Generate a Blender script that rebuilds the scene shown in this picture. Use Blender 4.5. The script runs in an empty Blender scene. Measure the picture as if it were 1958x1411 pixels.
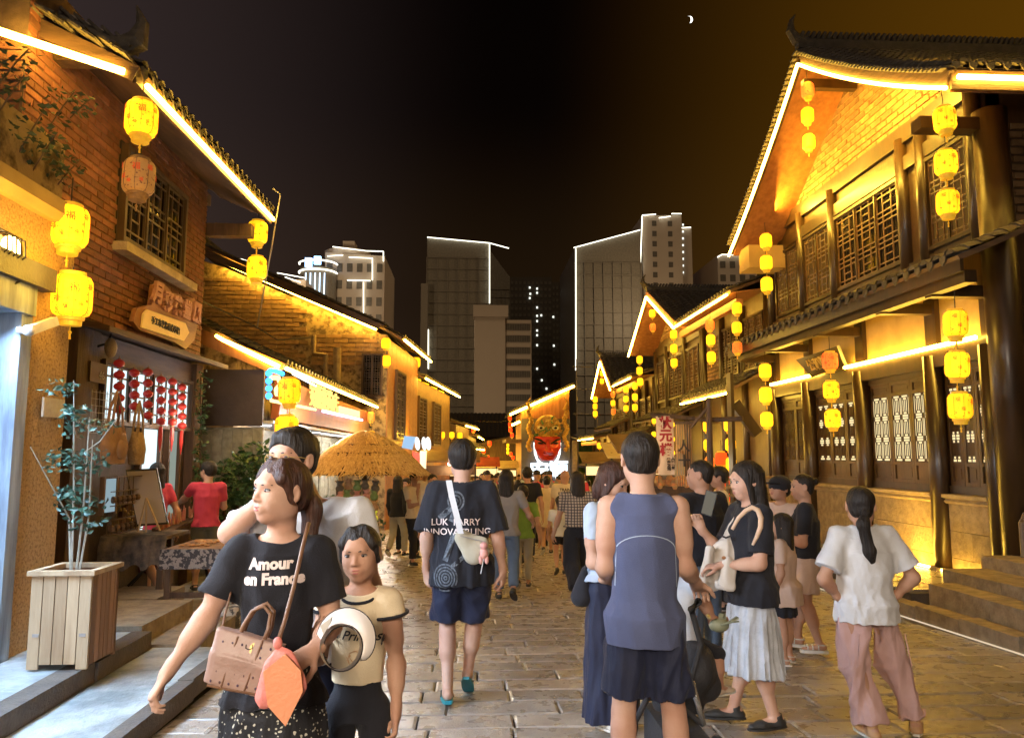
import bpy, bmesh, math, random
import numpy as np
from mathutils import Vector, Matrix
from mathutils.bvhtree import BVHTree
random.seed(7); RNG = np.random.default_rng(7)
S = bpy.context.scene
COL = S.collection
# ------------------------------------------------------------------ camera
FPX, CH = 1450.0, 1.6
_ps, _th = math.atan(79/1450.), math.atan(163/1450.)
_fw = Vector((math.sin(_ps)*math.cos(_th), math.cos(_ps)*math.cos(_th), math.sin(_th)))
_rt = Vector((math.cos(_ps), -math.sin(_ps), 0)); _up = _rt.cross(_fw)
cd = bpy.data.cameras.new('camera'); cam = bpy.data.objects.new('camera', cd); COL.objects.link(cam)
cam.location = (0, 0, CH)
cam.matrix_world = Matrix.Translation((0, 0, CH)) @ Matrix((( _rt.x, _up.x, -_fw.x), (_rt.y, _up.y, -_fw.y), (_rt.z, _up.z, -_fw.z))).to_4x4()
cd.sensor_width = 36; cd.lens = 36*FPX/1958.; cd.clip_end = 4000; cd.clip_start = .05
S.camera = cam
def at(px, py, X=None, Y=None, Z=None):
    a = (px-979)/FPX; b = -(py-705.5)/FPX
    d = _fw + a*_rt + b*_up
    t = X/d.x if X is not None else (Y/d.y if Y is not None else (Z-CH)/d.z)
    return Vector((t*d.x, t*d.y, CH+t*d.z))
# ------------------------------------------------------------------ night sky
W = bpy.data.worlds.new('World'); S.world = W; W.use_nodes = True
nt = W.node_tree; nt.nodes.clear()
def N(nt, t, **k):
    n = nt.nodes.new(t)
    for a, v in k.items():
        if a == 'ins':
            for i, x in v.items(): n.inputs[i].default_value = x
        else: setattr(n, a, v)
    return n
tc = N(nt, 'ShaderNodeTexCoord'); sx = N(nt, 'ShaderNodeSeparateXYZ'); nt.links.new(tc.outputs['Generated'], sx.inputs[0])
r1 = N(nt, 'ShaderNodeMapRange', ins={1: 0.0, 2: .62, 3: 0.0, 4: 1.0}); nt.links.new(sx.outputs['Z'], r1.inputs[0])
def ramp(nt, stops, interp='EASE'):
    r = nt.nodes.new('ShaderNodeValToRGB'); r.color_ramp.interpolation = interp
    el = r.color_ramp.elements
    while len(el) < len(stops): el.new(.5)
    for e, (p, c) in zip(el, stops): e.position = p; e.color = (*c, 1)
    return r
# light pollution: violet-brown glow to the left, amber to the right, black overhead between them
rz = ramp(nt, [(0, (.024, .0135, .0055)), (.35, (.012, .0062, .0024)), (.72, (.0018, .0009, .0006)), (1, (.0012, .0006, .0005))]); nt.links.new(r1.outputs[0], rz.inputs[0])
r2 = N(nt, 'ShaderNodeMapRange', interpolation_type='SMOOTHSTEP', ins={1: .04, 2: -.58, 3: 0.0, 4: 1.0}); nt.links.new(sx.outputs['X'], r2.inputs[0])
r3 = N(nt, 'ShaderNodeMapRange', interpolation_type='SMOOTHSTEP', ins={1: .08, 2: .68, 3: 0.0, 4: 1.0}); nt.links.new(sx.outputs['X'], r3.inputs[0])
def mixadd(a, fac, col):
    m = N(nt, 'ShaderNodeMix', data_type='RGBA', blend_type='ADD'); nt.links.new(fac, m.inputs[0]); nt.links.new(a, m.inputs[6]); m.inputs[7].default_value = (*col, 1); return m.outputs[2]
c = mixadd(rz.outputs[0], r2.outputs[0], (.034, .023, .022)); c = mixadd(c, r3.outputs[0], (.092, .037, .001))
bg = N(nt, 'ShaderNodeBackground', ins={1: 1.0}); nt.links.new(c, bg.inputs[0])
wo = N(nt, 'ShaderNodeOutputWorld'); nt.links.new(bg.outputs[0], wo.inputs[0])
# moon / skyglow: very weak and very soft
sl = bpy.data.lights.new('skyglow', 'SUN'); sl.energy = .25; sl.angle = math.radians(30); sl.color = (1, .72, .42)
so = bpy.data.objects.new('skyglow', sl); COL.objects.link(so); so.rotation_euler = (math.radians(50), 0, math.radians(12))
S.view_settings.view_transform = 'Standard'; S.view_settings.look = 'None'; S.view_settings.exposure = 0; S.view_settings.gamma = 1
S.view_settings.use_curve_mapping = False
def area(name, loc, target, size, sizey, power, col, spread=170):
    l = bpy.data.lights.new(name, 'AREA'); l.shape = 'RECTANGLE'; l.size = size; l.size_y = sizey; l.energy = power; l.color = col; l.spread = math.radians(spread)
    o = bpy.data.objects.new(name, l); COL.objects.link(o); o.location = loc
    o.rotation_euler = (Vector(target)-Vector(loc)).to_track_quat('-Z', 'Y').to_euler(); return o
def plight(name, loc, power, col, r=.1):
    l = bpy.data.lights.new(name, 'POINT'); l.energy = power; l.color = col; l.shadow_soft_size = r
    o = bpy.data.objects.new(name, l); COL.objects.link(o); o.location = loc; return o
area("shop_doorway_light", (-3.0, 2.6, 2.3), (1.2, 4.0, .8), 1.6, 1.2, 120, (.84, .9, 1.0), 120); area("shop_doorway_light", (-3.0, 4.3, 2.45), (-1.9, 4.6, 0), 1.8, .5, 140, (.45, .68, 1.0), 130)
area("behind_camera_fill", (-1.2, -3.2, 3.0), (.6, 5, .8), 2.4, 1.4, 135, (1, .84, .66), 95)  # unseen fill lamp, added behind the camera to light the people
# ------------------------------------------------------------------ materials
MATS = {}
def pm(name, c1, c2=None, scale=8, rough=.7, bump=0., bscale=40, metal=0., stretch=(1, 1, 1), det=5, spec=.5, coat=0., sheen=0., contrast=(.35, .65), emit=None, estr=0., trans=0., tint=None, per=0., rvar=0.):
    """noise-mixed two colour material with a noise bump; per = brightness spread from object to object"""
    if name in MATS: return MATS[name]
    m = bpy.data.materials.new(name); m.use_nodes = True; t = m.node_tree; b = t.nodes['Principled BSDF']
    tc = N(t, 'ShaderNodeTexCoord'); mp = N(t, 'ShaderNodeMapping', ins={3: stretch}); t.links.new(tc.outputs['Object'], mp.inputs[0])
    if c2 is None: c2 = tuple(x*.72 for x in c1)
    if per:
        oi0 = N(t, 'ShaderNodeObjectInfo'); s0 = N(t, 'ShaderNodeMath', operation='MULTIPLY', ins={1: 37.}); t.links.new(oi0.outputs['Random'], s0.inputs[0]); a0 = N(t, 'ShaderNodeVectorMath', operation='ADD'); t.links.new(mp.outputs[0], a0.inputs[0]); t.links.new(s0.outputs[0], a0.inputs[1]); mp = a0
    nz = N(t, 'ShaderNodeTexNoise', ins={2: scale, 3: det, 4: .6}); t.links.new(mp.outputs[0], nz.inputs[0])
    r = ramp(t, [(contrast[0], c1), (contrast[1], c2)], 'LINEAR'); t.links.new(nz.outputs['Fac'], r.inputs[0])
    out = r.outputs[0]
    if per:
        oi = N(t, 'ShaderNodeObjectInfo'); mr = N(t, 'ShaderNodeMapRange', ins={1: 0., 2: 1., 3: 1-per, 4: 1+per}); t.links.new(oi.outputs['Random'], mr.inputs[0])
        vm = N(t, 'ShaderNodeVectorMath', operation='SCALE'); t.links.new(out, vm.inputs[0]); t.links.new(mr.outputs[0], vm.inputs[3]); out = vm.outputs[0]
    t.links.new(out, b.inputs['Base Color'])
    b.inputs['Roughness'].default_value = rough; b.inputs['Metallic'].default_value = metal
    b.inputs['Specular IOR Level'].default_value = spec; b.inputs['Coat Weight'].default_value = coat; b.inputs['Coat Roughness'].default_value = .15
    b.inputs['Sheen Weight'].default_value = sheen
    if trans: b.inputs['Transmission Weight'].default_value = trans
    if emit: b.inputs['Emission Color'].default_value = (*emit, 1); b.inputs['Emission Strength'].default_value = estr
    if bump:
        n2 = N(t, 'ShaderNodeTexNoise', ins={2: bscale, 3: 4., 4: .6}); t.links.new(mp.outputs[0], n2.inputs[0])
        bp = N(t, 'ShaderNodeBump', ins={0: min(1., bump), 1: .012}); t.links.new(n2.outputs['Fac'], bp.inputs['Height']); t.links.new(bp.outputs[0], b.inputs['Normal'])
    if rvar:
        n3 = N(t, 'ShaderNodeTexNoise', ins={2: 9., 3: 6.}); t.links.new(mp.outputs[0], n3.inputs[0]); m3 = N(t, 'ShaderNodeMapRange', ins={1: .35, 2: .65, 3: rough-rvar, 4: rough+rvar}); t.links.new(n3.outputs['Fac'], m3.inputs[0]); t.links.new(m3.outputs[0], b.inputs['Roughness'])
    MATS[name] = m; return m
def em(name, col, s):
    if name in MATS: return MATS[name]
    m = bpy.data.materials.new(name); m.use_nodes = True; t = m.node_tree; t.nodes.clear()
    e = N(t, 'ShaderNodeEmission', ins={0: (*col, 1), 1: s}); o = N(t, 'ShaderNodeOutputMaterial'); t.links.new(e.outputs[0], o.inputs[0])
    MATS[name] = m; return m
# ------------------------------------------------------------------ mesh builder
class MB:
    def __init__(s): s.v = []; s.f = []
    def raw(s, vs, fs):
        n = len(s.v); s.v += [tuple(v) for v in vs]; s.f += [tuple(i+n for i in f) for f in fs]; return s
    def box(s, x0, x1, y0, y1, z0, z1, R=None):
        vs = [(x, y, z) for x in (x0, x1) for y in (y0, y1) for z in (z0, z1)]
        if R is not None: vs = [R @ Vector(v) for v in vs]
        return s.raw(vs, [(0, 1, 3, 2), (4, 6, 7, 5), (0, 4, 5, 1), (2, 3, 7, 6), (0, 2, 6, 4), (1, 5, 7, 3)])
    def bar(s, a, b, w, h, up=(0, 0, 1)):
        a = Vector(a); b = Vector(b); d = (b-a).normalized(); u = Vector(up)
        x = d.cross(u)
        if x.length < 1e-4: x = d.cross(Vector((1, 0, 0)))
        x.normalize(); u = x.cross(d)
        vs = [p + x*i*w/2 + u*j*h/2 for p in (a, b) for i in (-1, 1) for j in (-1, 1)]
        return s.raw(vs, [(0, 1, 3, 2), (4, 6, 7, 5), (0, 4, 5, 1), (2, 3, 7, 6), (0, 2, 6, 4), (1, 5, 7, 3)])
    def tube(s, pts, r, n=8, cap=True):
        pts = [Vector(p) for p in pts]; k = len(pts)
        rs = r if isinstance(r, (list, tuple)) else [r]*k
        vs = []; ref = None
        for i, p in enumerate(pts):
            d = (pts[min(i+1, k-1)]-pts[max(i-1, 0)]).normalized()
            if ref is None: ref = d.orthogonal().normalized()
            ref = (ref - d*ref.dot(d)).normalized(); q = d.cross(ref)
            for j in range(n):
                a = 2*math.pi*j/n; vs.append(p + (ref*math.cos(a)+q*math.sin(a))*rs[i])
        fs = [(i*n+j, i*n+(j+1) % n, (i+1)*n+(j+1) % n, (i+1)*n+j) for i in range(k-1) for j in range(n)]
        if cap: fs += [tuple(range(n))[::-1], tuple((k-1)*n+j for j in range(n))]
        return s.raw(vs, fs)
    def lathe(s, prof, n=16, c=(0, 0, 0), R=None, sx=1, sy=1, close=True):
        vs = []; c = Vector(c)
        for r, z in prof:
            for j in range(n):
                a = 2*math.pi*j/n; v = Vector((r*math.cos(a)*sx, r*math.sin(a)*sy, z))
                if R is not None: v = R @ v
                vs.append(c+v)
        k = len(prof)
        fs = [(i*n+j, i*n+(j+1) % n, (i+1)*n+(j+1) % n, (i+1)*n+j) for i in range(k-1) for j in range(n)]
        if close: fs += [tuple(range(n))[::-1], tuple((k-1)*n+j for j in range(n))]
        return s.raw(vs, fs)
    def prism(s, poly, ext):
        """poly: planar 3D points, ext: extrusion vector"""
        n = len(poly); e = Vector(ext); vs = [Vector(p) for p in poly]+[Vector(p)+e for p in poly]
        fs = [tuple(range(n))[::-1], tuple(range(n, 2*n))]+[(i, (i+1) % n, n+(i+1) % n, n+i) for i in range(n)]
        return s.raw(vs, fs)
    def ball(s, c, r, n=12, m=8, R=None):
        r = (r, r, r) if not isinstance(r, (tuple, list)) else r; c = Vector(c); vs = []
        for i in range(m+1):
            t = math.pi*i/m
            for j in range(n):
                a = 2*math.pi*j/n; v = Vector((r[0]*math.sin(t)*math.cos(a), r[1]*math.sin(t)*math.sin(a), r[2]*math.cos(t)))
                vs.append(c+(R @ v if R is not None else v))
        fs = [(i*n+j, (i+1)*n+j, (i+1)*n+(j+1) % n, i*n+(j+1) % n) for i in range(m) for j in range(n)]
        return s.raw(vs, fs)
    def mesh(s, name, smooth=False, off=None):
        me = bpy.data.meshes.new(name); vs = s.v
        if off is not None: vs = [(v[0]-off[0], v[1]-off[1], v[2]-off[2]) for v in vs]
        me.from_pydata([tuple(v) for v in vs], [], s.f)
        bm = bmesh.new(); bm.from_mesh(me); bmesh.ops.recalc_face_normals(bm, faces=bm.faces); bm.to_mesh(me); bm.free()
        if smooth: me.polygons.foreach_set('use_smooth', [True]*len(me.polygons))
        return me
def tag(o, label=None, cat=None, group=None, kind=None):
    for k, v in (('label', label), ('category', cat), ('group', group), ('kind', kind)):
        if v: o[k] = v
    return o
def link(name, me, m=None, parent=None, loc=None):
    o = bpy.data.objects.new(name, me); COL.objects.link(o)
    if m is not None and me is not None and len(me.materials) == 0:
        for mm in (m if isinstance(m, (list, tuple)) else [m]): me.materials.append(mm)
    if parent is not None: o.parent = parent
    if loc is not None: o.location = loc
    return o
def thing(name, label, cat, loc=(0, 0, 0), rz=0, group=None):
    o = link(name, None, loc=loc); o.rotation_euler = (0, 0, rz); return tag(o, label, cat, group)
def part(name, mb, m, parent, label=None, smooth=False, world=True):
    """mesh part; world=True: the mesh is in world coordinates and is shifted to its parent's"""
    if isinstance(mb, MB):
        me = mb.mesh(name, smooth)
        if world and parent is not None:
            me.transform(wmat(parent).inverted())
    else: me = mb
    o = link(name, me, m, parent)
    if label: o['label'] = label
    return o
def wmat(o):
    M = Matrix.Translation(o.location) @ o.rotation_euler.to_matrix().to_4x4()
    return (wmat(o.parent) @ M) if o.parent else M
def solo(name, mb, m, label, cat, group=None, smooth=False, kind=None):
    """a thing that is one mesh; its origin goes to the middle of its base"""
    xs = np.array([tuple(v) for v in mb.v]); c = ((xs[:, 0].min()+xs[:, 0].max())/2, (xs[:, 1].min()+xs[:, 1].max())/2, xs[:, 2].min())
    me = mb.mesh(name, smooth, c); o = link(name, me, m, loc=c); return tag(o, label, cat, group, kind)
def kids(o): return [c for c in o.children]
def dup(o, loc, rz=None, label=None, group=None, parent=None):
    c = o.copy(); COL.objects.link(c)
    if parent is not None: c.parent = parent
    if loc is not None: c.location = loc
    if rz is not None: c.rotation_euler = (0, 0, rz)
    if label: c['label'] = label
    if group: c['group'] = group
    for ch in kids(o): dup(ch, None, parent=c)
    return c
def text(name, body, size, m, parent=None, M=Matrix(), depth=.004, bold=0., align='CENTER', shear=0., world=True, lines=1.):
    cu = bpy.data.curves.new(name, 'FONT'); cu.body = body; cu.size = size; cu.extrude = depth; cu.align_x = align; cu.align_y = 'CENTER'; cu.offset = bold; cu.shear = shear; cu.space_line = lines; cu.resolution_u = 3
    o = bpy.data.objects.new(name, cu); COL.objects.link(o)
    dg = bpy.context.evaluated_depsgraph_get(); me = bpy.data.meshes.new_from_object(o.evaluated_get(dg)); me = me.copy()
    bpy.data.objects.remove(o); me.materials.clear(); me.transform(M)
    if parent is not None and world: me.transform(wmat(parent).inverted())
    return link(name, me, m, parent)
def frame(o, x, y):
    """matrix with local x, y axes and origin o; z = x cross y"""
    x = Vector(x).normalized(); y = Vector(y); y = (y-x*y.dot(x)).normalized(); z = x.cross(y); o = Vector(o)
    return Matrix(((x.x, y.x, z.x, o.x), (x.y, y.y, z.y, o.y), (x.z, y.z, z.z, o.z), (0, 0, 0, 1)))
# ------------------------------------------------------------------ implicit surfaces (for bodies, clothes, bags)
def npmesh(name, v, q, smooth=True):
    me = bpy.data.meshes.new(name); me.vertices.add(len(v)); me.vertices.foreach_set('co', v.astype(np.float32).ravel())
    me.loops.add(q.size); me.loops.foreach_set('vertex_index', q.astype(np.int32).ravel())
    me.polygons.add(len(q)); me.polygons.foreach_set('loop_start', np.arange(0, q.size, 4, dtype=np.int32))
    me.polygons.foreach_set('use_smooth', np.ones(len(q), dtype=bool)); me.update(calc_edges=True); me.validate(); return me
class SDF:
    def __init__(s, lo, hi, h):
        s.h = h; s.lo = np.array(lo, float); n = np.ceil((np.array(hi, float)-s.lo)/h).astype(int)+1
        s.ax = [s.lo[i]+h*np.arange(n[i]) for i in range(3)]; s.F = np.full(n, .2, np.float32)
    def reg(s, pts, m):
        pts = np.array(pts, float); a = pts.min(0)-m; b = pts.max(0)+m; sl = []
        for i in range(3):
            i0 = max(0, int((a[i]-s.lo[i])/s.h)); i1 = min(len(s.ax[i]), int((b[i]-s.lo[i])/s.h)+2); sl.append(slice(i0, max(i0, i1)))
        X, Y, Z = (s.ax[i][sl[i]].astype(np.float32) for i in range(3))
        return tuple(sl), X[:, None, None], Y[None, :, None], Z[None, None, :]
    def comb(s, sl, d, k, sub=False):
        A = s.F[sl]
        if A.size == 0: return
        if sub:
            d = -d; hh = np.maximum(k-np.abs(A-d), 0)/k; s.F[sl] = np.maximum(A, d)+hh*hh*k*.25
        else:
            hh = np.maximum(k-np.abs(A-d), 0)/k; s.F[sl] = np.minimum(A, d)-hh*hh*k*.25
    def cone(s, a, b, ra, rb, k=.02, flat=None, fs=1., cap=False, sub=False, pleat=None):
        """tapered capsule a-b; flat: direction in which the section is fs times as thick; cap: flat ends"""
        a = np.array(a, float); b = np.array(b, float); m = max(ra, rb)*max(1, fs)+k+.012
        sl, X, Y, Z = s.reg([a, b], m); ab = b-a; L = np.linalg.norm(ab)+1e-9; u = ab/L
        px, py, pz = X-a[0], Y-a[1], Z-a[2]; t0 = px*u[0]+py*u[1]+pz*u[2]; t = np.clip(t0, 0, L)
        qx, qy, qz = px-t*u[0], py-t*u[1], pz-t*u[2]; d2 = qx*qx+qy*qy+qz*qz
        if flat is not None:
            f = np.array(flat, float); f -= u*f.dot(u); f /= np.linalg.norm(f)+1e-9; qn = qx*f[0]+qy*f[1]+qz*f[2]; d2 = d2+qn*qn*(1/fs**2-1)
        r = ra+(rb-ra)*t/L
        if pleat is not None:
            n, amp, e1, e2 = pleat; th = np.arctan2(qx*e1[0]+qy*e1[1]+qz*e1[2], qx*e2[0]+qy*e2[1]+qz*e2[2]); r = r*(1+amp*(t/L)*np.sin(n*th+1.3*np.sin(2*th)))
        d = np.sqrt(np.maximum(d2, 0))-r
        if flat is not None and fs < 1: d = d*(.5+.5*fs)
        if cap == 2: d = np.maximum(d, t0-L)
        elif cap: d = np.maximum(d, np.maximum(-t0, t0-L))
        s.comb(sl, d.astype(np.float32), k, sub); return s
    def ell(s, c, r, k=.02, R=None, sub=False):
        c = np.array(c, float); r = np.array(r, float); sl, X, Y, Z = s.reg([c], max(r)+k+.012); x, y, z = X-c[0], Y-c[1], Z-c[2]
        if R is not None: R = np.array(R, float); x, y, z = (x*R[0, i]+y*R[1, i]+z*R[2, i] for i in range(3))
        k0 = np.sqrt((x/r[0])**2+(y/r[1])**2+(z/r[2])**2); k1 = np.sqrt((x/r[0]**2)**2+(y/r[1]**2)**2+(z/r[2]**2)**2)+1e-6
        s.comb(sl, (k0*(k0-1)/k1).astype(np.float32), k, sub); return s
    def loft(s, nodes, k=.02, right=(1, 0, 0), fwd=(0, 1, 0), cap=True, pleat=None, p=2.):
        """nodes: (center, rx, ry) going up or down; elliptical sections"""
        right = np.array(right, float); fwd = np.array(fwd, float)
        for i in range(len(nodes)-1):
            (a, ax, ay), (b, bx, by) = nodes[i], nodes[i+1]; a = np.array(a, float); b = np.array(b, float)
            m = max(ax, ay, bx, by)+k+.015; sl, X, Y, Z = s.reg([a, b], m); ab = b-a; L = np.linalg.norm(ab)+1e-9; u = ab/L
            px, py, pz = X-a[0], Y-a[1], Z-a[2]; t0 = px*u[0]+py*u[1]+pz*u[2]; t = np.clip(t0, 0, L)
            qx, qy, qz = px-t*u[0], py-t*u[1], pz-t*u[2]; e = qx*right[0]+qy*right[1]+qz*right[2]; g = qx*fwd[0]+qy*fwd[1]+qz*fwd[2]
            w = t/L; w = w*w*(3-2*w)*.5+w*.5; rx = ax+(bx-ax)*w; ry = ay+(by-ay)*w; q = (np.abs(e/rx)**p+np.abs(g/ry)**p)**(1/p)
            if pleat is not None: n, amp, z0, z1 = pleat; zz = np.clip((pz+a[2]-z0)/(z1-z0), 0, 1); th = np.arctan2(e, g); q = q/(1+amp*zz*(np.sin(n*th+1.7*np.sin(2*th+.4))+.4*np.sin(n*2.3*th+1)))
            d = (q-1)*np.minimum(rx, ry)
            first, last = i == 0, i == len(nodes)-2
            lo_ = -t0 if first else -t0-.014; hi_ = t0-L if last else t0-L-.014
            d = np.maximum(d, np.maximum(lo_, hi_))
            s.comb(sl, d.astype(np.float32), k if (i and False) else .004 if i else k); 
        return s
    def cut(s, point, nrm):
        """removes what lies on the nrm side of a plane"""
        n = np.array(nrm, float); p = np.array(point, float); d = (s.ax[0][:, None, None]-p[0])*n[0]+(s.ax[1][None, :, None]-p[1])*n[1]+(s.ax[2][None, None, :]-p[2])*n[2]
        s.F = np.maximum(s.F, d.astype(np.float32)); return s
    def extract(s):
        F = s.F; F[0] = F[-1] = .1; F[:, 0] = F[:, -1] = .1; F[:, :, 0] = F[:, :, -1] = .1
        n = F.shape; sg = F < 0
        c8 = [sg[i:n[0]-1+i, j:n[1]-1+j, k:n[2]-1+k] for i in (0, 1) for j in (0, 1) for k in (0, 1)]
        al = c8[0].copy(); an = c8[0].copy()
        for c in c8[1:]: al &= c; an |= c
        idx = np.nonzero(an & ~al); I = np.stack(idx, 1); ids = np.full(tuple(x-1 for x in n), -1, np.int64); ids[idx] = np.arange(len(I))
        pos = np.zeros((len(I), 3)); cnt = np.zeros(len(I)); off = [(i, j, k) for i in (0, 1) for j in (0, 1) for k in (0, 1)]
        val = {o: F[idx[0]+o[0], idx[1]+o[1], idx[2]+o[2]] for o in off}
        for o in off:
            for ax in range(3):
                if o[ax] == 0:
                    o2 = list(o); o2[ax] = 1; o2 = tuple(o2); a, b = val[o], val[o2]; m = (a < 0) != (b < 0)
                    t = np.where(m, a/np.where(m, a-b, 1), 0); p = np.array(o, float)[None, :].repeat(len(I), 0); p[:, ax] = t
                    pos += p*m[:, None]; cnt += m
        V = (I+pos/np.maximum(cnt, 1)[:, None])*s.h+s.lo; Q = []
        for ax in range(3):
            a = [slice(1, n[i]-1) for i in range(3)]; b = list(a); a[ax] = slice(0, n[ax]-1); b[ax] = slice(1, n[ax]); sa, sb = sg[tuple(a)], sg[tuple(b)]
            e = np.nonzero(sa != sb); base = [e[i]+(0 if i == ax else 1) for i in range(3)]; u, w = (ax+1) % 3, (ax+2) % 3
            def cid(du, dw):
                q = list(base); q[u] = q[u]-du; q[w] = q[w]-dw; return ids[q[0], q[1], q[2]]
            quad = np.stack([cid(1, 1), cid(0, 1), cid(0, 0), cid(1, 0)], 1); fl = ~sa[e]; quad[fl] = quad[fl][:, ::-1]; Q.append(quad)
        Q = np.concatenate(Q); return V, Q[(Q >= 0).all(1)]
def vnormals(V, Q):
    fn = np.cross(V[Q[:, 2]]-V[Q[:, 0]], V[Q[:, 3]]-V[Q[:, 1]]); nn = np.zeros_like(V)
    for i in range(4):
        for c in range(3): nn[:, c] += np.bincount(Q[:, i], fn[:, c], len(V))
    return nn/(np.linalg.norm(nn, axis=1, keepdims=True)+1e-12)
def wrinkle(V, seed, freq=9, aniso=(1, 1, .45)):
    r = np.random.default_rng(seed); P = V*np.array(aniso); out = 0
    w = sum(np.sin(P @ (r.normal(size=3)*freq*.5)+r.uniform(0, 6)) for _ in range(3))
    for o in range(3):
        for _ in range(4):
            k = r.normal(size=3); k = k/np.linalg.norm(k)*freq*(1.6**o); ph = P @ k+r.uniform(0, 6)+w*.9; out = out+(1-2*np.abs(np.sin(ph)))*(.55**o)
    return out/4
def relax(V, Q, it=1):
    for _ in range(it):
        acc = np.zeros_like(V); cnt = np.zeros(len(V))
        for i in range(4):
            for j in (1, 3):
                k = (i+j) % 4; cnt += np.bincount(Q[:, i], minlength=len(V))
                for c in range(3): acc[:, c] += np.bincount(Q[:, i], V[Q[:, k], c], len(V))
        V = V*.5+.5*acc/np.maximum(cnt, 1)[:, None]
    return V
def sdfmesh(name, s, fold=0., seed=0, freq=9, it=1, aniso=(1, 1, .45), foldz=None):
    V, Q = s.extract(); V = relax(V, Q, it)
    if fold:
        nn = vnormals(V, Q); w = wrinkle(V, seed, freq, aniso)
        if foldz is not None: w = w*foldz(V)
        V = V+nn*(w*fold)[:, None]
    return npmesh(name, V, Q)
# ------------------------------------------------------------------ people
def skin(name, c, c2=None): return pm(name, c, c2 or (c[0]*.86, c[1]*.74, c[2]*.7), 5, .56, .2, 160, spec=.25)
SK = skin('skin', (.50, .29, .20)); SK2 = skin('skin_tan', (.47, .275, .185)); SK3 = skin('skin_fair', (.54, .34, .25))
HAIR = pm('hair_black', (.010, .008, .007), (.028, .02, .016), 60, .5, 1., 90, stretch=(1, 1, .1), spec=.3)
HAIRB = pm('hair_brown', (.075, .030, .018), (.03, .013, .009), 60, .5, 1., 90, stretch=(1, 1, .1), spec=.3)
def cloth(name, c, c2=None, bump=.35, rough=.85, sc=3): return pm(name, c, c2 or tuple(x*.82 for x in c), sc, rough, bump, 220, sheen=.06, spec=.2)
EYEW = pm('eye_white', (.36, .33, .31), (.33, .3, .28), 5, .25); EYED = pm('iris_dark', (.012, .007, .005), (.02, .01, .006), 5, .12, spec=.8)
LIP = pm('lip_pink', (.36, .09, .08), (.30, .08, .07), 20, .4); BROW = pm('brow_black', (.03, .02, .016), (.05, .035, .03), 90, .7)
RUB = pm('rubber_black', (.02, .02, .02), (.03, .03, .03), 20, .6)
def rot(yaw=0, pitch=0, roll=0):
    return np.array((Matrix.Rotation(yaw, 3, 'Z') @ Matrix.Rotation(pitch, 3, 'X') @ Matrix.Rotation(roll, 3, 'Y')))
def skel(H, b=1., arms='down', walk=0., lean=0., **ov):
    """joints in metres; x = the person's right, y = forward, z = up; '+' right side, '-' left side"""
    g = H; J = dict(pel=(0, 0, .53*g), waist=(0, lean*.3, .61*g), chest=(0, lean*.7, .735*g), neck=(0, lean-.008*g, .835*g), head=(0, lean*1.1+.008*g, .934*g))
    for s, k in ((1, '+'), (-1, '-')):
        w = walk*s
        J['sh'+k] = (s*.108*g*b, lean-.004*g, .808*g); J['el'+k] = (s*.142*g*b, lean-.02*g-w*.10*g, .635*g); J['wr'+k] = (s*.158*g*b, lean+.03*g-w*.17*g, .49*g)
        J['hip'+k] = (s*.052*g*min(b, 1), 0, .505*g); J['kn'+k] = (s*.058*g, .012*g+max(w, 0)*.16*g-max(-w, 0)*.03*g, .282*g)
        J['an'+k] = (s*.06*g, w*.17*g-(.04*g if w < 0 else 0), .048*g+(.05*g if w < 0 else 0)); J['td'+k] = (s*.18, 1, -.6 if w < 0 and abs(walk) > .3 else 0)
    for k, v in ov.items():
        J[k.replace('R', '+').replace('L', '-')] = v
    return {k: np.array(v, float) for k, v in J.items()}
def hand(F, wr, d, n, s, g=1., curl=.35, k=.006, spread=1.):
    """d: wrist to knuckles, n: palm side, s: +1 right hand; thumb on the inner/forward side"""
    wr = np.array(wr, float); d = np.array(d, float); d /= np.linalg.norm(d); n = np.array(n, float); n = n-d*n.dot(d); n /= np.linalg.norm(n)
    t = np.cross(n, d)*s      # towards the thumb
    F.cone(wr-d*.03*g, wr+d*.02*g, .027*g, .026*g, .02, n, .72)
    F.cone(wr+d*.02*g+t*.012*g, wr+d*.078*g+t*.014*g, .026*g, .027*g, .012, n, .5); F.cone(wr+d*.02*g-t*.012*g, wr+d*.07*g-t*.016*g, .025*g, .024*g, .012, n, .5)
    for i, (o, L) in enumerate(((.029, .072), (.010, .08), (-.010, .074), (-.028, .058))):
        p = wr+d*(.082-.004*i)*g+t*o*g; dd = d+t*(o*5*spread*.35); a = curl*(1+.12*i); r = .0088-.0006*i
        for L_, f in ((.42, 0), (.33, 1), (.27, 1)):
            a2 = a*(1.15 if f else .8); e = dd*math.cos(a)+n*math.sin(a); q = p+e/np.linalg.norm(e)*L*L_*g; F.cone(p, q, r*g, r*.93*g, k); p = q; a += a2*.8; r *= .93
    p = wr+d*.022*g+t*.026*g; e = d*.62+t*.66+n*.35; e /= np.linalg.norm(e); q = p+e*.04*g; F.cone(p, q, .013*g, .0105*g, .01)
    e = d*.9+t*.25+n*.4; e /= np.linalg.norm(e); q2 = q+e*.03*g; F.cone(q, q2, .0105*g, .0095*g, k); F.cone(q2, q2+e*.022*g, .0095*g, .008*g, k)
    return wr+d*.08*g
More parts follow.
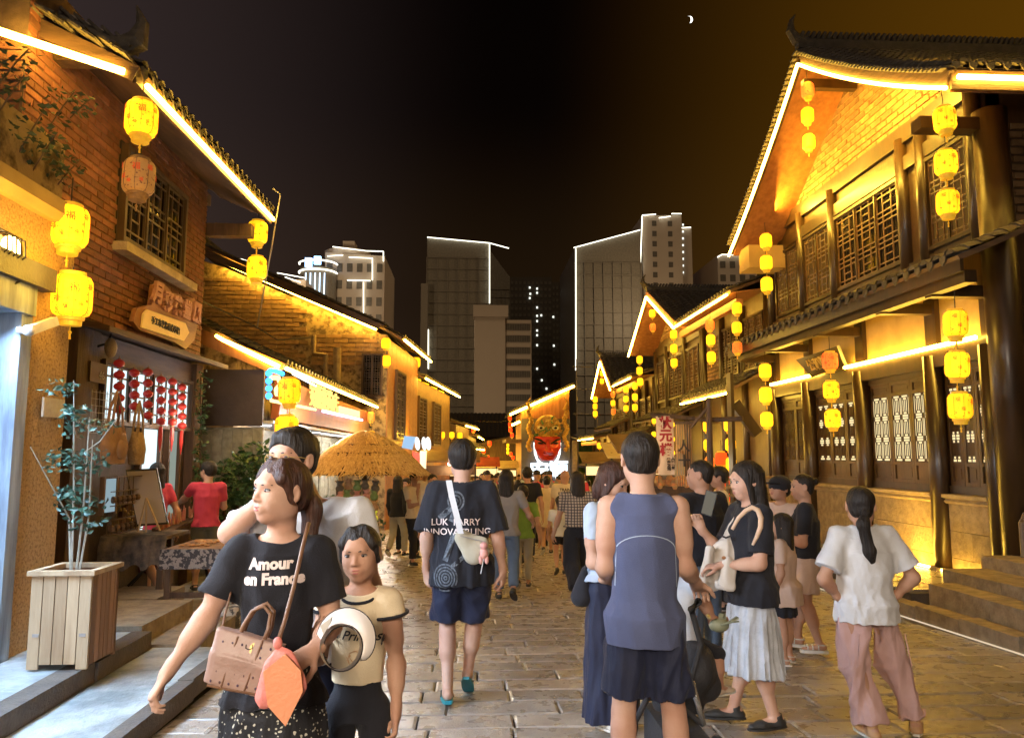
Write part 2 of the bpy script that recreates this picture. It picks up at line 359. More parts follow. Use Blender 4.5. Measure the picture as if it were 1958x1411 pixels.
def head_sdf(F, c, R, g, fat=1., detail=True):
    P = lambda x, y, z: np.array(c)+R @ (np.array((x, y, z))*g)
    def E(x, y, z, rx, ry, rz, k=.02, sub=False): F.ell(P(x, y, z), (rx*g, ry*g, rz*g), k*g, R, sub)
    E(0, -.014, .028, .077, .094, .084, .01); E(0, .018, -.022, .063*fat, .068, .082, .03); E(0, .048, -.088, .03*fat, .028, .022, .035)
    for s in (-1, 1): E(s*.036*fat, .045, -.03, .028*fat, .032, .034, .025); E(s*.045*fat, .0, -.06, .022*fat, .035, .03, .03)
    if not detail:
        F.cone(P(0, .08, 0), P(0, .098, -.03), .009*g, .013*g, .01); return P
    F.cone(P(-.03, .074, .026), P(.03, .074, .026), .013*g, .013*g, .02*g)
    for s in (-1, 1): E(s*.032, .094, .004, .019, .014, .0105, .012, True)
    F.cone(P(0, .082, .008), P(0, .0975, -.026), .0055*g, .0098*g, .010*g)
    for s in (-1, 1): E(s*.011, .088, -.031, .0085, .010, .0075, .006)
    E(0, .078, -.06, .026, .014, .018, .012); E(0, .086, -.0535, .019, .007, .005, .004); E(0, .0845, -.065, .016, .0075, .0055, .004); E(0, .094, -.0592, .019, .008, .0018, .003, True)
    for s in (-1, 1):
        E(s*.08, -.008, -.004, .010, .020, .032, .006); E(s*.088, -.002, -.002, .006, .011, .018, .006, True)
    return P
def face_parts(root, c, R, g, lash=True, lipm=None, gaze=(0, 0)):
    P = lambda x, y, z: Vector(np.array(c)+R @ (np.array((x, y, z))*g)); Rm = Matrix(R.tolist())
    for s in (-1, 1):
        m = MB().ball(P(s*.032, .0735, .0035), (.0145*g, .0092*g, .0055*g), 14, 8, Rm); e = part('eye', m, EYEW, root, smooth=True, world=False)
        part('iris', MB().ball(P(s*.032+gaze[0], .0790, .0035+gaze[1]), (.0075*g, .0054*g, .0064*g), 12, 8, Rm), EYED, e, smooth=True, world=False)
        arc = [P(s*.032+x, .0795-abs(x)**2*26, .0036+.0054*math.sqrt(max(0, 1-(x/.0165)**2))) for x in (-.0155, -.011, -.005, .001, .007, .012, .0155)]
        part('eyelid', MB().tube(arc, [.0016*g]+[.0030*g]*5+[.0016*g], 6), BROW if lash else SK, e, smooth=True, world=False)
        br = [P(s*(.014+.009*i), .0885-.0022*i*i*.55-.001, .0215+.0026*math.sin(i/4.5*3.1)) for i in range(5)]
        part('eyebrow', MB().tube(br, [.003*g, .0044*g, .004*g, .003*g, .0014*g], 6), BROW, root, smooth=True, world=False)
    m = MB(); m.ball(P(0, .0872, -.0537), (.0185*g, .0066*g, .0040*g), 14, 6, Rm); m.ball(P(0, .0860, -.0650), (.0160*g, .0075*g, .0050*g), 14, 6, Rm)
    part('lips', m, lipm or LIP, root, smooth=True, world=False)
def hair_sdf(F, c, R, g, kind, tail=None, fat=1.):
    P = lambda x, y, z: np.array(c)+R @ (np.array((x, y, z))*g)
    def E(x, y, z, rx, ry, rz, k=.015, sub=False): F.ell(P(x, y, z), (rx*g, ry*g, rz*g), k*g, R, sub)
    if kind in ('short', 'crop', 'buzz'):
        o = {'short': .014, 'crop': .008, 'buzz': .004}[kind]
        E(0, -.018, .034, .078+o, .094+o, .084+o*1.1); E(0, -.05, -.02, .066+o*.6, .05+o*.6, .055)
        if kind == 'short': E(0, .03, .085, .062, .06, .035)
        E(0, .085, -.035, .085, .07, .088, .012, True); E(0, -.03, -.105, .11, .12, .042, .01, True)
        for s in (-1, 1): E(s*.095, .0, -.02, .03, .032, .045, .01, True)
    elif kind in ('pulled', 'bun', 'pony'):
        E(0, -.020, .033, .083, .098, .089); E(0, -.05, -.02, .072, .055, .06)
        E(0, .088, -.038, .088, .07, .098, .014, True); E(0, -.03, -.115, .11, .12, .045, .01, True)
        for s in (-1, 1): E(s*.096, .006, -.022, .03, .026, .042, .01, True)
        if kind == 'bun': E(0, -.12, .05, .035, .035, .035, .01)
    elif kind in ('long', 'bob', 'longbangs'):
        zb = -.14 if kind == 'bob' else -.30
        E(0, -.018, .034, .090, .102, .092); F.loft([(P(0, -.035, .04), .088*g, .085*g), (P(0, -.04, -.06), .096*g, .075*g), (P(0, -.05, zb*.6), .098*g, .062*g), (P(0, -.055, zb), .07*g, .035*g)], .02, R @ np.array((1, 0, 0)), R @ np.array((0, 1, 0)))
        for s in (-1, 1): F.cone(P(s*.072, .03, .03), P(s*.082, .012, zb*.62), .022*g, .02*g, .015, R @ np.array((1, 0, 0)), .6)
        E(0, .09, -.045, .064, .075, .11, .012, True)
        F.cone(P(0, -.0, -.10), P(0, .02, -.20), .05*g, .06*g, .01, sub=True)
    if tail is not None:
        for (a, b, ra, rb) in tail: F.cone(P(*a), P(*b), ra*g, rb*g, .024*g, R @ np.array((0, 1, 0)), .7)
def person(label, loc, rz, H, J, b=1., fat=1., h=.008, top=None, bottom=None, hair='short', hairm=None, skinm=None, shoes='sneaker', shoem=None, yaw=0, pitch=0, roll=0,
           face=True, tail=None, hands=None, detail=True, group=None, seed=1, gaze=(0, 0), lipm=None, lowres_cloth=1.25, hg=1.):
    root = thing('person', label, 'person', loc, rz, group); g = H/1.7; gh = g*hg; skinm = skinm or SK; hairm = hairm or HAIR; R = rot(yaw, pitch, roll)
    pts = np.array([v for k, v in J.items() if not k.startswith('td') and not k.startswith('hn') and not k.startswith('hd')]); lo = pts.min(0)-.26; hi = pts.max(0)+.26; lo[2] = min(lo[2], -.02) if pts[:, 2].min() < .3 else lo[2]
    F = SDF(lo, hi, h); hd = J['head']; Cn = J['neck']
    P = head_sdf(F, hd, R, gh, fat**.5, detail)
    bb = b*fat
    F.cone(Cn+(0, 0, -.02*g), P(0, -.022, -.05), .056*g*fat**.5, .052*g*fat**.5, .03*g)
    pl, ws, ch = J['pel'], J['waist'], J['chest']; fr = J.get('fwd', np.array((0, 1., 0))); rt = np.cross(fr, (0, 0, 1))
    F.loft([(pl+(0, 0, -.06*g), .125*g*bb, .095*g*fat), (pl+(0, 0, .02*g), .15*g*bb, .10*g*fat), (ws, .125*g*bb, .088*g*fat), (ch, .148*g*bb, .10*g*fat), (ch+(Cn-ch)*.62, .135*g*bb, .075*g), (Cn, .06*g, .055*g)], .03, rt, fr)
    for s, k in ((1, '+'), (-1, '-')):
        sh, el, wr, hp, kn, an = (J[x+k] for x in ('sh', 'el', 'wr', 'hip', 'kn', 'an')); ff = fat**.5
        F.cone(Cn+(0, 0, -.035*g), sh, .045*g, .045*g, .03); F.cone(sh, el, .050*g*ff, .037*g*ff, .03); F.cone(sh+(el-sh)*.25, sh+(el-sh)*.6, .049*g*ff, .047*g*ff, .03)
        F.cone(el, wr, .037*g*ff, .024*g*ff, .02); F.cone(el+(wr-el)*.12, el+(wr-el)*.4, .041*g*ff, .037*g*ff, .03)
        F.cone(hp, kn, .079*g*ff, .052*g*ff, .03); F.cone(kn, an, .05*g*ff, .034*g, .02)
        bk = -fr*.012*g; F.cone(kn+(an-kn)*.15+bk, kn+(an-kn)*.45+bk, .054*g*ff, .052*g*ff, .03)
        td = J['td'+k]; td = td/np.linalg.norm(td); F.cone(an-td*.03*g+(0, 0, -.012*g), an+td*.09*g+(0, 0, -.028*g), .034*g, .024*g, .02); F.cone(an+td*.09*g+(0, 0, -.028*g), an+td*.155*g+(0, 0, -.032*g), .028*g, .018*g, .02, (0, 0, 1), .6)
        hdir = J.get('hd'+k, wr-el); hn = J.get('hn'+k, np.array((-s, .25, 0)))
        hand(F, wr, hdir, hn, s, g, (hands or {}).get(k, .32), spread=1 if h < .006 else 1.2)
    body = link('body', sdfmesh('body', F, it=1), skinm, root)
    if face: face_parts(body, hd, R, gh, gaze=gaze, lipm=lipm)
    if hair:
        Fh = SDF(hd-.42*gh if (tail or hair in ('long', 'longbangs')) else hd-.2*gh, hd+(.2*gh), min(h, .008)); hair_sdf(Fh, hd, R, gh, hair, tail)
        link('hair', sdfmesh('hair', Fh, .003*gh, seed, 60, 1, (1, 1, .12)), hairm, root)
    hc = h*lowres_cloth
    if top:
        F = SDF(lo, hi, hc); o = top.get('off', .014)*g; hz = top.get('hem', .50)*H; fl = top.get('flare', 1.); px_ = np.array((pl[0], pl[1], 0)); hem = np.array((pl[0]+(pl[0]-ws[0])*.0, pl[1], hz))
        hxx = .158*g*bb+o; hyy = .108*g*fat+o
        if bottom and bottom['kind'] in ('shorts', 'pants') and top.get('hem', .5) < .56: ob = bottom.get('off', .018)*g; hxx = max(hxx, abs(J['hip+'][0]-pl[0])+.080*g*fat**.5+ob*.8+.018); hyy = max(hyy, .082*g*fat**.5+ob+.05)
        elif bottom: hxx = max(hxx, .158*g*bb+bottom.get('off', .018)*g+.032, abs(J['hip+'][0]-pl[0])+.079*g*fat**.5+.036); hyy = hyy+.026
        nodes = [(hem, hxx*fl, hyy*fl), (pl*.35+ws*.65, .142*g*bb+o*1.1, .10*g*fat+o), (ch, .155*g*bb+o, .106*g*fat+o), (ch+(Cn-ch)*.55, .140*g*bb+o, .082*g+o*.8), (Cn+(0, 0, .004), .078*g, .066*g)]
        if 'hx' in top: hxx = top['hx']; nodes[0] = (hem, hxx*fl, hyy*fl)
        if top.get('mid') and pl[2] > hz+.03: nodes.insert(1, (pl+(0, 0, .0), hxx*(1+fl)/2, hyy*(1+fl)/2))
        F.loft(nodes, .03, rt, fr, pleat=top.get('pleat'))
        for s, k in ((1, '+'), (-1, '-')):
            sh, el, wr = (J[x+k] for x in ('sh', 'el', 'wr')); sl = top.get('sleeve', .62)
            F.cone(Cn+(0, 0, -.03*g), sh, .052*g+o*.4, .054*g*fat**.5+o*.45, .03)
            if sl > 0:
                d = el-sh; rs = top.get('sr', 1.); e = sh+d*min(sl, 1); F.cone(sh, e, .058*g*fat**.5+o*.5, (.050*g*fat**.5+o*.6)*rs, .02, cap=2)
                if sl > 1: F.cone(el, el+(wr-el)*(sl-1), .046*g+o, .034*g+o, .02, cap=False)
            else: F.cone(sh+(s*.034*g, 0, -.16*g), sh+(s*.040*g, 0, .08*g), .060*g, .060*g, .03, sub=True)
        nr = top.get('neck', .066)*g; nd = top.get('nd', .0)
        F.ell(Cn+fr*.018*g+(0, 0, .022*g-nd*.3), (nr*1.08, nr*1.0, (.034+nd)*g), .008, None, True); F.cut(Cn+(0, 0, .034*g), (0, 0, 1)); F.cut(hem, (0, 0, -1)) if not top.get('open') else None
        zf = lambda V: .5+.5*np.clip((J['chest'][2]-V[:, 2])/.25, 0, 1)
        link(top.get('name', 'shirt'), sdfmesh('shirt', F, top.get('fold', .009)*1.1, seed, top.get('freq', 8)*2.7, 1, (1, 1, .55), zf), top['mat'], root)
    if bottom:
        F = SDF(lo, hi, hc); kd = bottom['kind']; o = bottom.get('off', .018)*g; L = bottom.get('len', .5); top_z = bottom.get('top', .585)*H
        wz = np.array((pl[0], pl[1], top_z))
        if kd in ('shorts', 'pants'):
            F.loft([(pl+(0, 0, -.085*g), .135*g*bb+o, .10*g*fat+o), (pl+(0, 0, .0), .153*g*bb+o*.8, .104*g*fat+o*.8), (wz, .137*g*bb+o*.3, .094*g*fat+o*.3)], .02, rt, fr)
            for s, k in ((1, '+'), (-1, '-')):
                hp, kn, an = (J[x+k] for x in ('hip', 'kn', 'an')); w = bottom.get('w', 1.)
                if L <= 1: F.cone(hp, hp+(kn-hp)*L, .080*g*fat**.5+o, ((.083-.027*L)*g*fat**.5+o*1.3)*w, .022, cap=True)
                else:
                    F.cone(hp, kn, .080*g*fat**.5+o, (.06*g*fat**.5+o*1.1)*w, .022); e = kn+(an-kn)*(L-1); F.cone(kn, e, (.06*g*fat**.5+o*1.1)*w, (.045*g+o*1.3)*w*bottom.get('cuff', 1.), .02, cap=True)
        else:
            hz = bottom['hem']*H; fl = bottom.get('flare', 1.5); sx, sy = (J['kn+']+J['kn-'])[:2]/2
            c1 = np.array((sx, sy, hz)); F.loft([(c1, .155*g*bb*fl, .12*g*fat*fl), (c1*.5+pl*.5, .16*g*bb*(.45+.55*fl), .12*g*fat*(.45+.55*fl)), (pl+(0, 0, -.03), max(.158*g*bb+o, abs(J['hip+'][0]-pl[0])+.079*g*fat**.5+.016), .112*g*fat+o), (wz, .135*g*bb+o*.4, .094*g*fat+o*.4)], .02, rt, fr, pleat=(bottom.get('np', 13), bottom.get('pa', .05), pl[2], hz))
        link(bottom.get('name', kd), sdfmesh('bottom', F, bottom.get('fold', .007)*1.4, seed+50, bottom.get('freq', 8)*2.6, 1, (1, 1, .4)), bottom['mat'], root)
    if shoes:
        sm = shoem or RUB
        for s, k in ((1, '+'), (-1, '-')):
            an = J['an'+k]; td = J['td'+k]; td = td/np.linalg.norm(td); dn = np.array((0, 0, -1.)); dn = dn-td*dn.dot(td); dn /= np.linalg.norm(dn); upv = -dn; sd = np.cross(td, upv)
            a = an+dn*.036*g
            if shoes in ('sneaker', 'loafer'):
                F = SDF(an-.24, an+.24, max(min(h, .008), .004)); F.cone(a-td*.045*g, a+td*.10*g, .036*g, .036*g, .02, upv, .85); F.cone(a+td*.10*g, a+td*.165*g+dn*.004*g, .036*g, .028*g, .02, upv, .75)
                F.cone(a-td*.02*g, an+upv*.012*g-td*.01*g, .04*g, .04*g, .02)
                F.cut(a+dn*.012*g, dn); F.cone(an+upv*.03*g-td*.005*g, an+upv*.09*g, .036*g, .036*g, .006, sub=True)
                sh = link('shoe', sdfmesh('shoe', F, it=1), sm, root)
                pr = [a+dn*.012*g+td*t*g+sd*w*g for t, w in ((-.08, -.02), (-.085, .02), (-.03, .037), (.08, .043), (.15, .036), (.193, .014), (.193, -.014), (.15, -.036), (.08, -.043), (-.03, -.037))]
                part('sole', MB().prism([Vector(p) for p in pr], Vector(dn*.014*g)), WHITE_R if shoes == 'sneaker' and sm is not RUB or shoes == 'sneaker' and seed % 2 else RUB, sh, world=False)
            else:
                pr = [a+dn*.004*g+td*t*g+sd*w*g for t, w in ((-.075, -.02), (-.08, .02), (-.03, .036), (.08, .042), (.15, .036), (.185, .014), (.185, -.014), (.15, -.036), (.08, -.042), (-.03, -.036))]
                so_ = part('sandal' if shoes == 'sandal' else 'flip_flop', MB().prism([Vector(p) for p in pr], Vector(dn*(.03 if shoes == 'platform' else .018)*g)), sm, root, world=False)
                m = MB()
                top_ = lambda t, w, z: Vector(a+td*t*g+sd*w*g+upv*z*g)
                if shoes == 'flipflop':
                    for q in (-1, 1): m.tube([top_(.13, 0, .004), top_(.11, 0, .03), top_(.08, q*.036, .026), top_(.03, q*.041, .002)], .005*g, 6)
                else:
                    for t in (.07, .115): m.tube([top_(t, q*.042, .0+z) for q, z in ((-1, 0), (-.75, .03), (0, .042), (.75, .03), (1, 0))], .0075*g, 6)
                    m.tube([top_(.02+.0*q, q*.04, z) for q, z in ((-1, .0), (-.95, .04), (0, .075), (.95, .04), (1, 0))], .006*g, 6); m.tube([top_(-.03+x, q*.036, .045) for q, x in ((-1, .04), (-.9, 0), (-.5, -.03), (0, -.042), (.5, -.03), (.9, 0), (1, .04))], .006*g, 6)
                part('strap', m, sm if shoes != 'flipflop' else RUB, so_, world=False)
    return root
WHITE_R = pm('rubber_white', (.6, .58, .54), (.5, .48, .45), 20, .6)
def shirt_print(root, body, size, m, z, x=0., front=True, dz=0, shear=0, bold=.0, extra=None, align='CENTER', w=None, child='shirt', name='printed_text', off=.004, roty=0, lines=1.):
    """flat print laid on the cloth by casting rays at it; x, z in the person's local frame"""
    sh = [c for c in root.children if c.name.split('.')[0] == child][0]; me = sh.data
    V = np.empty(len(me.vertices)*3, np.float32); me.vertices.foreach_get('co', V); V = V.reshape(-1, 3)
    vs = V.tolist(); bt = BVHTree.FromPolygons(vs, [tuple(p.vertices) for p in me.polygons])
    o = text(name, body, size, m, None, Matrix(), .0, bold, align, shear, lines=lines) if isinstance(body, str) else link(name, body.mesh(name), m); o.parent = sh
    d = Vector((0, -1, 0)) if front else Vector((0, 1, 0)); sgn = -1 if front else 1
    bm = bmesh.new(); bm.from_mesh(o.data); bmesh.ops.subdivide_edges(bm, edges=[e for e in bm.edges if e.calc_length() > .03], cuts=2)
    c, s_ = math.cos(roty), math.sin(roty)
    for v in bm.verts:
        X = x+sgn*(v.co.x*c-v.co.y*s_); Z = z+v.co.x*s_+v.co.y*c; st = Vector((X, 1. if front else -1., Z)); hit = bt.ray_cast(st, d)
        v.co = (hit[0]-d*off) if hit[0] is not None else Vector((X, .12 if front else -.12, Z))
    bm.to_mesh(o.data); bm.free(); return o
# ------------------------------------------------------------------ setting
AMB = (1, .56, .055)
LEDM = em('led_amber', (1, .57, .065), 72); LEDW = em('led_white', (1, .86, .55), 22)
STONE = pm('paving_stone', (.30, .255, .215), (.20, .168, .14), 4, .31, .35, 60, det=8, per=.28, spec=.55, rvar=.09)
STONE_D = pm('curb_stone', (.11, .085, .065), (.07, .055, .045), 6, .7, .9, 45, per=.15)
MORTAR = pm('paving_joint', (.025, .02, .017), (.015, .013, .011), 20, .75, .5, 90)
CONC = pm('worn_concrete_step', (.36, .38, .37), (.15, .17, .17), 2.6, .55, 1., 22, det=10, contrast=(.38, .62), rvar=.12)
BRICK = pm('red_brick', (.25, .095, .055), (.15, .055, .035), 5, .85, .7, 60, per=.3)
BRICKY = pm('ochre_brick', (.33, .19, .08), (.20, .11, .045), 5, .82, .6, 60, per=.22)
JOINT = pm('brick_mortar', (.16, .10, .065), (.09, .055, .04), 9, .9, .4, 80)
JOINTY = pm('pale_mortar', (.50, .38, .2), (.38, .28, .14), 9, .85, .4, 80)
STUC = pm('pebbled_stucco', (.46, .29, .13), (.20, .115, .05), 46, .85, 1., 38, det=8, contrast=(.46, .68))
STUC2 = pm('peeling_stucco', (.36, .25, .12), (.09, .055, .025), 5, .85, .9, 25, det=9, contrast=(.45, .6))
PLAS = pm('ochre_plaster', (.50, .34, .13), (.38, .25, .09), 2, .8, .2, 30)
WOOD = pm('old_timber', (.12, .065, .034), (.06, .032, .017), 14, .65, .6, 50, stretch=(1, 1, .12), per=.15)
WOODH = pm('old_timber_across', (.13, .07, .036), (.06, .032, .017), 14, .65, .6, 50, stretch=(.12, .12, 1))
LAC = pm('brown_lacquer', (.05, .026, .010), (.026, .014, .006), 8, .38, .08, 18, coat=.15, stretch=(1, 1, .2))
LAC2 = pm('worn_brown_panel', (.085, .046, .019), (.055, .029, .012), 12, .42, .3, 40, stretch=(1, 1, .2))
ORW = pm('orange_boarding', (.42, .18, .06), (.28, .11, .035), 9, .55, .35, 50, stretch=(1, 1, .12), per=.12)
TILE = pm('grey_roof_tile', (.095, .08, .065), (.05, .042, .036), 12, .75, .8, 50, per=.25)
STN = pm('carved_stone', (.42, .33, .22), (.27, .205, .13), 5, .75, .8, 35, det=9)
STNR = pm('rough_stone_block', (.34, .26, .17), (.2, .15, .095), 8, .8, 1., 24, det=9, per=.12)
METAL = pm('black_iron', (.02, .018, .016), (.03, .027, .024), 20, .45, metal=.6)
GREYM = pm('grey_steel_pipe', (.32, .29, .26), (.25, .22, .2), 20, .5)
PAPER = em('lit_paper_pane', (1, .80, .42), 1.15); PAPERD = em('dim_paper_pane', (1, .5, .1), .12); COOL = em('cool_lit_glass', (.78, .95, 1.), 1.3)
DARKG = pm('dark_window_glass', (.012, .01, .008), (.02, .016, .012), 3, .12, spec=.7)
def G(y): return -.03*max(0, min(y, 62)-4)
def MBxf(mb, M): mb.v = [tuple(M @ Vector(v)) for v in mb.v]; return mb
def struct(name, mb, m, parent=None, smooth=False): o = link(name, mb.mesh(name, smooth), m, parent); o['kind'] = 'structure'; return o
def stuffp(name, mb, m, parent, smooth=False):
    o = part(name, mb, m, parent, smooth=smooth); o['kind'] = 'stuff'; return o
# ground: one sheet to the horizon, the street falls gently away from the camera
g = MB(); ys = [-60, 4]+[4+2*i for i in range(1, 30)]+[80, 1800]; xs = [-1500, -12, -6, -2, 5, 12, 1500]
g.raw([(x, y, G(y)-.045) for y in ys for x in xs], [(j*len(xs)+i, j*len(xs)+i+1, (j+1)*len(xs)+i+1, (j+1)*len(xs)+i) for j in range(len(ys)-1) for i in range(len(xs)-1)])
ground = struct('ground', g, MORTAR)
street = link('street', MB().box(-1.86, 4.66, 1.2, 4.0, -.05, -.022).mesh('street'), MORTAR); street['kind'] = 'structure'
def slabmesh(w, d, seed):
    r = random.Random(seed); m = MB(); e = .012; h = .04; j = lambda s=.006: r.uniform(-s, s)
    base = [(-w/2, -d/2), (w/2, -d/2), (w/2, d/2), (-w/2, d/2)]; zt = [r.uniform(-.004, .004) for _ in range(4)]
    vs = [(x, y, -h) for x, y in base]+[(x+j(), y+j(), zt[i]-.009) for i, (x, y) in enumerate(base)]+[(x*(1-2*e/w)+j(.003), y*(1-2*e/d)+j(.003), zt[i]) for i, (x, y) in enumerate(base)]
    return m.raw(vs, [(0, 1, 5, 4), (1, 2, 6, 5), (2, 3, 7, 6), (3, 0, 4, 7), (4, 5, 9, 8), (5, 6, 10, 9), (6, 7, 11, 10), (7, 4, 8, 11), (8, 9, 10, 11)])
SL = {}
def slab(w, d, k):
    key = (round(w, 2), round(d, 2), k)
    if key not in SL: SL[key] = slabmesh(w, d, hash(key) % 999).mesh('paving_slab'); SL[key].materials.append(STONE)
    return SL[key]
rr = random.Random(3); n = 0; y = 2.45; row = 0; far_slabs = MB()
while y < 46:
    d = .27 if y < 10 else .34; x = -1.84+(-.3 if row % 2 else 0); xr = 4.6 if y < 10 else 5.1; xl = -1.84 if y < 6.2 else -3.3
    if y >= 6.2: x = xl-(.3 if row % 2 else 0)
    while x < xr:
        w = rr.choice((.5, .6, .6, .72)) if y < 10 else .75; x1 = min(x+w, xr); x0 = max(x, xl)
        if x1-x0 > .12:
            p = at(979, 700, Y=1); vis = abs((x0+x1)/2-y*.05) < y*.72+.3
            if y < 8.6 and n < 300 and vis and x1 > -.69*y:
                o = link('paving_slab', slab(round((x1-x0)-.012, 2), d-.01, rr.randrange(3)), None, street, ((x0+x1)/2, y, G(y)+rr.uniform(-.002, .002))); o.rotation_euler = (-.03 if y > 4 else 0, rr.uniform(-.006, .006), rr.uniform(-.01, .01)); n += 1
            elif y >= 4: far_slabs.raw(*(lambda m: ([(v[0]+(x0+x1)/2, v[1]+y, v[2]+G(y+v[1])+rr.uniform(-.0015, .0015)) for v in m.v], m.f))(slabmesh(x1-x0-.012, d-.012, row+int(x*7))))
        x = x1
    y += d; row += 1
fs = link('paving_slabs_far', far_slabs.mesh('paving'), STONE, street); fs['kind'] = 'stuff'; fs.name = 'distant_paving'
# round manhole in the paving
mh = MB().lathe([(.0, 0), (.46, 0), (.49, -.01), (.49, -.05)], 40, (-.3, 7.6, G(7.6)+.012), close=False); mh.lathe([(.40, .004), (.42, .010), (.44, .010), (.46, .004)], 40, (-.3, 7.6, G(7.6)+.008), close=False)
solo('manhole_cover', mh, STONE, 'large round stone-filled manhole cover in the paving by the black T-shirt man', 'manhole cover')
# ------------------------------------------------------------------ left steps in front of the stucco house
lp = struct('left_pavement', MB().box(-2.44, -1.92, -1.5, 6.2, -.04, .118), CONC); up_ = struct('upper_pavement', MB().box(-3.1, -2.6, -1.5, 6.2, -.04, .238), CONC)
y = -1.5; rr = random.Random(5)
while y < 6.15:
    L = min(rr.uniform(.8, 1.3), 6.2-y); jj = rr.uniform(-.012, .012)
    part('curb_stone', MB().bar((-1.87+jj, y+.006, .055), (-1.87-jj, y+L-.006, .055), .1, .128), STONE_D, lp); part('curb_stone', MB().bar((-2.52-jj, y+.006, .18), (-2.52+jj, y+L-.006, .18), .15, .125), STONE_D, up_); y += L
rp = struct('side_yard', MB().box(-3.55, -1.95, 6.2, 10.9, -.2, .0), pm('grey_yard_paving', (.30, .29, .26), (.2, .19, .17), 6, .6, .6, 30))
for k, (y0, y1, x0, x1, z1) in enumerate(((6.25, 7.35, -3.5, -2.55, .27), (7.38, 8.1, -3.5, -2.9, .27), (6.25, 7.7, -2.54, -2.15, .13), (7.4, 8.1, -2.89, -2.56, .13))):
    m = MB().box(x0, x1, y0, y1, -.05, z1); solo('stone_step', m, STNR, ['rough sandstone step behind the wooden planter, nearest and upper', 'upper sandstone step beside the table cloth, farther one', 'lower long sandstone step at the edge of the paving', 'short lower sandstone step under the craft table'][k], 'step')
# ------------------------------------------------------------------ house kit
def led(parent, pts, r=.024, m=None): return part('led_strip', MB().tube(pts, r, 6), m or LEDM, parent)
def lattice(w, h, t=.016, d=.02, n=2, cols=1):
    m = MB(); cw = w/cols
    for c in range(cols):
        x0 = c*cw; m.box(x0, x0+t, 0, h, 0, d); m.box(x0+cw-t, x0+cw, 0, h, 0, d); m.box(x0+t, x0+cw-t, 0, t, 0, d); m.box(x0+t, x0+cw-t, h-t, h, 0, d); ch = h/n
        for i in range(n):
            y0 = i*ch
            if i: m.box(x0+t, x0+cw-t, y0-t/2, y0+t/2, .001, d-.001)
            a, b = x0+cw*.3, x0+cw*.7; u, v = y0+ch*.2, y0+ch*.8
            m.box(a-t/2, a+t/2, y0+t/2, y0+ch-t/2, .002, d-.002); m.box(b-t/2, b+t/2, y0+t/2, y0+ch-t/2, .002, d-.002)
            for q in (u, v): m.box(x0+t, x0+cw-t, q-t/2, q+t/2, .003, d-.003)
            m.box(a+t/2, b-t/2, y0+ch*.5-t/2, y0+ch*.5+t/2, .004, d-.004)
    return m
def window(parent, M, w, h, leaves=2, n=3, glass=None, fm=None, lm=None, t=.05, sill=False, depth=.07, name='window', lab=None):
    """M: frame at the lower left corner, x along the wall, y up, z out of the wall"""
    f = MB(); f.box(-t, 0, -t, h+t, -.02, depth); f.box(w, w+t, -t, h+t, -.02, depth); f.box(0, w, -t, 0, -.02, depth); f.box(0, w, h, h+t, -.02, depth)
    lw = w/leaves
    for i in range(1, leaves): f.box(i*lw-.018, i*lw+.018, 0, h, .0, depth-.012)
    if sill: f.box(-t-.05, w+t+.05, -t-.06, -t, -.02, depth+.08)
    o = part(name, MBxf(f, M), fm or WOOD, parent, lab)
    part('pane', MBxf(MB().box(0, w, 0, h, .001, .008), M), glass or DARKG, o)
    for i in range(leaves): part('lattice', MBxf(lattice(lw-.044, h-.01, min(.018, lw*.05), .022, n), M @ Matrix.Translation((i*lw+.022, .005, .02))), lm or fm or WOOD, o)
    return o
def papers(w, h, wide=False):
    """lit paper cells of a lattice leaf"""
    m = MB(); cw = w/2
    for c in range(2):
        cx = cw*(c+.5); k = 3; sh = h/k
        for i in range(k):
            y0 = i*sh
            def b(u, v, ww): m.box(cx-ww*cw/2, cx+ww*cw/2, y0+u*sh, y0+v*sh, 0, .006)
            b(.01, .10, .62); b(.13, .22, .3); b(.78, .87, .3); b(.90, .985, .62)
            if wide:
                for q in (-.2, .0, .2): m.box(cx+q*cw-.012*w, cx+q*cw+.008*w, y0+.25*sh, y0+.76*sh, 0, .006)
                for q in (-.43, .43): m.box(cx+q*cw-.007*w, cx+q*cw+.007*w, y0+.12*sh, y0+.88*sh, 0, .006)
    return m
def doorleaf(parent, M, w, h, glass, wide=False):
    f = MB(); f.box(0, w, 0, h, -.03, .0)
    for a, b, c, d in ((0, .05, 0, h), (w-.05, w, 0, h), (.05, w-.05, 0, .05), (.05, w-.05, h-.05, h), (.05, w-.05, h*.17, h*.17+.045), (.05, w-.05, h*.86, h*.86+.045)): f.box(a, b, c, d, 0, .025)
    f.box(.08, w-.08, .085, h*.17-.03, 0, .014); f.box(.08, w-.08, h*.86+.075, h-.08, 0, .014)
    for i in range(9): x = .06+(w-.12)*i/8; f.box(x-.006, x+.006, h*.17+.045, h*.86, 0, .012)
    o = part('window_leaf', MBxf(f, M), LAC2, parent)
    p = part('pane', MBxf(papers(w-.11, h*.69-.06, wide), M @ Matrix.Translation((.055, h*.17+.055, .013))), glass, o); return o
def rooftile(w=.2):
    """eave tile: rolled cover end with a hanging drip tongue; x along the eave, y outward"""
    m = MB(); n = 6; pr = [(w*.28*math.cos(math.pi*i/n), w*.26*math.sin(math.pi*i/n)) for i in range(n+1)]
    vs = [(x, 0.02, z) for x, z in pr]+[(x, -.22, z) for x, z in pr]; m.raw(vs, [tuple(range(n+1))]+[(i, i+1, n+2+i, n+1+i) for i in range(n)])
    dr = [(w*.26, .01, .0), (w*.74, .01, .0), (w*.70, .012, -w*.26), (w*.5, .014, -w*.46), (w*.30, .012, -w*.26)]; m.prism(dr, (0, .018, 0)); return m
ET = {}
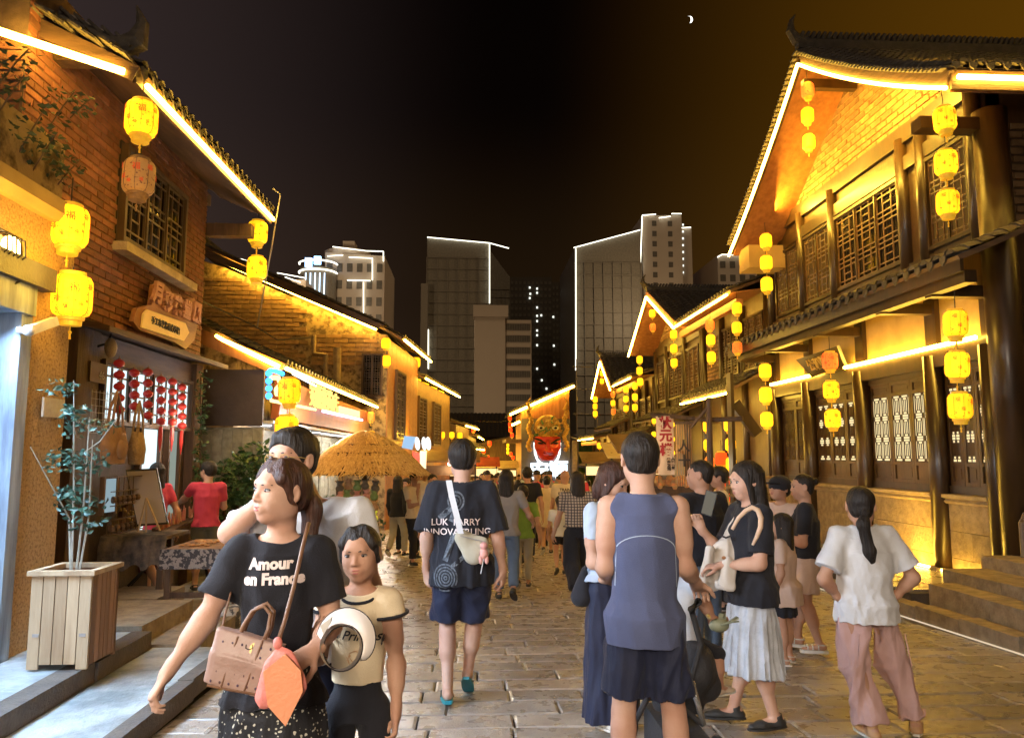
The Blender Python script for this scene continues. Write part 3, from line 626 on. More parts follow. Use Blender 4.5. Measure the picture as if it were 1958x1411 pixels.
def eave_tiles(parent, a, b, out, w=.2, single=True, m=None):
    a = Vector(a); b = Vector(b); L = (b-a).length; n = max(1, int(round(L/w))); w = L/n; key = round(w, 3)
    if key not in ET: ET[key] = rooftile(w).mesh('eave_tile'); ET[key].materials.append(m or TILE)
    F = frame((0, 0, 0), b-a, out); F3 = F.to_3x3(); z = F3.col[2]
    if z.z < 0: F3 = frame((0, 0, 0), a-b, out).to_3x3(); a, b = b, a
    q = F3.to_euler(); inv = wmat(parent).inverted()
    if single:
        for i in range(n):
            o = link('eave_tile', ET[key], None, parent, inv @ (a+(b-a)*(i+.5)/n)); o.rotation_euler = q; o.rotation_euler.y += random.uniform(-.06, .06)
    else:
        mm = MB(); tm = rooftile(w); 
        for i in range(n):
            p = a+(b-a)*(i+.5)/n; mm.raw([F3 @ Vector(v)+p for v in tm.v], tm.f)
        stuffp('eave_tiles', mm, TILE, parent).name = 'eave_tile_row'
def roof(parent, e0, e1, r0, r1, w=.2, course=.14, sag=.0, deck=True, name='roof'):
    """a slope from eave e0-e1 to ridge r0-r1: rolled tile rows in overlapping courses, boards under them"""
    e0, e1, r0, r1 = (Vector(v) for v in (e0, e1, r0, r1)); nrm = (e1-e0).cross(r0-e0).normalized()
    if nrm.z < 0: nrm = -nrm
    L = max((e1-e0).length, (r1-r0).length); H = max((r0-e0).length, (r1-e1).length); nu = max(1, int(L/w)); nv = max(2, int(H/course)); vs = []; k = 4*nu+1
    prof = [0, .035, .05, .035]
    P = lambda s, t: (e0.lerp(e1, s)).lerp(r0.lerp(r1, s), t)-Vector((0, 0, 1))*sag*4*t*(1-t)
    for j in range(nv):
        for tt, up in ((j/nv, .028), ((j+1)/nv, .004)):
            for i in range(k): vs.append(P(i/(k-1), tt)+nrm*(prof[i % 4]*(w/.2)+up+.03+random.uniform(-.004, .004)))
    fs = [(j*k+i, j*k+i+1, (j+1)*k+i+1, (j+1)*k+i) for j in range(2*nv-1) for i in range(k-1)]
    o = stuffp('roof_tiles', MB().raw(vs, fs), TILE, parent); o.name = 'tiled_'+name
    if deck:
        nn = 6; m = MB(); vs = []
        for j in range(nn+1):
            for s in (0, 1):
                p = P(s, j/nn); vs += [p+nrm*.02, p-nrm*.04]
        fs = []
        for j in range(nn):
            a = j*4; fs += [(a, a+2, a+6, a+4), (a+1, a+5, a+7, a+3), (a, a+4, a+5, a+1), (a+2, a+3, a+7, a+6)]
        fs += [(0, 1, 3, 2), (nn*4, nn*4+2, nn*4+3, nn*4+1)]; part('roof_boards', m.raw(vs, fs), WOODH, parent)
def ridge(parent, a, b, h=.16, tip=True, up=.35, near=True):
    a, b = Vector(a), Vector(b); n = max(4, int((b-a).length/.09)); d = (b-a).normalized(); m = MB()
    m.bar(a, b, .14, h*.6)
    for i in range(n):
        p = a.lerp(b, (i+.5)/n)+Vector((0, 0, h*.3)); m.bar(p, p+d*.05+Vector((0, 0, h*.45)), .16, .05, d)
    if tip:
        for e, s in (((a, -1),) if near else ((a, -1), (b, 1))):
            m.tube([e+d*s*-.25, e+d*s*.0+Vector((0, 0, .08)), e+d*s*.10+Vector((0, 0, up*.55)), e+d*s*.07+Vector((0, 0, up)), e+d*s*.0+Vector((0, 0, up*1.25))], [.09, .10, .075, .035, .006], 7)
    return part('ridge', m, TILE, parent)
def bricks(parent, M, W, H, bw, bh, mat, joint, inside=None, limit=300, proud=.012, gap=.01, name='brick', dist=None):
    """mortar backing plus separate bricks in running bond; M: lower left, x along, y up, z out"""
    rows = int(H/bh); cells = []
    for j in range(rows):
        x = -(bw/2 if j % 2 else 0)
        while x < W:
            x0, x1 = max(0, x), min(W, x+bw)
            if x1-x0 > bw*.3 and (inside is None or inside((x0+x1)/2, (j+.5)*bh)): cells.append((x0, x1, j*bh))
            x += bw
    cells.sort(key=lambda c: -((M @ Vector(((c[0]+c[1])/2, c[2], 0))).y)*-1)
    inv = wmat(parent).inverted(); R = M.to_3x3().to_euler(); ms = {}; rest = MB(); r = random.Random(9)
    for i, (x0, x1, y0) in enumerate(cells):
        w = round(x1-x0-gap, 3); hh = bh-gap
        if i < limit:
            k = (w, i % 3)
            if k not in ms:
                e = .006; jt = lambda: r.uniform(-.003, .003); z = proud
                vs = [(-w/2, 0, 0), (w/2, 0, 0), (w/2, hh, 0), (-w/2, hh, 0), (-w/2+e+jt(), e+jt(), z+jt()), (w/2-e+jt(), e+jt(), z+jt()), (w/2-e+jt(), hh-e+jt(), z+jt()), (-w/2+e+jt(), hh-e+jt(), z+jt())]
                me = MB().raw(vs, [(4, 5, 6, 7), (0, 1, 5, 4), (1, 2, 6, 5), (2, 3, 7, 6), (3, 0, 4, 7)]).mesh(name); me.materials.append(mat); ms[k] = me
            o = link(name, ms[k], None, parent, inv @ (M @ Vector(((x0+x1)/2, y0+gap/2, r.uniform(-.002, .003))))); o.rotation_euler = R
        else:
            z = proud+r.uniform(-.003, .004); rest.raw([M @ Vector(v) for v in ((x0+gap/2, y0+gap/2, 0), (x1-gap/2, y0+gap/2, 0), (x1-gap/2, y0+hh, 0), (x0+gap/2, y0+hh, 0), (x0+gap/2+.004, y0+gap/2+.004, z), (x1-gap/2-.004, y0+gap/2+.004, z), (x1-gap/2-.004, y0+hh-.004, z), (x0+gap/2+.004, y0+hh-.004, z))], [(4, 5, 6, 7), (0, 1, 5, 4), (1, 2, 6, 5), (2, 3, 7, 6), (3, 0, 4, 7)])
    if rest.v: stuffp('brickwork', rest, mat, parent)
def planks(parent, M, W, H, pw, mat, name='plank', t=.02, vert=True):
    n = max(1, int(round((W if vert else H)/pw))); s = (W if vert else H)/n; ms = []
    inv = wmat(parent).inverted(); R = M.to_3x3().to_euler()
    for k in range(2):
        me = (MB().box(.004, s-.004, 0, H, 0, t-.003*k) if vert else MB().box(0, W, .004, s-.004, 0, t-.003*k)).mesh(name); me.materials.append(mat); ms.append(me)
    for i in range(n):
        o = link(name, ms[i % 2], None, parent, inv @ (M @ Vector((i*s if vert else 0, 0 if vert else i*s, 0)))); o.rotation_euler = R
# ------------------------------------------------------------------ LEFT: stucco house with the blue lit doorway
hs = thing('stucco_house', 'low ochre stucco house with planted parapet and blue-lit doorway at the left edge', 'house', (-3.1, 4.5, 0))
X0 = -3.1; D0, D1, DZ = 3.0, 5.42, 2.62
m = MB(); m.box(-3.38, X0, D1, 5.97, .0, 3.3); m.box(-3.38, X0, -4, D0, 0, 3.3); m.box(-3.38, X0, D0, D1, DZ, 3.3); m.box(-7, -3.38, 5.7, 5.97, 0, 3.3); m.box(-7, -3.38, -4, 5.7, 3.1, 3.3); m.box(-7, -6.8, -4, 5.7, 0, 3.1)
part('wall', m, STUC, hs)
part('floor', MB().box(-6.8, -3.1, -4, 5.7, .05, .235), CONC, hs); part('inner_wall', MB().box(-5.6, -5.5, 2.4, 5.7, .24, 3.1), pm('white_shop_wall', (.7, .74, .76), (.6, .65, .68), 3, .6), hs)
cp = MB(); cp.prism([(-3.45, -4, 3.3), (-3.04, -4, 3.3), (-3.0, -4, 3.36), (-3.02, -4, 3.47), (-3.2, -4, 3.56), (-3.45, -4, 3.56)], (0, 9.98, 0)); plight('lantern_glow', (-2.75, 5.35, 2.9), 26, AMB, .15); plight('lantern_glow', (-2.55, 7.2, 4.2), 18, AMB, .15); plight('sconce_glow', (-2.93, 4.75, 3.0), 14, AMB, .05); plight('lantern_glow', (-2.3, 10.8, 2.3), 22, AMB, .15); part('coping', cp, PLAS, hs)
part('parapet', MB().box(-3.5, -3.22, -4, 5.96, 3.56, 4.02), STUC2, hs)
df = part('door_frame', MB().box(-3.3, X0+.03, D1-.13, D1, .24, DZ).box(-3.3, X0+.05, D0, D1, DZ-.06, DZ+.14), pm('blue_grey_timber', (.30, .36, .42), (.12, .14, .18), 10, .5, .5, 40, stretch=(1, 1, .15)), hs)
lt = MB().box(-3.42, X0+.10, D0-.15, D1+.14, DZ+.14, DZ+.3); part('lintel', lt, pm('slate_lintel', (.06, .055, .07), (.04, .035, .045), 6, .6, .5, 30), hs)
dr = part('door', MB().box(-3.34, -3.29, 4.45, D1-.14, .26, DZ-.08), pm('blue_glass_door', (.25, .4, .6), (.16, .28, .45), 3, .15), hs); part('door_stile', MB().box(-3.35, -3.27, 4.9, 4.97, .26, DZ-.08).box(-3.35, -3.27, 5.2, 5.275, .26, DZ-.08), WOOD, dr); part('handle', MB().tube([(-3.26, 5.05, 1.05), (-3.23, 5.05, 1.1), (-3.23, 5.05, 1.35), (-3.26, 5.05, 1.4)], .014, 6), GREYM, dr)
part('ceiling_light', MB().box(-4.4, -4.3, 3.1, 5.2, 3.03, 3.08), em('cool_tube', (.55, .78, 1), 12), hs)
# wall lantern sconce and security camera
sc = thing('wall_lamp', 'black iron scroll wall lamp glowing on the stucco at the left edge', 'lamp', tuple(at(8, 500, X=-3.05)))
P0 = at(6, 480, X=-3.08); m = MB()
for k in range(5): m.tube([P0+Vector((.0, .05*k-.12, .10)), P0+Vector((.09, .05*k-.12, .09)), P0+Vector((.10, .05*k-.12, -.02)), P0+Vector((.02, .05*k-.12, -.09))], .006, 5)
m.tube([P0+Vector((.02, .16, .12)), P0+Vector((.03, -.16, .12))], .01, 6); m.tube([P0+Vector((.02, .14, .12)), P0+Vector((.04, .17, -.15)), P0+Vector((.02, .1, -.2))], .011, 6); part('bracket', m, METAL, sc)
part('bulb', MB().ball(P0+Vector((.05, 0, .03)), (.04, .09, .07)), em('warm_bulb', (1, .66, .22), 26), sc, smooth=True)
P0 = at(55, 632, X=-3.0); sc = thing('security_camera', 'small white security camera at the top of the blue doorway', 'camera', tuple(P0)); part('camera_body', MB().bar(P0, P0+Vector((.06, .2, .1)), .06, .06), WHITE_R, sc); part('bracket', MB().tube([P0+Vector((-.08, 0, 0)), P0+Vector((0, .03, .0))], .025, 8).ball(P0, .04), WHITE_R, sc)
pl_ = at(100, 780, X=-3.07); pq = solo('paper_notice', MB().box(-3.07, -3.055, pl_.y-.14, pl_.y+.14, pl_.z-.07, pl_.z+.07), pm('paper_pale', (.6, .55, .45), (.5, .42, .34), 30, .8), 'small torn paper notice on the corner of the stucco wall', 'notice')
# ------------------------------------------------------------------ LEFT: brick house A
ha = thing('brick_house', 'two storey red brick house with lattice window and rolled tile eave on the left', 'house', (-3.6, 8.1, 0)); XA = -3.6
part('wall', MB().box(-3.85, XA, 6.0, 10.2, 2.8, 5.6).prism([(-7, 6.0, 0), (-3.85, 6.0, 0), (-3.85, 6.0, 5.0), (-7, 6.0, 6.3)], (0, .2, 0)).box(-7, -3.85, 9.98, 10.2, 0, 6.2), JOINT, ha)
wy0, wy1, wz0, wz1 = 7.72, 9.28, 3.80, 4.72
bricks(ha, frame((XA, 6.0, 2.86), (0, 1, 0), (0, 0, 1)), 4.2, 2.5, .25, .074, BRICK, JOINT, lambda x, y: not (wy0-.08 < x+6.0 < wy1+.08 and wz0-.08 < y+2.86 < wz1+.1), 300)
bricks(ha, frame((-7, 6.0, 3.3), (1, 0, 0), (0, 0, 1)), 3.4, 2.8, .26, .085, BRICK, JOINT, lambda x, y: 3.3+y < 4.85+(3.4-x)*.41, 0)
rec = part('window_recess', MB().box(XA+.002, XA+.016, wy0-.06, wy1+.06, wz0-.06, wz1+.08), pm('dark_recess_boards', (.03, .018, .012), (.02, .012, .009), 8, .7), ha)
window(ha, frame((XA+.018, wy0, wz0), (0, 1, 0), (0, 0, 1)), wy1-wy0, wz1-wz0, 3, 2, None, LAC2, LAC2)
part('window_sill', MB().box(XA, XA+.16, wy0-.12, wy1+.28, wz0-.17, wz0-.08), STN, ha)
part('ledge_board', MB().prism([(XA, 7.0, 2.78), (XA+.34, 6.95, 2.70), (XA+.35, 10.3, 2.73), (XA, 10.4, 2.81)], (0, 0, .055)), WOODH, ha)
part('gable_beam', MB().box(XA-3, XA+.5, 6.35, 6.5, 4.95, 5.1), WOOD, ha)
# roof A
eN, eF = Vector((-2.9, 6.4, 4.92)), Vector((-2.86, 10.75, 5.02)); rN, rF = Vector((-6.2, 5.35, 6.2)), Vector((-6.2, 10.75, 6.5))
roof(ha, eN, eF, rN, rF, .22); eave_tiles(ha, eN+Vector((0, .1, .05)), eF+Vector((0, 0, .05)), (1, 0, 0), .22)
part('eave_board', MB().bar(eN+Vector((-.02, 0, -.07)), eF+Vector((-.02, 0, -.07)), .03, .13), WOODH, ha)
part('verge_board', MB().bar(eN+Vector((0, -.02, -.07)), rN+Vector((0, -.02, -.07)), .03, .15), WOODH, ha)
led(ha, [eN+Vector((.03, .14, -.09)), eF+Vector((.03, -.05, -.09))]); led(ha, [Vector((-2.98, 6.34, 4.85)), at(-20, 54, Y=5.75)], .03)
vt = MB()
for i in range(30):
    p = eN.lerp(rN, (i+.2)/30)+Vector((0, -.05, .03+.02*(i % 2))); vt.bar(p, p+Vector((-.16, 0, .10)), .26, .02)
    if i % 2: vt.bar(p+Vector((0, .05, .05)), p+Vector((-.14, .05, .12)), .2, .02)
stuffp('verge_tiles', vt, TILE, ha).name = 'verge_tile_stack'
m = MB(); q = Vector((-2.98, 6.5, 5.0)); m.tube([q+Vector((-1.3, -.1, .66)), q+Vector((-.6, -.05, .32)), q+Vector((-.15, 0, .14)), q+Vector((.03, 0, .22)), q+Vector((.06, 0, .38)), q+Vector((.0, 0, .55))], [.06, .085, .11, .10, .055, .008], 7)
for i in range(10): p = q+Vector((-.12*i, 0, .13+.055*i)); m.bar(p, p+Vector((-.13, 0, .12)), .18, .025)
part('curled_corner_ridge', m, TILE, ha)
part('soffit', MB().prism([(XA, 6.4, 5.17), (-2.93, 6.4, 4.84), (-2.9, 10.7, 4.94), (XA, 10.7, 5.24)], (0, 0, .02)), WOODH, ha)
part('tie_beam', MB().box(XA, -3.0, 10.22, 10.38, 4.55, 4.72).box(-7, XA, 10.22, 10.36, 5.0, 5.15), WOOD, ha)
# ground floor timber front of A
part('timber_post', MB().box(XA-.1, XA+.05, 7.0, 7.42, 0, 2.76), WOOD, ha); part('timber_post', MB().box(XA-.1, XA+.06, 9.95, 10.2, 0, 2.76), WOOD, ha)
part('fascia_board', MB().box(XA-.06, XA+.0, 7.42, 9.95, 2.52, 2.76), WOODH, ha); part('dark_entry', MB().box(XA-.9, XA-.85, 6.2, 7.0, 0, 2.8), pm('dark_entry_boards', (.03, .02, .018), (.02, .014, .012), 6, .8), ha)
window(ha, frame((XA-.03, 7.6, 1.93), (0, 1, 0), (0, 0, 1)), 2.3, .56, 4, 1, COOL, WOOD, LAC2, .04)
for a, b, g_ in ((8.55, 9.02, COOL), (9.32, 9.62, em('dim_glass', (.6, .7, .6), .45))):
    f = part('shop_window', MB().box(XA-.04, XA+.02, a-.05, a, .75, 1.88).box(XA-.04, XA+.02, b, b+.05, .75, 1.88), WOOD, ha); part('pane', MB().box(XA-.03, XA-.02, a, b, .75, 1.88), g_, f)
part('lower_wall', MB().box(XA-.12, XA-.045, 7.42, 9.95, -.1, 1.9), pm('dark_shop_boards', (.06, .035, .025), (.035, .02, .014), 7, .7, .4, 40), ha)
# ------------------------------------------------------------------ LEFT: low shop and gabled brick house B behind it
lo = thing('low_shop', 'low lean-to shop with illuminated fascia, weathered wooden shutters and tiled pent roof', 'shop', (-3.2, 14, G(14)))
c0, c1 = Vector((-2.7, 11.0, 2.86)), Vector((-2.7, 22.0, 2.96)); v0 = at(412, 643, Y=10.9); r1 = Vector((v0.x, 22, v0.z+.15))
roof(lo, c0, c1, Vector((v0.x-.4, 11, v0.z+.26)), Vector((r1.x-.4, 22, r1.z+.26)), .24); eave_tiles(lo, c0+Vector((0, .1, .06)), c1+Vector((0, 0, .06)), (1, 0, 0), .24)
led(lo, [v0, c0+Vector((-.03, -.1, -.02))], .03); led(lo, [c0+Vector((.04, .05, -.03)), c1+Vector((.04, -.2, -.03))], .03)
part('verge_board', MB().bar(v0+Vector((-.5, -.04, .12)), c0+Vector((0, -.04, -.06)), .04, .2), ORW, lo)
part('wall', MB().box(-7, -3.55, 11.6, 22, -.6, 3.2), STUC2, lo)
part('side_panel', MB().box(-6.5, -2.95, 10.95, 11.0, 2.0, 2.8), pm('dark_tarpaulin', (.05, .035, .035), (.035, .025, .026), 3, .6, .4, 10), lo)
sg = part('fascia_sign', MB().prism([(-2.86, 11.5, 2.13), (-2.80, 11.45, 2.72), (-2.74, 21.0, 2.72), (-2.8, 21.0, 2.13)], (-.12, 0, 0)), pm('orange_fascia', (.30, .085, .02), (.2, .06, .018), 3, .5), lo)
FW = em('sign_glow_yellow', (1, .72, .2), 1.5)
MS = frame((-2.715, 15.2, 2.42), (0, 1, 0), (0, 0, 1))
for i, ch in enumerate('老字号小吃'): pass
for i, ch in enumerate('安顺裹卷店'): c_ = at(598+i*10.8, 757+i*4.6, X=-2.70); text('sign_letter', ch, .46, FW, sg, frame(c_, (0, 1, 0), (0, 0, 1)) @ Matrix.Scale(1.0+.16*i, 4, (1, 0, 0)), .02, .0)
part('sign_emblem', MB().tube([at(x, y, X=-2.71) for x, y in ((519, 722), (532, 722), (536, 735), (528, 745), (530, 755))], .035, 6), em('sign_emblem_glow', (1, .7, .3), 2.5), sg)
part('light_box', MB().prism([at(x, y, X=-2.69) for x, y in ((650, 776), (688, 786), (688, 798), (650, 790))], (-.03, 0, 0)), em('sign_box_glow', (1, .8, .35), 1.8), sg)
LP_ = lambda a, b, n: [at(a[0]+(b[0]-a[0])*i/(n-1), a[1]+(b[1]-a[1])*i/(n-1), X=-2.68) for i in range(n)]
m = MB()
for p in LP_((519, 766), (603, 783), 26): m.ball(p, .026, 6, 4)
part('bulb_row', m, em('sign_bulbs', (1, .72, .3), 2.5), sg); part('neon_tube', MB().tube(LP_((618, 786), (692, 803), 4), .03, 6), em('neon_lilac', (.8, .6, 1), 4), sg); part('neon_tube', MB().tube(LP_((560, 715), (604, 738), 4), .016, 6), em('neon_pale', (.9, .9, 1), 3), sg)
m = MB()
for p in LP_((514, 714), (514, 757), 4): m.ball(p, .045, 8, 5)
for i in range(7): m.ball(at(516+i*4, 707+(i-3)**2*.25+i*.9, X=-2.68), .034, 8, 5)
part('blue_bulb', m, em('blue_bulbs', (.03, .25, 1), 7), sg)
aw = part('awning_ceiling', MB().box(-3.55, -2.82, 11.05, 21.5, 2.04, 2.08), pm('pale_ceiling_panel', (.42, .42, .42), (.3, .3, .3), 4, .4), lo)
for i in range(9): part('downlight', MB().lathe([(.085, 0), (.085, -.012)], 12, (-3.1, 11.7+i*.95, 2.036)), em('downlight_glow', (.9, .95, 1), 5), aw)
sh_ = pm('weathered_pale_boards', (.34, .33, .28), (.2, .19, .155), 9, .75, .5, 45, stretch=(1, .2, 1), per=.1)
for i in range(7):
    y0 = 11.75+i*1.25; f = part('shutter', MB().box(-3.55, -3.47, y0, y0+.09, -.2, 2.0).box(-3.55, -3.47, y0+1.1, y0+1.19, -.2, 2.0).box(-3.54, -3.475, y0+.09, y0+1.1, 1.35, 1.42).box(-3.54, -3.475, y0+.09, y0+1.1, 1.9, 2.0), sh_, lo)
    for k in range(4): part('board', MB().box(-3.53, -3.50, y0+.09, y0+1.1, 1.425+k*.12, 1.54+k*.12), sh_, f)
    for k in range(6): part('board', MB().box(-3.53, -3.50, y0+.095+k*.168, y0+.09+(k+1)*.166, -.2, 1.35), sh_, f)
dd = part('side_boards', MB().box(-6.5, -3.8, 11.0, 11.06, -.3, 2.0), LAC2, lo); part('pale_door', MB().box(-3.8, -2.95, 11.02, 11.08, -.3, 1.98), sh_, lo)
for k in range(6): part('board', MB().box(-3.79+k*.14, -3.66+k*.14, 10.995, 11.018, -.3, 1.95), sh_, dd)
hb = thing('gabled_brick_house', 'tall gabled house of patched brick and peeling plaster above the low shop roof', 'house', (-5, 22, G(22)))
p1 = at(430, 505, Y=22); p2 = at(722, 632, Y=22); p3 = at(385, 490, Y=22)
poly = [(-9, 22, -1), (-2.43, 22, -1), (-2.43, 22, 5.05), (p2.x-.1, 22, p2.z-.08), (p1.x, 22, p1.z-.1), (-8.2, 22, 7.3), (-9, 22, 7.0)]
part('wall', MB().prism(poly, (0, 6, 0)), STUC2, hb)
MBk = frame((-7.9, 21.99, 3.7), (1, 0, 0), (0, 0, 1)); bricks(hb, MBk, 3.2, 3.0, .42, .13, BRICKY, JOINT, lambda x, y: (y+3.7) < 7.3-(x+.4)*.43 and (x < 2.8 or (y*3) % 1 < .5), 150, .03, .02)
bricks(hb, frame((-4.6, 21.99, 4.15), (1, 0, 0), (0, 0, 1)), 2.1, 1.0, .42, .13, BRICKY, JOINT, lambda x, y: (y+4.15) < 7.3-(x+3.7)*.44, 60, .03, .02)
led(hb, [p1+Vector((0, -.25, 0)), p2+Vector((0, -.25, 0))], .045)
roof(hb, p2+Vector((.2, -.3, .1)), Vector((-2.3, 28, 5.3)), p1+Vector((-1.2, -.3, .75)), Vector((-8.4, 28, 7.8)), .26, .2)
part('verge_board', MB().bar(p1+Vector((-.9, -.3, .42)), p2+Vector((.1, -.3, .06)), .05, .18), WOODH, hb); ridge(hb, p1+Vector((-.6, 0, .62)), p1+Vector((-.6, 5, .62)), .2, True, .5)
window(hb, frame(at(694, 755, Y=21.95), (1, 0, 0), (0, 0, 1)), .50, 1.15, 2, 4, DARKG, WOOD, LAC2, .05, True)
pp = MB().tube([at(600, 640, Y=21.7), at(600, 675, Y=21.7), at(623, 678, Y=21.7), at(623, 740, Y=21.7)], .07, 8); pp.tube([at(645, 665, Y=21.7), at(645, 745, Y=21.7)], .11, 8); part('drain_pipe', pp, pm('ochre_pipe', (.45, .33, .17), (.3, .2, .1), 9, .5), hb)
# further houses of the left row: plan line, heights, facade finish
def rowhouse(label, a, b, z, back, wall, boards=None, wins=(), leds=True, pent=None, name='row_house', tilew=.26, fwz=None, over=.45, rise=1.5):
    a = Vector((a[0], a[1], 0)); b = Vector((b[0], b[1], 0)); d = (b-a).normalized(); out = Vector((d.y, -d.x, 0)) if a.x < 0 else Vector((-d.y, d.x, 0)); inw = -out*back; z0 = -1.8
    t = thing(name, label, 'house', (a.x, a.y, G(a.y)))
    pts = [a, b, b+inw, a+inw]; part('wall', MB().prism([(p.x, p.y, z0) for p in pts], (0, 0, z-z0)), wall, t)
    F = frame(a, d, (0, 0, 1)) if a.x < 0 else frame(b, -d, (0, 0, 1)); L = (b-a).length
    if boards: planks(t, F @ Matrix.Translation((0, boards[1], .002)), L*boards[3] if len(boards) > 3 else L, boards[2]-boards[1], boards[0], ORW if a.x < 0 else LAC2)
    for (u, zz, w, h, lv, gl) in wins: window(t, F @ Matrix.Translation((u, zz, .03)), w, h, lv, 3, gl, LAC2 if a.x > 0 else WOOD, LAC2, .06)
    up = Vector((0, 0, z)); e0, e1 = a+out*over+up, b+out*over+up; r0, r1_ = a+inw*.5+up+Vector((0, 0, rise)), b+inw*.5+up+Vector((0, 0, rise))
    roof(t, e0, e1, r0, r1_, tilew, .22); roof(t, a+inw+up, b+inw+up, r0, r1_, tilew, .3, deck=False, name='rear_slope'); eave_tiles(t, e0+Vector((0, 0, .06)), e1+Vector((0, 0, .06)), out, tilew, single=a.y < 24)
    part('gable', MB().prism([a+up-d*-.05, r0-d*-.05, a+inw+up-d*-.05], d*.1), wall, t)
    if leds: led(t, [e0+Vector((0, 0, -.05))+out*.04, e1+Vector((0, 0, -.05))+out*.04], .036)
    if pent:
        pz, po = pent; q0, q1 = a+out*po+Vector((0, 0, pz)), b+out*po+Vector((0, 0, pz)); roof(t, q0, q1, a+out*.02+Vector((0, 0, pz+.38)), b+out*.02+Vector((0, 0, pz+.38)), tilew, .2, name='pent_roof'); led(t, [q0+Vector((0, 0, -.06)), q1+Vector((0, 0, -.06))], .036); eave_tiles(t, q0+Vector((0, 0, .05)), q1+Vector((0, 0, .05)), out, tilew, single=False)
    return t
rowhouse('orange boarded house with one tall window beside the gabled brick house', (-2.42, 22.0), (-1.92, 27.2), 4.95, 5, ORW, (.3, -.6, 4.9), [(1.1, 2.1, 1.4, 2.0, 2, DARKG)], True)
rowhouse('two storey house with paired dark lattice windows behind the orange boarded house', (-2.1, 27.3), (-1.0, 36.2), 4.35, 5, pm('brown_plaster', (.22, .13, .06), (.14, .08, .04), 4, .8, .3), (.5, -.6, 1.7), [(1.0, 2.0, 1.5, 1.7, 2, DARKG), (4.2, 2.0, 1.7, 1.7, 2, PAPERD)], True, rise=1.0)
rowhouse('low tiled shop with a glowing pent eave beyond the paired windows', (-.7, 36.4), (-.05, 42), 3.0, 5, WOOD, None, [(1, .3, 2.5, 1.4, 3, PAPER)], True, (1.9, .8), rise=.8)
rowhouse('small far shop with amber eave on the left of the street end', (-.05, 42.2), (.35, 50), 2.6, 5, WOOD, None, [(1.5, .0, 4, 1.4, 3, PAPER)], True, (1.4, .8), rise=.8)
rowhouse('last low eaved shop on the left before the dark gate', (.4, 50.2), (.7, 60), 2.1, 5, WOOD, None, [(2.5, -.6, 5, 1.3, 3, PAPER)], True, None, rise=.7)
gt = thing('gate_house', 'dark tiled gate house closing the far end of the street', 'house', (2, 66, G(62)))
part('wall', MB().box(-2, 4.2, 66, 70, -3, 3.6), LAC2, gt); roof(gt, (-3, 65, 3.0), (5, 65, 3.0), (-3, 68, 5.2), (5, 68, 5.2), .35, .3)
for k in range(3): window(gt, frame((.55+k*1.15, 65.98, -1.1), (1, 0, 0), (0, 0, 1)), .85, 1.9, 2, 3, em('gate_pane', (.9, 1, .8), .9), LAC, LAC, .08)
# ------------------------------------------------------------------ RIGHT: big timber house with the brick gable
hr = thing('gabled_timber_house', 'large dark timber house with amber-lit brick gable towering on the right', 'house', (6.2, 11.5, 0)); XR = 6.2; YN, YF = 8.6, 15.1
FR = lambda y, z, x=XR: frame((x, y, z), (0, -1, 0), (0, 0, 1))
# stone base with cap, four bays between posts
cols = [8.62, 9.74, 11.62, 13.5, 15.0]
part('inner_wall', MB().box(XR+.12, 12, YN, YF, -.4, 6.1), LAC2, hr)
for i in range(4):
    y0, y1 = cols[i]+.13, cols[i+1]-.13
    for r_ in range(3):
        n_ = 2 if r_ % 2 else 1; 
        for k in range(n_): part('stone_block', MB().box(XR-.03-.004*((r_+k) % 2), XR+.12, y0+(y1-y0)*k/n_+.004, y0+(y1-y0)*(k+1)/n_-.004, -.05+r_*.34, .285+r_*.34), STNR, hr)
    part('sill_stone', MB().prism([(XR+.1, y0, .97), (XR-.06, y0, .97), (XR-.09, y0, 1.0), (XR-.06, y0, 1.03), (XR-.12, y0, 1.05), (XR-.12, y0, 1.09), (XR+.1, y0, 1.1)], (0, y1-y0, 0)), STN, hr)
    nl = (3, 3, 3, 2)[i]; w = (y1-y0)/nl
    part('window_frame', MB().box(XR-.0, XR+.12, y0, y1, 1.1, 1.2).box(XR-.0, XR+.12, y0, y1, 2.66, 2.74), LAC, hr)
    for k in range(nl):
        doorleaf(hr, FR(y1-k*w-.004, 1.2, XR+.05), w-.008, 1.46, PAPERD if i == 3 else PAPER, i == 1)
for y_ in cols: part('post', MB().tube([(XR-.04, y_, -.05), (XR-.04, y_, 2.9)], .125, 16), LAC, hr, smooth=True); part('post_base', MB().lathe([(.16, -.06), (.21, .0), (.22, .08), (.17, .15)], 16, (XR-.04, y_, 0)), STNR, hr)
part('lintel_beam', MB().box(XR-.10, XR+.1, YN-.1, YF, 2.74, 2.98), LAC, hr)
led(hr, [(XR-.13, 8.72, 3.0), (XR-.13, 11.95, 3.0)], .026); led(hr, [(XR-.13, 12.9, 3.0), (XR-.13, 15.0, 3.0)], .026)
part('plaster_panel', MB().box(XR+.02, XR+.12, YN, YF, 2.98, 3.75), PLAS, hr)
for y_ in cols:
    part('bracket_beam', MB().box(XR-.75, XR+.05, y_-.07, y_+.07, 3.46, 3.60), LAC, hr); part('post_upper', MB().box(XR-.05, XR+.05, y_-.12, y_+.12, 2.98, 3.75), LAC, hr)
part('purlin', MB().box(5.42, 5.56, 7.9, YF, 3.48, 3.62), LAC, hr)
# pent roof
roof(hr, (5.3, 7.8, 3.74), (5.3, YF+.2, 3.74), (XR, 7.8, 4.12), (XR, YF+.2, 4.12), .24, .16, name='pent_roof'); eave_tiles(hr, (5.3, 7.8, 3.80), (5.3, YF+.2, 3.80), (-1, 0, 0), .24)
part('fascia_board', MB().box(5.31, 5.35, 7.8, YF+.2, 3.58, 3.72), LAC, hr)
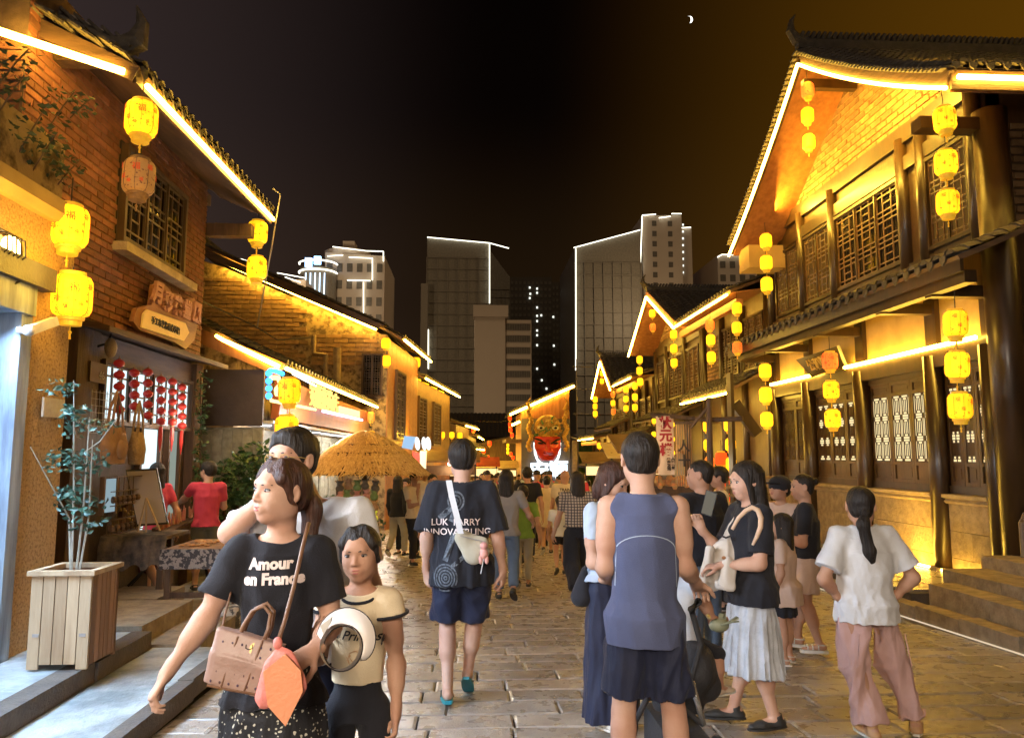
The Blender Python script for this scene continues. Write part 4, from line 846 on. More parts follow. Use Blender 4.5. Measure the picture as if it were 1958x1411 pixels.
# upper floor
part('upper_wall', MB().box(XR, XR+.3, YN, YF, 3.75, 6.35), LAC2, hr)
for y_ in (8.66, 9.72, 10.2, 12.3, 13.55, 15.04): part('upper_post', MB().tube([(XR-.02, y_, 4.05), (XR-.02, y_, 6.1)], .10, 12), LAC, hr, smooth=True)
for z_, h_ in ((5.62, .2), (6.02, .26), (4.14, .12)): part('rail_beam', MB().box(XR-.06, XR-.002, YN, YF, z_, z_+h_), LAC, hr)
for (ya, yb, n_) in ((8.8, 9.6, 2), (10.32, 12.18, 3), (12.45, 13.42, 2), (13.7, 14.7, 2)): window(hr, FR(yb, 4.36, XR-.0), yb-ya, 1.18, n_, 3, PAPERD if ya != 10.32 else DARKG, LAC, pm('lattice_timber', (.16, .09, .04), (.1, .055, .025), 9, .4), .05)
# brick gable above
ap, gl, gr = Vector((5.3, 11.38, 7.99)), Vector((5.3, 14.9, 5.75)), Vector((5.3, 7.75, 5.76))
yc = 11.4
part('gable_backing', MB().prism([(XR+.02, YN+.1, 6.28), (XR+.02, YF-.1, 6.28), (XR+.02, YF-.1, 6.35), (XR+.02, yc, 8.0), (XR+.02, YN+.1, 6.5)], (.2, 0, 0)), JOINTY, hr)
zr = lambda y_: 7.93-abs(y_-yc)*(2.13/3.55 if y_ > yc else 2.13/3.55)
bricks(hr, FR(YF-.05, 6.28, XR+.01), 6.4, 1.8, .30, .105, BRICKY, JOINTY, lambda x, y: 6.28+y < zr(YF-.05-x)-.02, 300, .02, .018)
# roof slopes over the gable, ridge going back from the street
sg_ = .12
for (ey, s) in ((7.75, -1), (14.9, 1)):
    roof(hr, (5.28, ey, 5.86), (13, ey, 5.86), (5.28, ap.y, 8.08), (13, ap.y, 8.08), .2, .16, sag=.10)
eave_tiles(hr, (5.35, 7.72, 5.93), (11.5, 7.72, 5.93), (0, -1, 0), .2)
ridge(hr, (5.25, ap.y, 8.2), (13, ap.y, 8.2), .26, True, .42)
sagp = lambda a_, b_, n_=8: [a_.lerp(b_, i/n_)-Vector((0, 0, .10*4*(i/n_)*(1-i/n_))) for i in range(n_+1)]
for e in (gl, gr):
    pp_ = sagp(ap, e)
    for i in range(8): part('verge_board', MB().bar(pp_[i]+Vector((-.0, 0, -.02)), pp_[i+1]+Vector((-.0, 0, -.02)), .05, .2, (0, 0, 1)), WOODH, hr)
    led(hr, [p+Vector((-.05, 0, -.12)) for p in pp_], .024)
    vt = MB()
    for i in range(44):
        p = ap.lerp(e, (i+.5)/44)-Vector((0, 0, .1*4*((i+.5)/44)*(1-(i+.5)/44))); vt.bar(p+Vector((-.1, 0, .10)), p+Vector((.16, 0, .12)), .10, .03)
    stuffp('verge_tiles', vt, TILE, hr).name = 'verge_tile_stack'
led(hr, [(5.35, 7.68, 5.74), (10.5, 7.68, 5.74)], .028)
part('eave_board', MB().box(5.3, 11, 7.72, 7.76, 5.62, 5.84), WOODH, hr)
part('gable_soffit', MB().prism([(5.33, ap.y, 7.86), (XR, ap.y, 7.86), (XR, 14.85, 5.62), (5.33, 14.85, 5.62)], (0, 0, .03)), ORW, hr); part('gable_soffit', MB().prism([(5.33, ap.y, 7.86), (XR, ap.y, 7.86), (XR, 7.8, 5.62), (5.33, 7.8, 5.62)], (0, 0, .03)), ORW, hr)
part('eave_box', MB().box(5.45, XR-.002, 14.3, 14.85, 5.25, 5.7), PLAS, hr); part('tie_beam', MB().box(5.32, XR-.003, 8.35, 8.55, 5.45, 5.6), LAC, hr); part('tie_beam', MB().box(5.32, XR-.003, ap.y-.06, ap.y+.06, 7.45, 7.6), LAC, hr)
area('gable_wash', (5.5, 9.6, 6.55), (6.3, 9.9, 6.3), 3.2, .1, 220, AMB); area('gable_wash', (5.5, 13.2, 6.3), (6.3, 12.8, 6.2), 3.2, .1, 200, AMB); area('facade_wash', (5.6, 11.5, 4.3), (6.2, 11.5, 5.6), .1, 6, 18, AMB); area('foot_wash', (5.9, 10.2, .2), (6.2, 10.2, .8), .1, 2.2, 45, AMB)
# near side of the house (faces the camera), with the corner column
part('corner_column', MB().tube([(XR+.02, 8.42, -.05), (XR+.02, 8.42, 5.7)], .19, 20), LAC, hr, smooth=True); part('corner_column', MB().tube([(XR+.75, 8.3, -.05), (XR+.75, 8.3, 5.6)], .16, 20), LAC, hr, smooth=True)
bricks(hr, frame((6.3, 8.6, 4.3), (1, 0, 0), (0, 0, 1)), 3, 1.4, .3, .105, BRICKY, JOINTY, None, 0, .02, .018); part('side_wall', MB().box(6.32, 12, 8.604, 8.7, -.3, 5.9), JOINTY, hr)
part('side_boarding', MB().box(6.4, 12, 8.5, 8.59, .5, 4.3), LAC, hr)
part('drain_pipe', MB().tube([(6.06, 8.15, .42), (6.06, 8.15, .85), (6.14, 8.2, .93), (6.4, 8.25, .93)], .04, 8), pm('grey_pvc', (.22, .17, .14), (.17, .13, .1), 6, .5), hr)
# name plaque
pq = solo('name_plaque', MB().prism([at(1522, 688, X=5.75), at(1600, 662, X=5.75), at(1614, 700, X=5.98), at(1552, 722, X=5.98)], (.05, 0, .02)), LAC, 'dark tilted timber plaque with gilt characters under the eave of the big timber house', 'plaque')
GILT = pm('gilt', (.55, .38, .12), (.45, .3, .1), 9, .4, metal=.3)
cN = at(1570, 694, X=5.83); e1_ = (at(1600, 662, X=5.75)-at(1522, 688, X=5.75)); e2_ = at(1522, 688, X=5.75)-at(1552, 722, X=5.98); text('gilt_characters', '公和院', .24, GILT, pq, frame(cN+Vector((-.05, 0, -.02)), e1_, e2_), .01, .006)
# right platform, kerb and side steps
rt_ = struct('right_pavement', MB().raw([(4.78, 8.2, .1), (6.2, 8.2, .12), (6.2, 40, -.45), (5.0, 40, -.75), (4.78, 8.2, -.3), (6.2, 8.2, -.3), (6.2, 40, -1.5), (5.0, 40, -1.5)], [(0, 1, 2, 3), (4, 7, 6, 5), (0, 4, 5, 1), (1, 5, 6, 2), (2, 6, 7, 3), (3, 7, 4, 0)]), STONE_D)
for r_ in range(3):
    for k in range(11):
        y0 = 8.3+k*.62+(r_ % 2)*.3; x0 = 4.80+r_*.46; zt = .105-(max(0, y0-8.2))*.018; part('paving_slab', MB().prism([(x0+.005, y0+.005, zt+.018+.007*r_), (x0+.455, y0+.005, zt+.024+.007*r_), (x0+.455, y0+.615, zt+.012+.007*r_), (x0+.005, y0+.615, zt+.006+.007*r_)], (0, 0, -.03)), STONE, rt_)
y = 4.6; rr = random.Random(8)
while y < 26:
    L = rr.uniform(.55, .8); xk = 4.62+max(0, y-8)*.022; zt = .13+G(max(y, 4))*.9; part('curb_stone', MB().box(xk, xk+.2, y+.005, y+L-.005, -.4, zt+rr.uniform(-.004, .004)), STNR, rt_); y += L
part('curb_trim', MB().tube([(4.6, 4.4, .012+G(4.4)), (4.6, 8.1, .012+G(8.1)), (4.95, 22, .012+G(22))], .008, 6), em('kerb_light', (1, .8, .55), .8), rt_)
for r_, (x0, z0, ye) in enumerate(((4.86, .24, 8.0), (5.16, .36, 8.22), (5.7, .48, 8.35))):
    y = ye; sk = 0
    while y > 3.6:
        L = rr.uniform(.8, 1.2); solo('stone_step', MB().box(x0, x0+(.5 if r_ < 2 else 1.6), y-L+.004, y-.004, -.3, z0+rr.uniform(-.003, .003)), STNR, '%s block of the %s side step, counted from the house' % (('nearest', 'second', 'third', 'fourth', 'fifth', 'sixth', 'seventh')[sk], ('lowest', 'middle', 'top')[r_]), 'step', 'stone step blocks beside the timber house'); sk += 1; y -= L
    
# amber uplights at the foot of the right wall
for y0, y1 in ((9.0, 9.6), (9.85, 11.1)):
    led(hr, [(6.02, y0, .135), (6.02, y1, .135)], .016)
# ------------------------------------------------------------------ RIGHT: linking wing and the smaller gables
def wing(label, y0, y1, ze, rise, wins, x=6.15, ex=5.35, pz=2.95):
    t = thing('tiled_wing', label, 'house', (x, (y0+y1)/2, G(y0)))
    part('wall', MB().box(x, x+5, y0, y1, -1.3, ze+.15), LAC2, t)
    roof(t, (ex, y0, ze+.05), (ex, y1, ze+.05), (x+2.5, y0, ze+rise), (x+2.5, y1, ze+rise), .2, .2); eave_tiles(t, (ex, y0, ze+.11), (ex, y1, ze+.11), (-1, 0, 0), .2, single=y0 < 15); led(t, [(ex-.04, y0+.1, ze-.02), (ex-.04, y1-.1, ze-.02)], .026)
    part('purlin', MB().box(ex+.12, ex+.26, y0, y1, ze-.28, ze-.12), ORW, t); part('soffit', MB().prism([(ex+.02, y0, ze), (x, y0, ze+.1), (x, y1, ze+.1), (ex+.02, y1, ze)], (0, 0, .02)), ORW, t)
    for (ya, yb, z_, h_, n_, gl_) in wins: window(t, frame((x-.01, yb, z_), (0, -1, 0), (0, 0, 1)), yb-ya, h_, n_, 4, gl_, LAC, MATS['lattice_timber'], .06)
    n_ = int((y1-y0)/1.6)+1
    for i in range(n_+1): part('post', MB().tube([(x-.03, y0+(y1-y0)*i/n_, -.6), (x-.03, y0+(y1-y0)*i/n_, ze)], .09, 10), LAC, t, smooth=True)
    roof(t, (ex, y0, pz), (ex, y1, pz), (x, y0, pz+.42), (x, y1, pz+.42), .2, .16, name='pent_roof'); eave_tiles(t, (ex, y0, pz+.06), (ex, y1, pz+.06), (-1, 0, 0), .2, single=False)
    return t
w1 = wing('timber wing with brick infill linking the two large gables', 15.15, 19.4, 4.92, 1.3, [(15.4, 16.6, 3.45, 1.1, 3, PAPERD), (16.9, 18.1, 3.45, 1.1, 3, DARKG)])
led(w1, [(5.3, 15.3, 2.86), (5.3, 18.9, 2.86)], .022)
bricks(w1, frame((6.12, 19.2, 3.45), (0, -1, 0), (0, 0, 1)), .95, 1.15, .3, .1, BRICKY, JOINTY, None, 60, .02, .018)
def gable(label, ya, yc_, yb, za, zc, x=6.15, ex=5.3, wins=()):
    t = thing('gabled_house', label, 'house', (x, yc_, G(yc_))); part('wall', MB().box(x, x+5, ya, yb, -1.5, za+.3), LAC2, t)
    part('gable_backing', MB().prism([(x+.01, ya, za+.25), (x+.01, yb, za+.25), (x+.01, yc_, zc)], (.2, 0, 0)), JOINTY, t); W_ = yb-ya
    bricks(t, frame((x, yb, za+.25), (0, -1, 0), (0, 0, 1)), W_, zc-za, .3, .105, BRICKY, JOINTY, lambda u, v: v+za+.25 < zc-.1-abs(yb-u-yc_)*(zc-za)/(W_/2), 130 if ya < 25 else 0, .02, .018)
    for ey in (ya-.3, yb+.3): roof(t, (ex, ey, za), (x+5, ey, za), (ex, yc_, zc+.05), (x+5, yc_, zc+.05), .22, .2)
    ridge(t, (ex-.05, yc_, zc+.15), (x+5, yc_, zc+.15), .2, True, .35)
    for ey in (ya-.3, yb+.3): led(t, [(ex-.05, yc_, zc-.1), (ex-.05, ey, za-.1)], .028); part('verge_board', MB().bar((ex-.01, yc_, zc), (ex-.01, ey, za), .05, .18), ORW, t); part('gable_soffit', MB().prism([(ex, yc_, zc-.08), (x, yc_, zc-.08), (x, ey, za-.08), (ex, ey, za-.08)], (0, 0, .03)), ORW, t)
    for (a_, b_, z_, h_, n_, gl_) in wins: window(t, frame((x-.01, b_, z_), (0, -1, 0), (0, 0, 1)), b_-a_, h_, n_, 3, gl_, LAC, MATS['lattice_timber'], .06)
    for y_ in (ya+.05, yc_-1, yc_+1, yb-.05): part('post', MB().tube([(x-.03, y_, -.6), (x-.03, y_, za)], .10, 10), LAC, t, smooth=True)
    roof(t, (ex, ya, 2.6), (ex, yb, 2.6), (x, ya, 3.0), (x, yb, 3.0), .2, .16, name='pent_roof'); part('rail_beam', MB().box(x-.06, x-.002, ya, yb, za-.2, za+.1), LAC, t)
    return t
gable('second timber house with small brick gable outlined in amber light', 19.5, 22.2, 24.6, 4.95, 6.4, wins=[(19.9, 21.2, 3.3, 1.2, 3, PAPERD), (21.5, 22.9, 3.3, 1.2, 3, DARKG), (23.2, 24.3, 3.3, 1.2, 2, PAPERD)])
w2 = wing('low tiled wing between the second and third gables', 24.9, 28.2, 4.15, 1.0, [(25.4, 27.6, 2.6, .9, 3, PAPERD)], pz=2.1)
gable('small third gable with narrow amber outline farther down the right side', 28.6, 30.5, 32.4, 4.1, 5.45, wins=[(29, 31.5, 2.4, 1., 3, PAPERD)])
w3 = wing('last dim shop row on the right before the painted mask shed', 32.8, 37.5, 2.3, .7, [], pz=1.0)
# ------------------------------------------------------------------ shed with the big mask at the street's end
ms = thing('mask_shed', 'planked shed with mono-pitch roof carrying the giant red mask at the street end', 'shed', (3.8, 38, G(38))); YM = 38
q1, q2 = at(975, 793, Y=YM), at(1098, 738, Y=YM); w0, w1_ = at(998, 960, Y=YM).x, at(1091, 960, Y=YM).x; slope = (q2.z-q1.z)/(q2.x-q1.x); zz = lambda x: q1.z+(x-q1.x)*slope-.1
part('wall', MB().prism([(w0, YM+.2, -2), (w1_, YM+.2, -2), (w1_, YM+.2, zz(w1_)), (w0, YM+.2, zz(w0))], (0, 5, 0)), ORW, ms); part('dark_front', MB().box(w0-.02, w1_+.02, YM+.1, YM+.2, -2, 3.38), pm('grey_plaster_front', (.11, .10, .09), (.08, .07, .065), 2, .5), ms)
npk = 18
for i in range(npk):
    xa, xb = w0+(w1_-w0)*i/npk+.01, w0+(w1_-w0)*(i+1)/npk-.01; part('plank', MB().prism([(xa, YM+.1, 3.4), (xb, YM+.1, 3.4), (xb, YM+.1, zz(xb)), (xa, YM+.1, zz(xa))], (0, .06, 0)), ORW, ms)
led(ms, [q1, q2], .055); part('roof_slab', MB().prism([(q1.x, YM, q1.z+.06), (q2.x, YM, q2.z+.06), (q2.x, YM, q2.z+.2), (q1.x, YM, q1.z+.2)], (0, 5.5, 0)), TILE, ms)
led(ms, [at(978, 813, Y=YM-.3), at(994, 806, Y=YM-.3)], .05)
part('lean_to_roof', MB().box(q1.x-.2, w0, YM, YM+4, 2.2, 2.35), WOOD, ms)
mk = thing('mask_sculpture', 'giant carved opera mask with red face and gold dragon crown', 'sculpture', (3.85, 37.9, 1.2)); cx = at(1047, 840, Y=37.8).x
RED = pm('mask_red', (.55, .04, .02), (.45, .03, .015), 3, .35); GOLD = pm('mask_gold', (.55, .35, .06), (.3, .14, .03), 14, .4, .5, 30); GRN = pm('mask_green', (.10, .22, .08), (.07, .15, .05), 8, .45)
zA, zB, zC = at(1047, 881, Y=37.8).z, at(1047, 838, Y=37.8).z, at(1047, 800, Y=37.8).z; hw = (at(1073, 850, Y=37.8).x-at(1023, 850, Y=37.8).x)/2
F = SDF((cx-hw-.3, 37.2, zA-.2), (cx+hw+.3, 38.1, zB+.3), .04); F.loft([((cx, 37.85, zA), hw*.5, .2), ((cx, 37.85, zA+.35), hw*.8, .28), ((cx, 37.85, (zA+zB)/2+.1), hw*1.02, .34), ((cx, 37.85, zB+.08), hw, .3)], .05, pleat=None); zz_ = zA+.0
F.cone((cx, 37.5, zB-.15), (cx, 37.36, zB-.62), .07, .14, .08)
for s in (-1, 1): F.ell((cx+s*.38, 37.5, zB-.22), (.22, .12, .10), .06, None, True); F.ell((cx+s*.14, 37.42, zB-.62), (.1, .1, .08), .05)
F.ell((cx, 37.52, zA+.36), (.28, .1, .07), .04)
link('red_face', sdfmesh('red_face', F), RED, mk).matrix_parent_inverse = Matrix.Identity(4); mk.children[-1].location = -Vector(mk.location)
fm = MB()
for s in (-1, 1): fm.tube([(cx+s*.12, 37.42, zB-.28), (cx+s*.4, 37.40, zB-.10), (cx+s*.72, 37.5, zB+.0)], [.03, .06, .02], 6); fm.ball((cx+s*.38, 37.52, zB-.25), (.15, .05, .05))
part('painted_brow', fm, METAL, mk)
part('lips', MB().tube([(cx-.24, 37.44, zA+.36), (cx, 37.40, zA+.40), (cx+.24, 37.44, zA+.36)], .035, 6), pm('mask_lips', (.3, .01, .01), (.25, .01, .01), 5, .4), mk)
cr = MB(); cr.ball((cx, 37.75, zB+.55), (hw*1.02, .25, .62), 20, 10); part('crown', cr, GOLD, mk)
r = random.Random(4); g1 = MB(); g2 = MB()
for i in range(46):
    a = r.uniform(0, math.pi); rad = r.uniform(.2, 1.); p = Vector((cx+hw*1.05*math.cos(a)*rad, 37.5+.15*(rad-.3), zB+.12+.85*math.sin(a)*rad)); d1 = Vector((r.uniform(-.2, .2), -.08, r.uniform(-.05, .2))); (g1 if i % 3 else g2).tube([p, p+d1, p+d1*1.6+Vector((.08, 0, -.06))], [.05, .045, .015], 6)
part('crown_scroll', g1, GOLD, mk); part('crown_leaf', g2, GRN, mk)
for s in (-1, 1):
    e = part('crown_eye', MB().ball((cx+s*.36, 37.42, zB+.5), (.19, .08, .1)), pm('mask_cream', (.7, .6, .35), (.6, .5, .3), 5, .4), mk); part('pupil', MB().ball((cx+s*.36, 37.34, zB+.5), (.08, .04, .06)), METAL, e)
    w_ = MB(); 
    for i in range(12): zq = zA+.55+i*.17; w_.ball((cx+s*(hw+.24+.08*math.sin(i*1.3)), 37.7, zq), (.13, .1, .13), 8, 5)
    w_.tube([(cx+s*(hw+.2), 37.7, zA+2.5), (cx+s*(hw+.36), 37.7, zA+2.9), (cx+s*(hw+.2), 37.7, zA+3.15)], [.12, .08, .02], 6); part('side_dragon', w_, GOLD, mk)
hal = []
for t_ in range(0, 11): a = t_/10; hal.append((cx-hw*.98*math.cos(math.pi*a)*(1.0), 37.95, zB-.2-(zB-zA+.0)*math.sin(math.pi*a)**.6))
part('halo_light', MB().tube(hal, .05, 6), em('halo_white', (.95, .98, 1), 3.2), mk)
txs = thing('illuminated_sign', 'white glowing two-character sign under the giant mask', 'sign', tuple(at(1047, 905, Y=37.9)))
text('glowing_character', '安', .98, em('sign_white', (.75, .88, 1), 3.2), txs, frame(at(1031, 902, Y=37.85), (1, 0, 0), (0, 0, 1)), .04, .022); text('glowing_character', '顺', .98, em('sign_white', (.75, .88, 1), 3.2), txs, frame(at(1068, 901, Y=37.85), (1, 0, 0), (0, 0, 1)), .04, .022)
# green netting and scaffold right of the shed
gn = MB(); a0, a1 = at(1108, 960, Y=39).x, at(1150, 960, Y=39).x; vs = []
for i in range(25):
    x = a0+(a1-a0+1.5)*i/24; y_ = 39+.07*math.sin(i*2.1); vs += [(x, y_, -1.5), (x, y_+.02, 2.35-.01*i)]
gn.raw(vs, [(2*i, 2*i+2, 2*i+3, 2*i+1) for i in range(24)]); solo('green_netting', gn, pm('green_net', (.05, .10, .02), (.035, .07, .015), 5, .8), 'dark green construction netting hung beside the mask shed', 'netting')
sf = MB()
for x_ in (0, 1.1, 2.4): sf.tube([(a0+x_, 39.6, -1.5), (a0+x_, 39.6, 6.6)], .03, 5)
for z_ in (2.6, 3.7, 5.0, 6.2): sf.tube([(a0-.2, 39.6, z_), (a0+2.6, 39.6, z_)], .03, 5)
solo('scaffolding', sf, GREYM, 'thin steel scaffold standing behind the green netting', 'scaffold')
part('stone_pier', MB().box(0, .01, 0, .01, 0, .01), STNR, ms) if False else None
solo('stone_pier', MB().box(at(1094, 900, Y=38).x, at(1104, 900, Y=38).x, 38, 38.6, -2, 2.3), STNR, 'narrow rubble stone pier between the mask shed and green netting', 'pier')
# ------------------------------------------------------------------ far towers
TWR = pm('tower_glass_dim', (.26, .23, .18), (.18, .16, .125), 2, .5); TWL = pm('tower_mullion', (.27, .235, .19), (.21, .185, .15), 3, .6); WBL = pm('pale_block_render', (.62, .52, .42), (.55, .46, .37), .05, .8); DKW = pm('tower_window_dark', (.16, .14, .11), (.11, .095, .08), 2, .4)
OUT = em('tower_outline_white', (1, .95, .75), 3.2); LIT = em('far_lit_window', (.95, .97, .85), 1.6)
def tower(label, x0p, x1p, ytop, Y, depth, cols, rows, ztop2=None, m=TWR, outline=(), lit=(), ybase=900, name='tower', gridm=TWL, cell=True, winm=None):
    a, b = at(x0p, ytop, Y=Y), at(x1p, ytop if ztop2 is None else ztop2, Y=Y); t = thing(name, label, 'tower', ((a.x+b.x)/2, Y, -3))
    part('wall', MB().prism([(a.x, Y, -3), (b.x, Y, -3), (b.x, Y, b.z), (a.x, Y, a.z)], (0, depth, 0)), m, t); W_ = b.x-a.x; zt = min(a.z, b.z)
    u = W_*.006+.12
    if cell:
        for i in range(cols+1): x = a.x+W_*i/cols; part('mullion', MB().box(x-u/2, x+u/2, Y-.5, Y-.02, 2, zt*.93), gridm, t)
        for j in range(rows+1): z = 2+(zt*.93-2)*j/rows; part('floor_band', MB().box(a.x, b.x, Y-.4, Y-.03, z-u/2, z+u/2), gridm, t)
    if winm:
        cw, rh = W_/cols, (zt-4)/rows; me = MB().box(0, cw*.55, -.1, .1, 0, rh*.5).mesh('window'); me.materials.append(winm); inv = wmat(t).inverted()
        for j in range(rows):
            for i in ([1, 3] if winm is DKW and name == 'tower' and cols == 5 else range(cols)): link('window', me, None, t, inv @ Vector((a.x+cw*(i+.22), Y-.08, 3+rh*(j+.25))))
    for (p, q) in outline: part('outline_light', MB().tube([at(*p, Y=Y-.8), at(*q, Y=Y-.8)], Y*.0007, 5), OUT, t)
    for (x, y_) in lit: c_ = at(x, y_, Y=Y-.6); s = Y*.0011; part('lit_window', MB().box(c_.x-s, c_.x+s, Y-.6, Y-.5, c_.z-s*1.2, c_.z+s*1.2), LIT, t)
    return t
tower('dark glass tower with slanted roof and white outline, left of centre', 817, 936, 455, 230, 40, 6, 17, 466, outline=[((817, 454), (936, 465)), ((936, 465), (973, 475)), ((936, 466), (936, 580)), ((819, 630), (819, 705))])
tower('slim pale annex on the left edge of the left-hand glass tower', 805, 818, 542, 225, 20, 1, 4, m=TWL, cell=False)
tower('dim side slab behind the left-hand glass tower', 936, 975, 478, 260, 30, 5, 20, 530, cell=True)
tower('dark glass tower with rising roof line and white outline, right of centre', 1099, 1224, 474, 230, 40, 7, 15, 440, outline=[((1097, 474), (1224, 440)), ((1101, 476), (1101, 708))])
t3 = tower('lit concrete apartment tower with notched crown behind the right-hand gables', 1228, 1303, 412, 250, 30, 5, 22, m=WBL, cell=False, outline=[((1228, 412), (1254, 410)), ((1284, 409), (1303, 409)), ((1228, 413), (1224, 520)), ((1260, 417), (1282, 414))], winm=DKW)
tower('narrow lit side wing of the notched apartment tower', 1303, 1322, 436, 262, 20, 1, 20, m=WBL, cell=False, outline=[((1303, 436), (1321, 435))], lit=[(1306, 430+i*13) for i in range(8)])
tower('small lit apartment crown peeping over the tiled wing roof', 1372, 1446, 488, 260, 30, 4, 14, m=WBL, cell=False, outline=[((1372, 492), (1380, 487)), ((1380, 487), (1446, 488))], winm=DKW)
tb = tower('pale windowless slab block with banded balcony side in the centre', 908, 966, 590, 150, 18, 1, 1, m=WBL, cell=False, name='apartment_block')
part('parapet', MB().box(at(905, 588, Y=149).x, at(972, 588, Y=149).x, 149.2, 152, at(940, 605, Y=149).z, at(940, 583, Y=149).z), WBL, tb); part('vent_window', MB().box(at(931, 597, Y=149).x, at(951, 597, Y=149).x, 149.9, 149.95, at(940, 600, Y=149.9).z, at(940, 594, Y=149.9).z), DKW, tb)
tc_ = tower('banded balcony wing of the pale block', 966, 1016, 612, 152, 16, 1, 1, m=WBL, cell=False, name='apartment_block')
for j in range(8):
    y_ = 622+j*22.5; z0, z1 = at(980, y_+9, Y=151.8).z, at(980, y_-3, Y=151.8).z
    f = part('window_band', MB().box(at(968, y_, Y=151.8).x, at(1014, y_, Y=151.8).x, 151.75, 151.95, z0, z1), DKW, tc_)
    mm = MB()
    for k in range(10): x = at(970+k*4.6, y_, Y=151.8).x; mm.box(x-.05, x+.05, 151.6, 151.74, z0, z1)
    part('railing', mm, TWL, f)
tower('distant unlit high-rise with scattered lit windows behind the pale block', 975, 1055, 530, 300, 30, 10, 26, m=pm('far_dark_tower', (.10, .085, .07), (.08, .07, .055), 2, .7), cell=False, winm=DKW, lit=[(1013, 550), (1013, 570), (1027, 552), (1027, 560), (1027, 588), (1027, 604), (1035, 603), (1027, 614), (1027, 632), (1027, 641), (1027, 660), (1027, 705), (1036, 727), (1014, 562), (1045, 743)])
tower('second distant high-rise with a few lit windows beside the right glass tower', 1055, 1096, 540, 310, 30, 6, 26, m=MATS['far_dark_tower'], cell=False, winm=DKW, lit=[(1058, 606), (1094, 599), (1059, 661), (1081, 627), (1083, 680), (1079, 573), (1060, 697), (1086, 565)])
hz_ = tower('hotel tower with curved glass bay and bright outline lights on the left skyline', 622, 736, 482, 200, 26, 6, 11, 490, m=WBL, cell=False, name='hotel_tower', winm=DKW, outline=[((636, 472), (700, 480)), ((700, 480), (733, 481)), ((733, 481), (733, 500)), ((667, 492), (712, 494)), ((712, 494), (712, 536)), ((664, 536), (708, 537)), ((695, 540), (695, 602)), ((626, 490), (656, 488))])
ca = at(604, 500, Y=196); part('curved_bay', MB().lathe([(4.6, -3), (4.6, at(604, 515, Y=196).z)], 24, (ca.x+.5, 197, 0)), TWR, hz_)
for z_ in (500, 517): part('outline_light', MB().tube([(ca.x+.5+4.9*math.cos(a), 197+4.9*math.sin(a), at(604, z_+4, Y=196).z) for a in [math.pi+math.pi*i/12 for i in range(13)]], .22, 5), OUT, hz_)
for k in range(5): x = at(584+k*9, 560, Y=192).x; part('outline_light', MB().tube([(x, 191.8, at(600, 575, Y=192).z), (x, 191.8, at(600, 522, Y=192).z)], .16, 5), em('outline_blue', (.6, .8, 1), 3), hz_)
part('roof_sign', MB().box(at(583, 505, Y=192).x, at(596, 505, Y=192).x, 192, 192.6, at(590, 510, Y=192).z, at(590, 493, Y=192).z).box(at(600, 505, Y=192).x, at(613, 505, Y=192).x, 192, 192.6, at(606, 505, Y=192).z, at(606, 490, Y=192).z), em('roof_sign_blue', (.35, .6, 1), 6), hz_)
part('crown_drum', MB().lathe([(6.3, at(660, 484, Y=200).z), (6.3, at(660, 474, Y=200).z), (5.8, at(660, 472, Y=200).z)], 24, (at(665, 480, Y=206).x, 206, 0)), WBL, hz_)
part('roof_box', MB().box(at(649, 470, Y=200).x, at(672, 470, Y=200).x, 205, 210, at(660, 480, Y=205).z, at(660, 461, Y=205).z), WBL, hz_)
tower('row of lit rooftop pavilions just above the gabled brick house roof', 430, 585, 535, 180, 20, 12, 3, m=WBL, cell=False, name='rooftop_block', outline=[((440, 489), (475, 500)), ((440, 497), (470, 506)), ((530, 522), (585, 532)), ((545, 530), (575, 540))], ybase=700)
sl_ = thing('moon', 'thin bright crescent moon in the black sky at upper right', 'moon', tuple(at(1318, 38, Y=1500)))
cM = at(1318, 38, Y=1500); rM = 7.5; vs = []
for i in range(17):
    a = -math.pi/2+math.pi*i/16+.25; vs.append((cM+_rt*rM*math.cos(a)+_up*rM*math.sin(a)))
for i in range(17):
    a = math.pi/2-math.pi*i/16+.25; vs.append((cM+_rt*(rM*math.cos(a)*.45-.0)+_up*rM*math.sin(a)))
part('crescent', MB().prism(vs, (0, .5, 0)), em('moon_glow', (1, .97, .9), 3), sl_)
# added point lights that brighten the towers in place of city glow
for (x, y_, z, p) in ((0, 120, 12, 5000), (-35, 160, 40, 17000), (52, 205, 45, 12000), (70, 215, 35, 5000)): plight('tower_fill_light', (x, y_, z), p, (1, .72, .42), 2.)
# ------------------------------------------------------------------ lanterns
def lantmat(name, col, s, dark, amt=.5):
    m = bpy.data.materials.new(name); m.use_nodes = True; t = m.node_tree; b = t.nodes['Principled BSDF']
    tc = N(t, 'ShaderNodeTexCoord'); v = N(t, 'ShaderNodeTexNoise', ins={2: 42., 3: 2.}); t.links.new(tc.outputs['Object'], v.inputs[0]); r = ramp(t, [(.60, col), (.68, dark)], 'LINEAR'); t.links.new(v.outputs['Fac'], r.inputs[0])
    lw = N(t, 'ShaderNodeTexNoise', ins={2: 6., 3: 2.}); t.links.new(tc.outputs['Object'], lw.inputs[0]); mr = N(t, 'ShaderNodeMapRange', ins={1: .3, 2: .7, 3: .8*s, 4: 1.25*s}); t.links.new(lw.outputs['Fac'], mr.inputs[0])
    oi = N(t, 'ShaderNodeObjectInfo'); m4 = N(t, 'ShaderNodeMapRange', ins={1: 0., 2: 1., 3: .72, 4: 1.12}); t.links.new(oi.outputs['Random'], m4.inputs[0]); mm = N(t, 'ShaderNodeMath', operation='MULTIPLY'); t.links.new(mr.outputs[0], mm.inputs[0]); t.links.new(m4.outputs[0], mm.inputs[1]); t.links.new(r.outputs[0], b.inputs['Base Color']); t.links.new(r.outputs[0], b.inputs['Emission Color']); t.links.new(mm.outputs[0], b.inputs['Emission Strength']); b.inputs['Roughness'].default_value = .7; return m
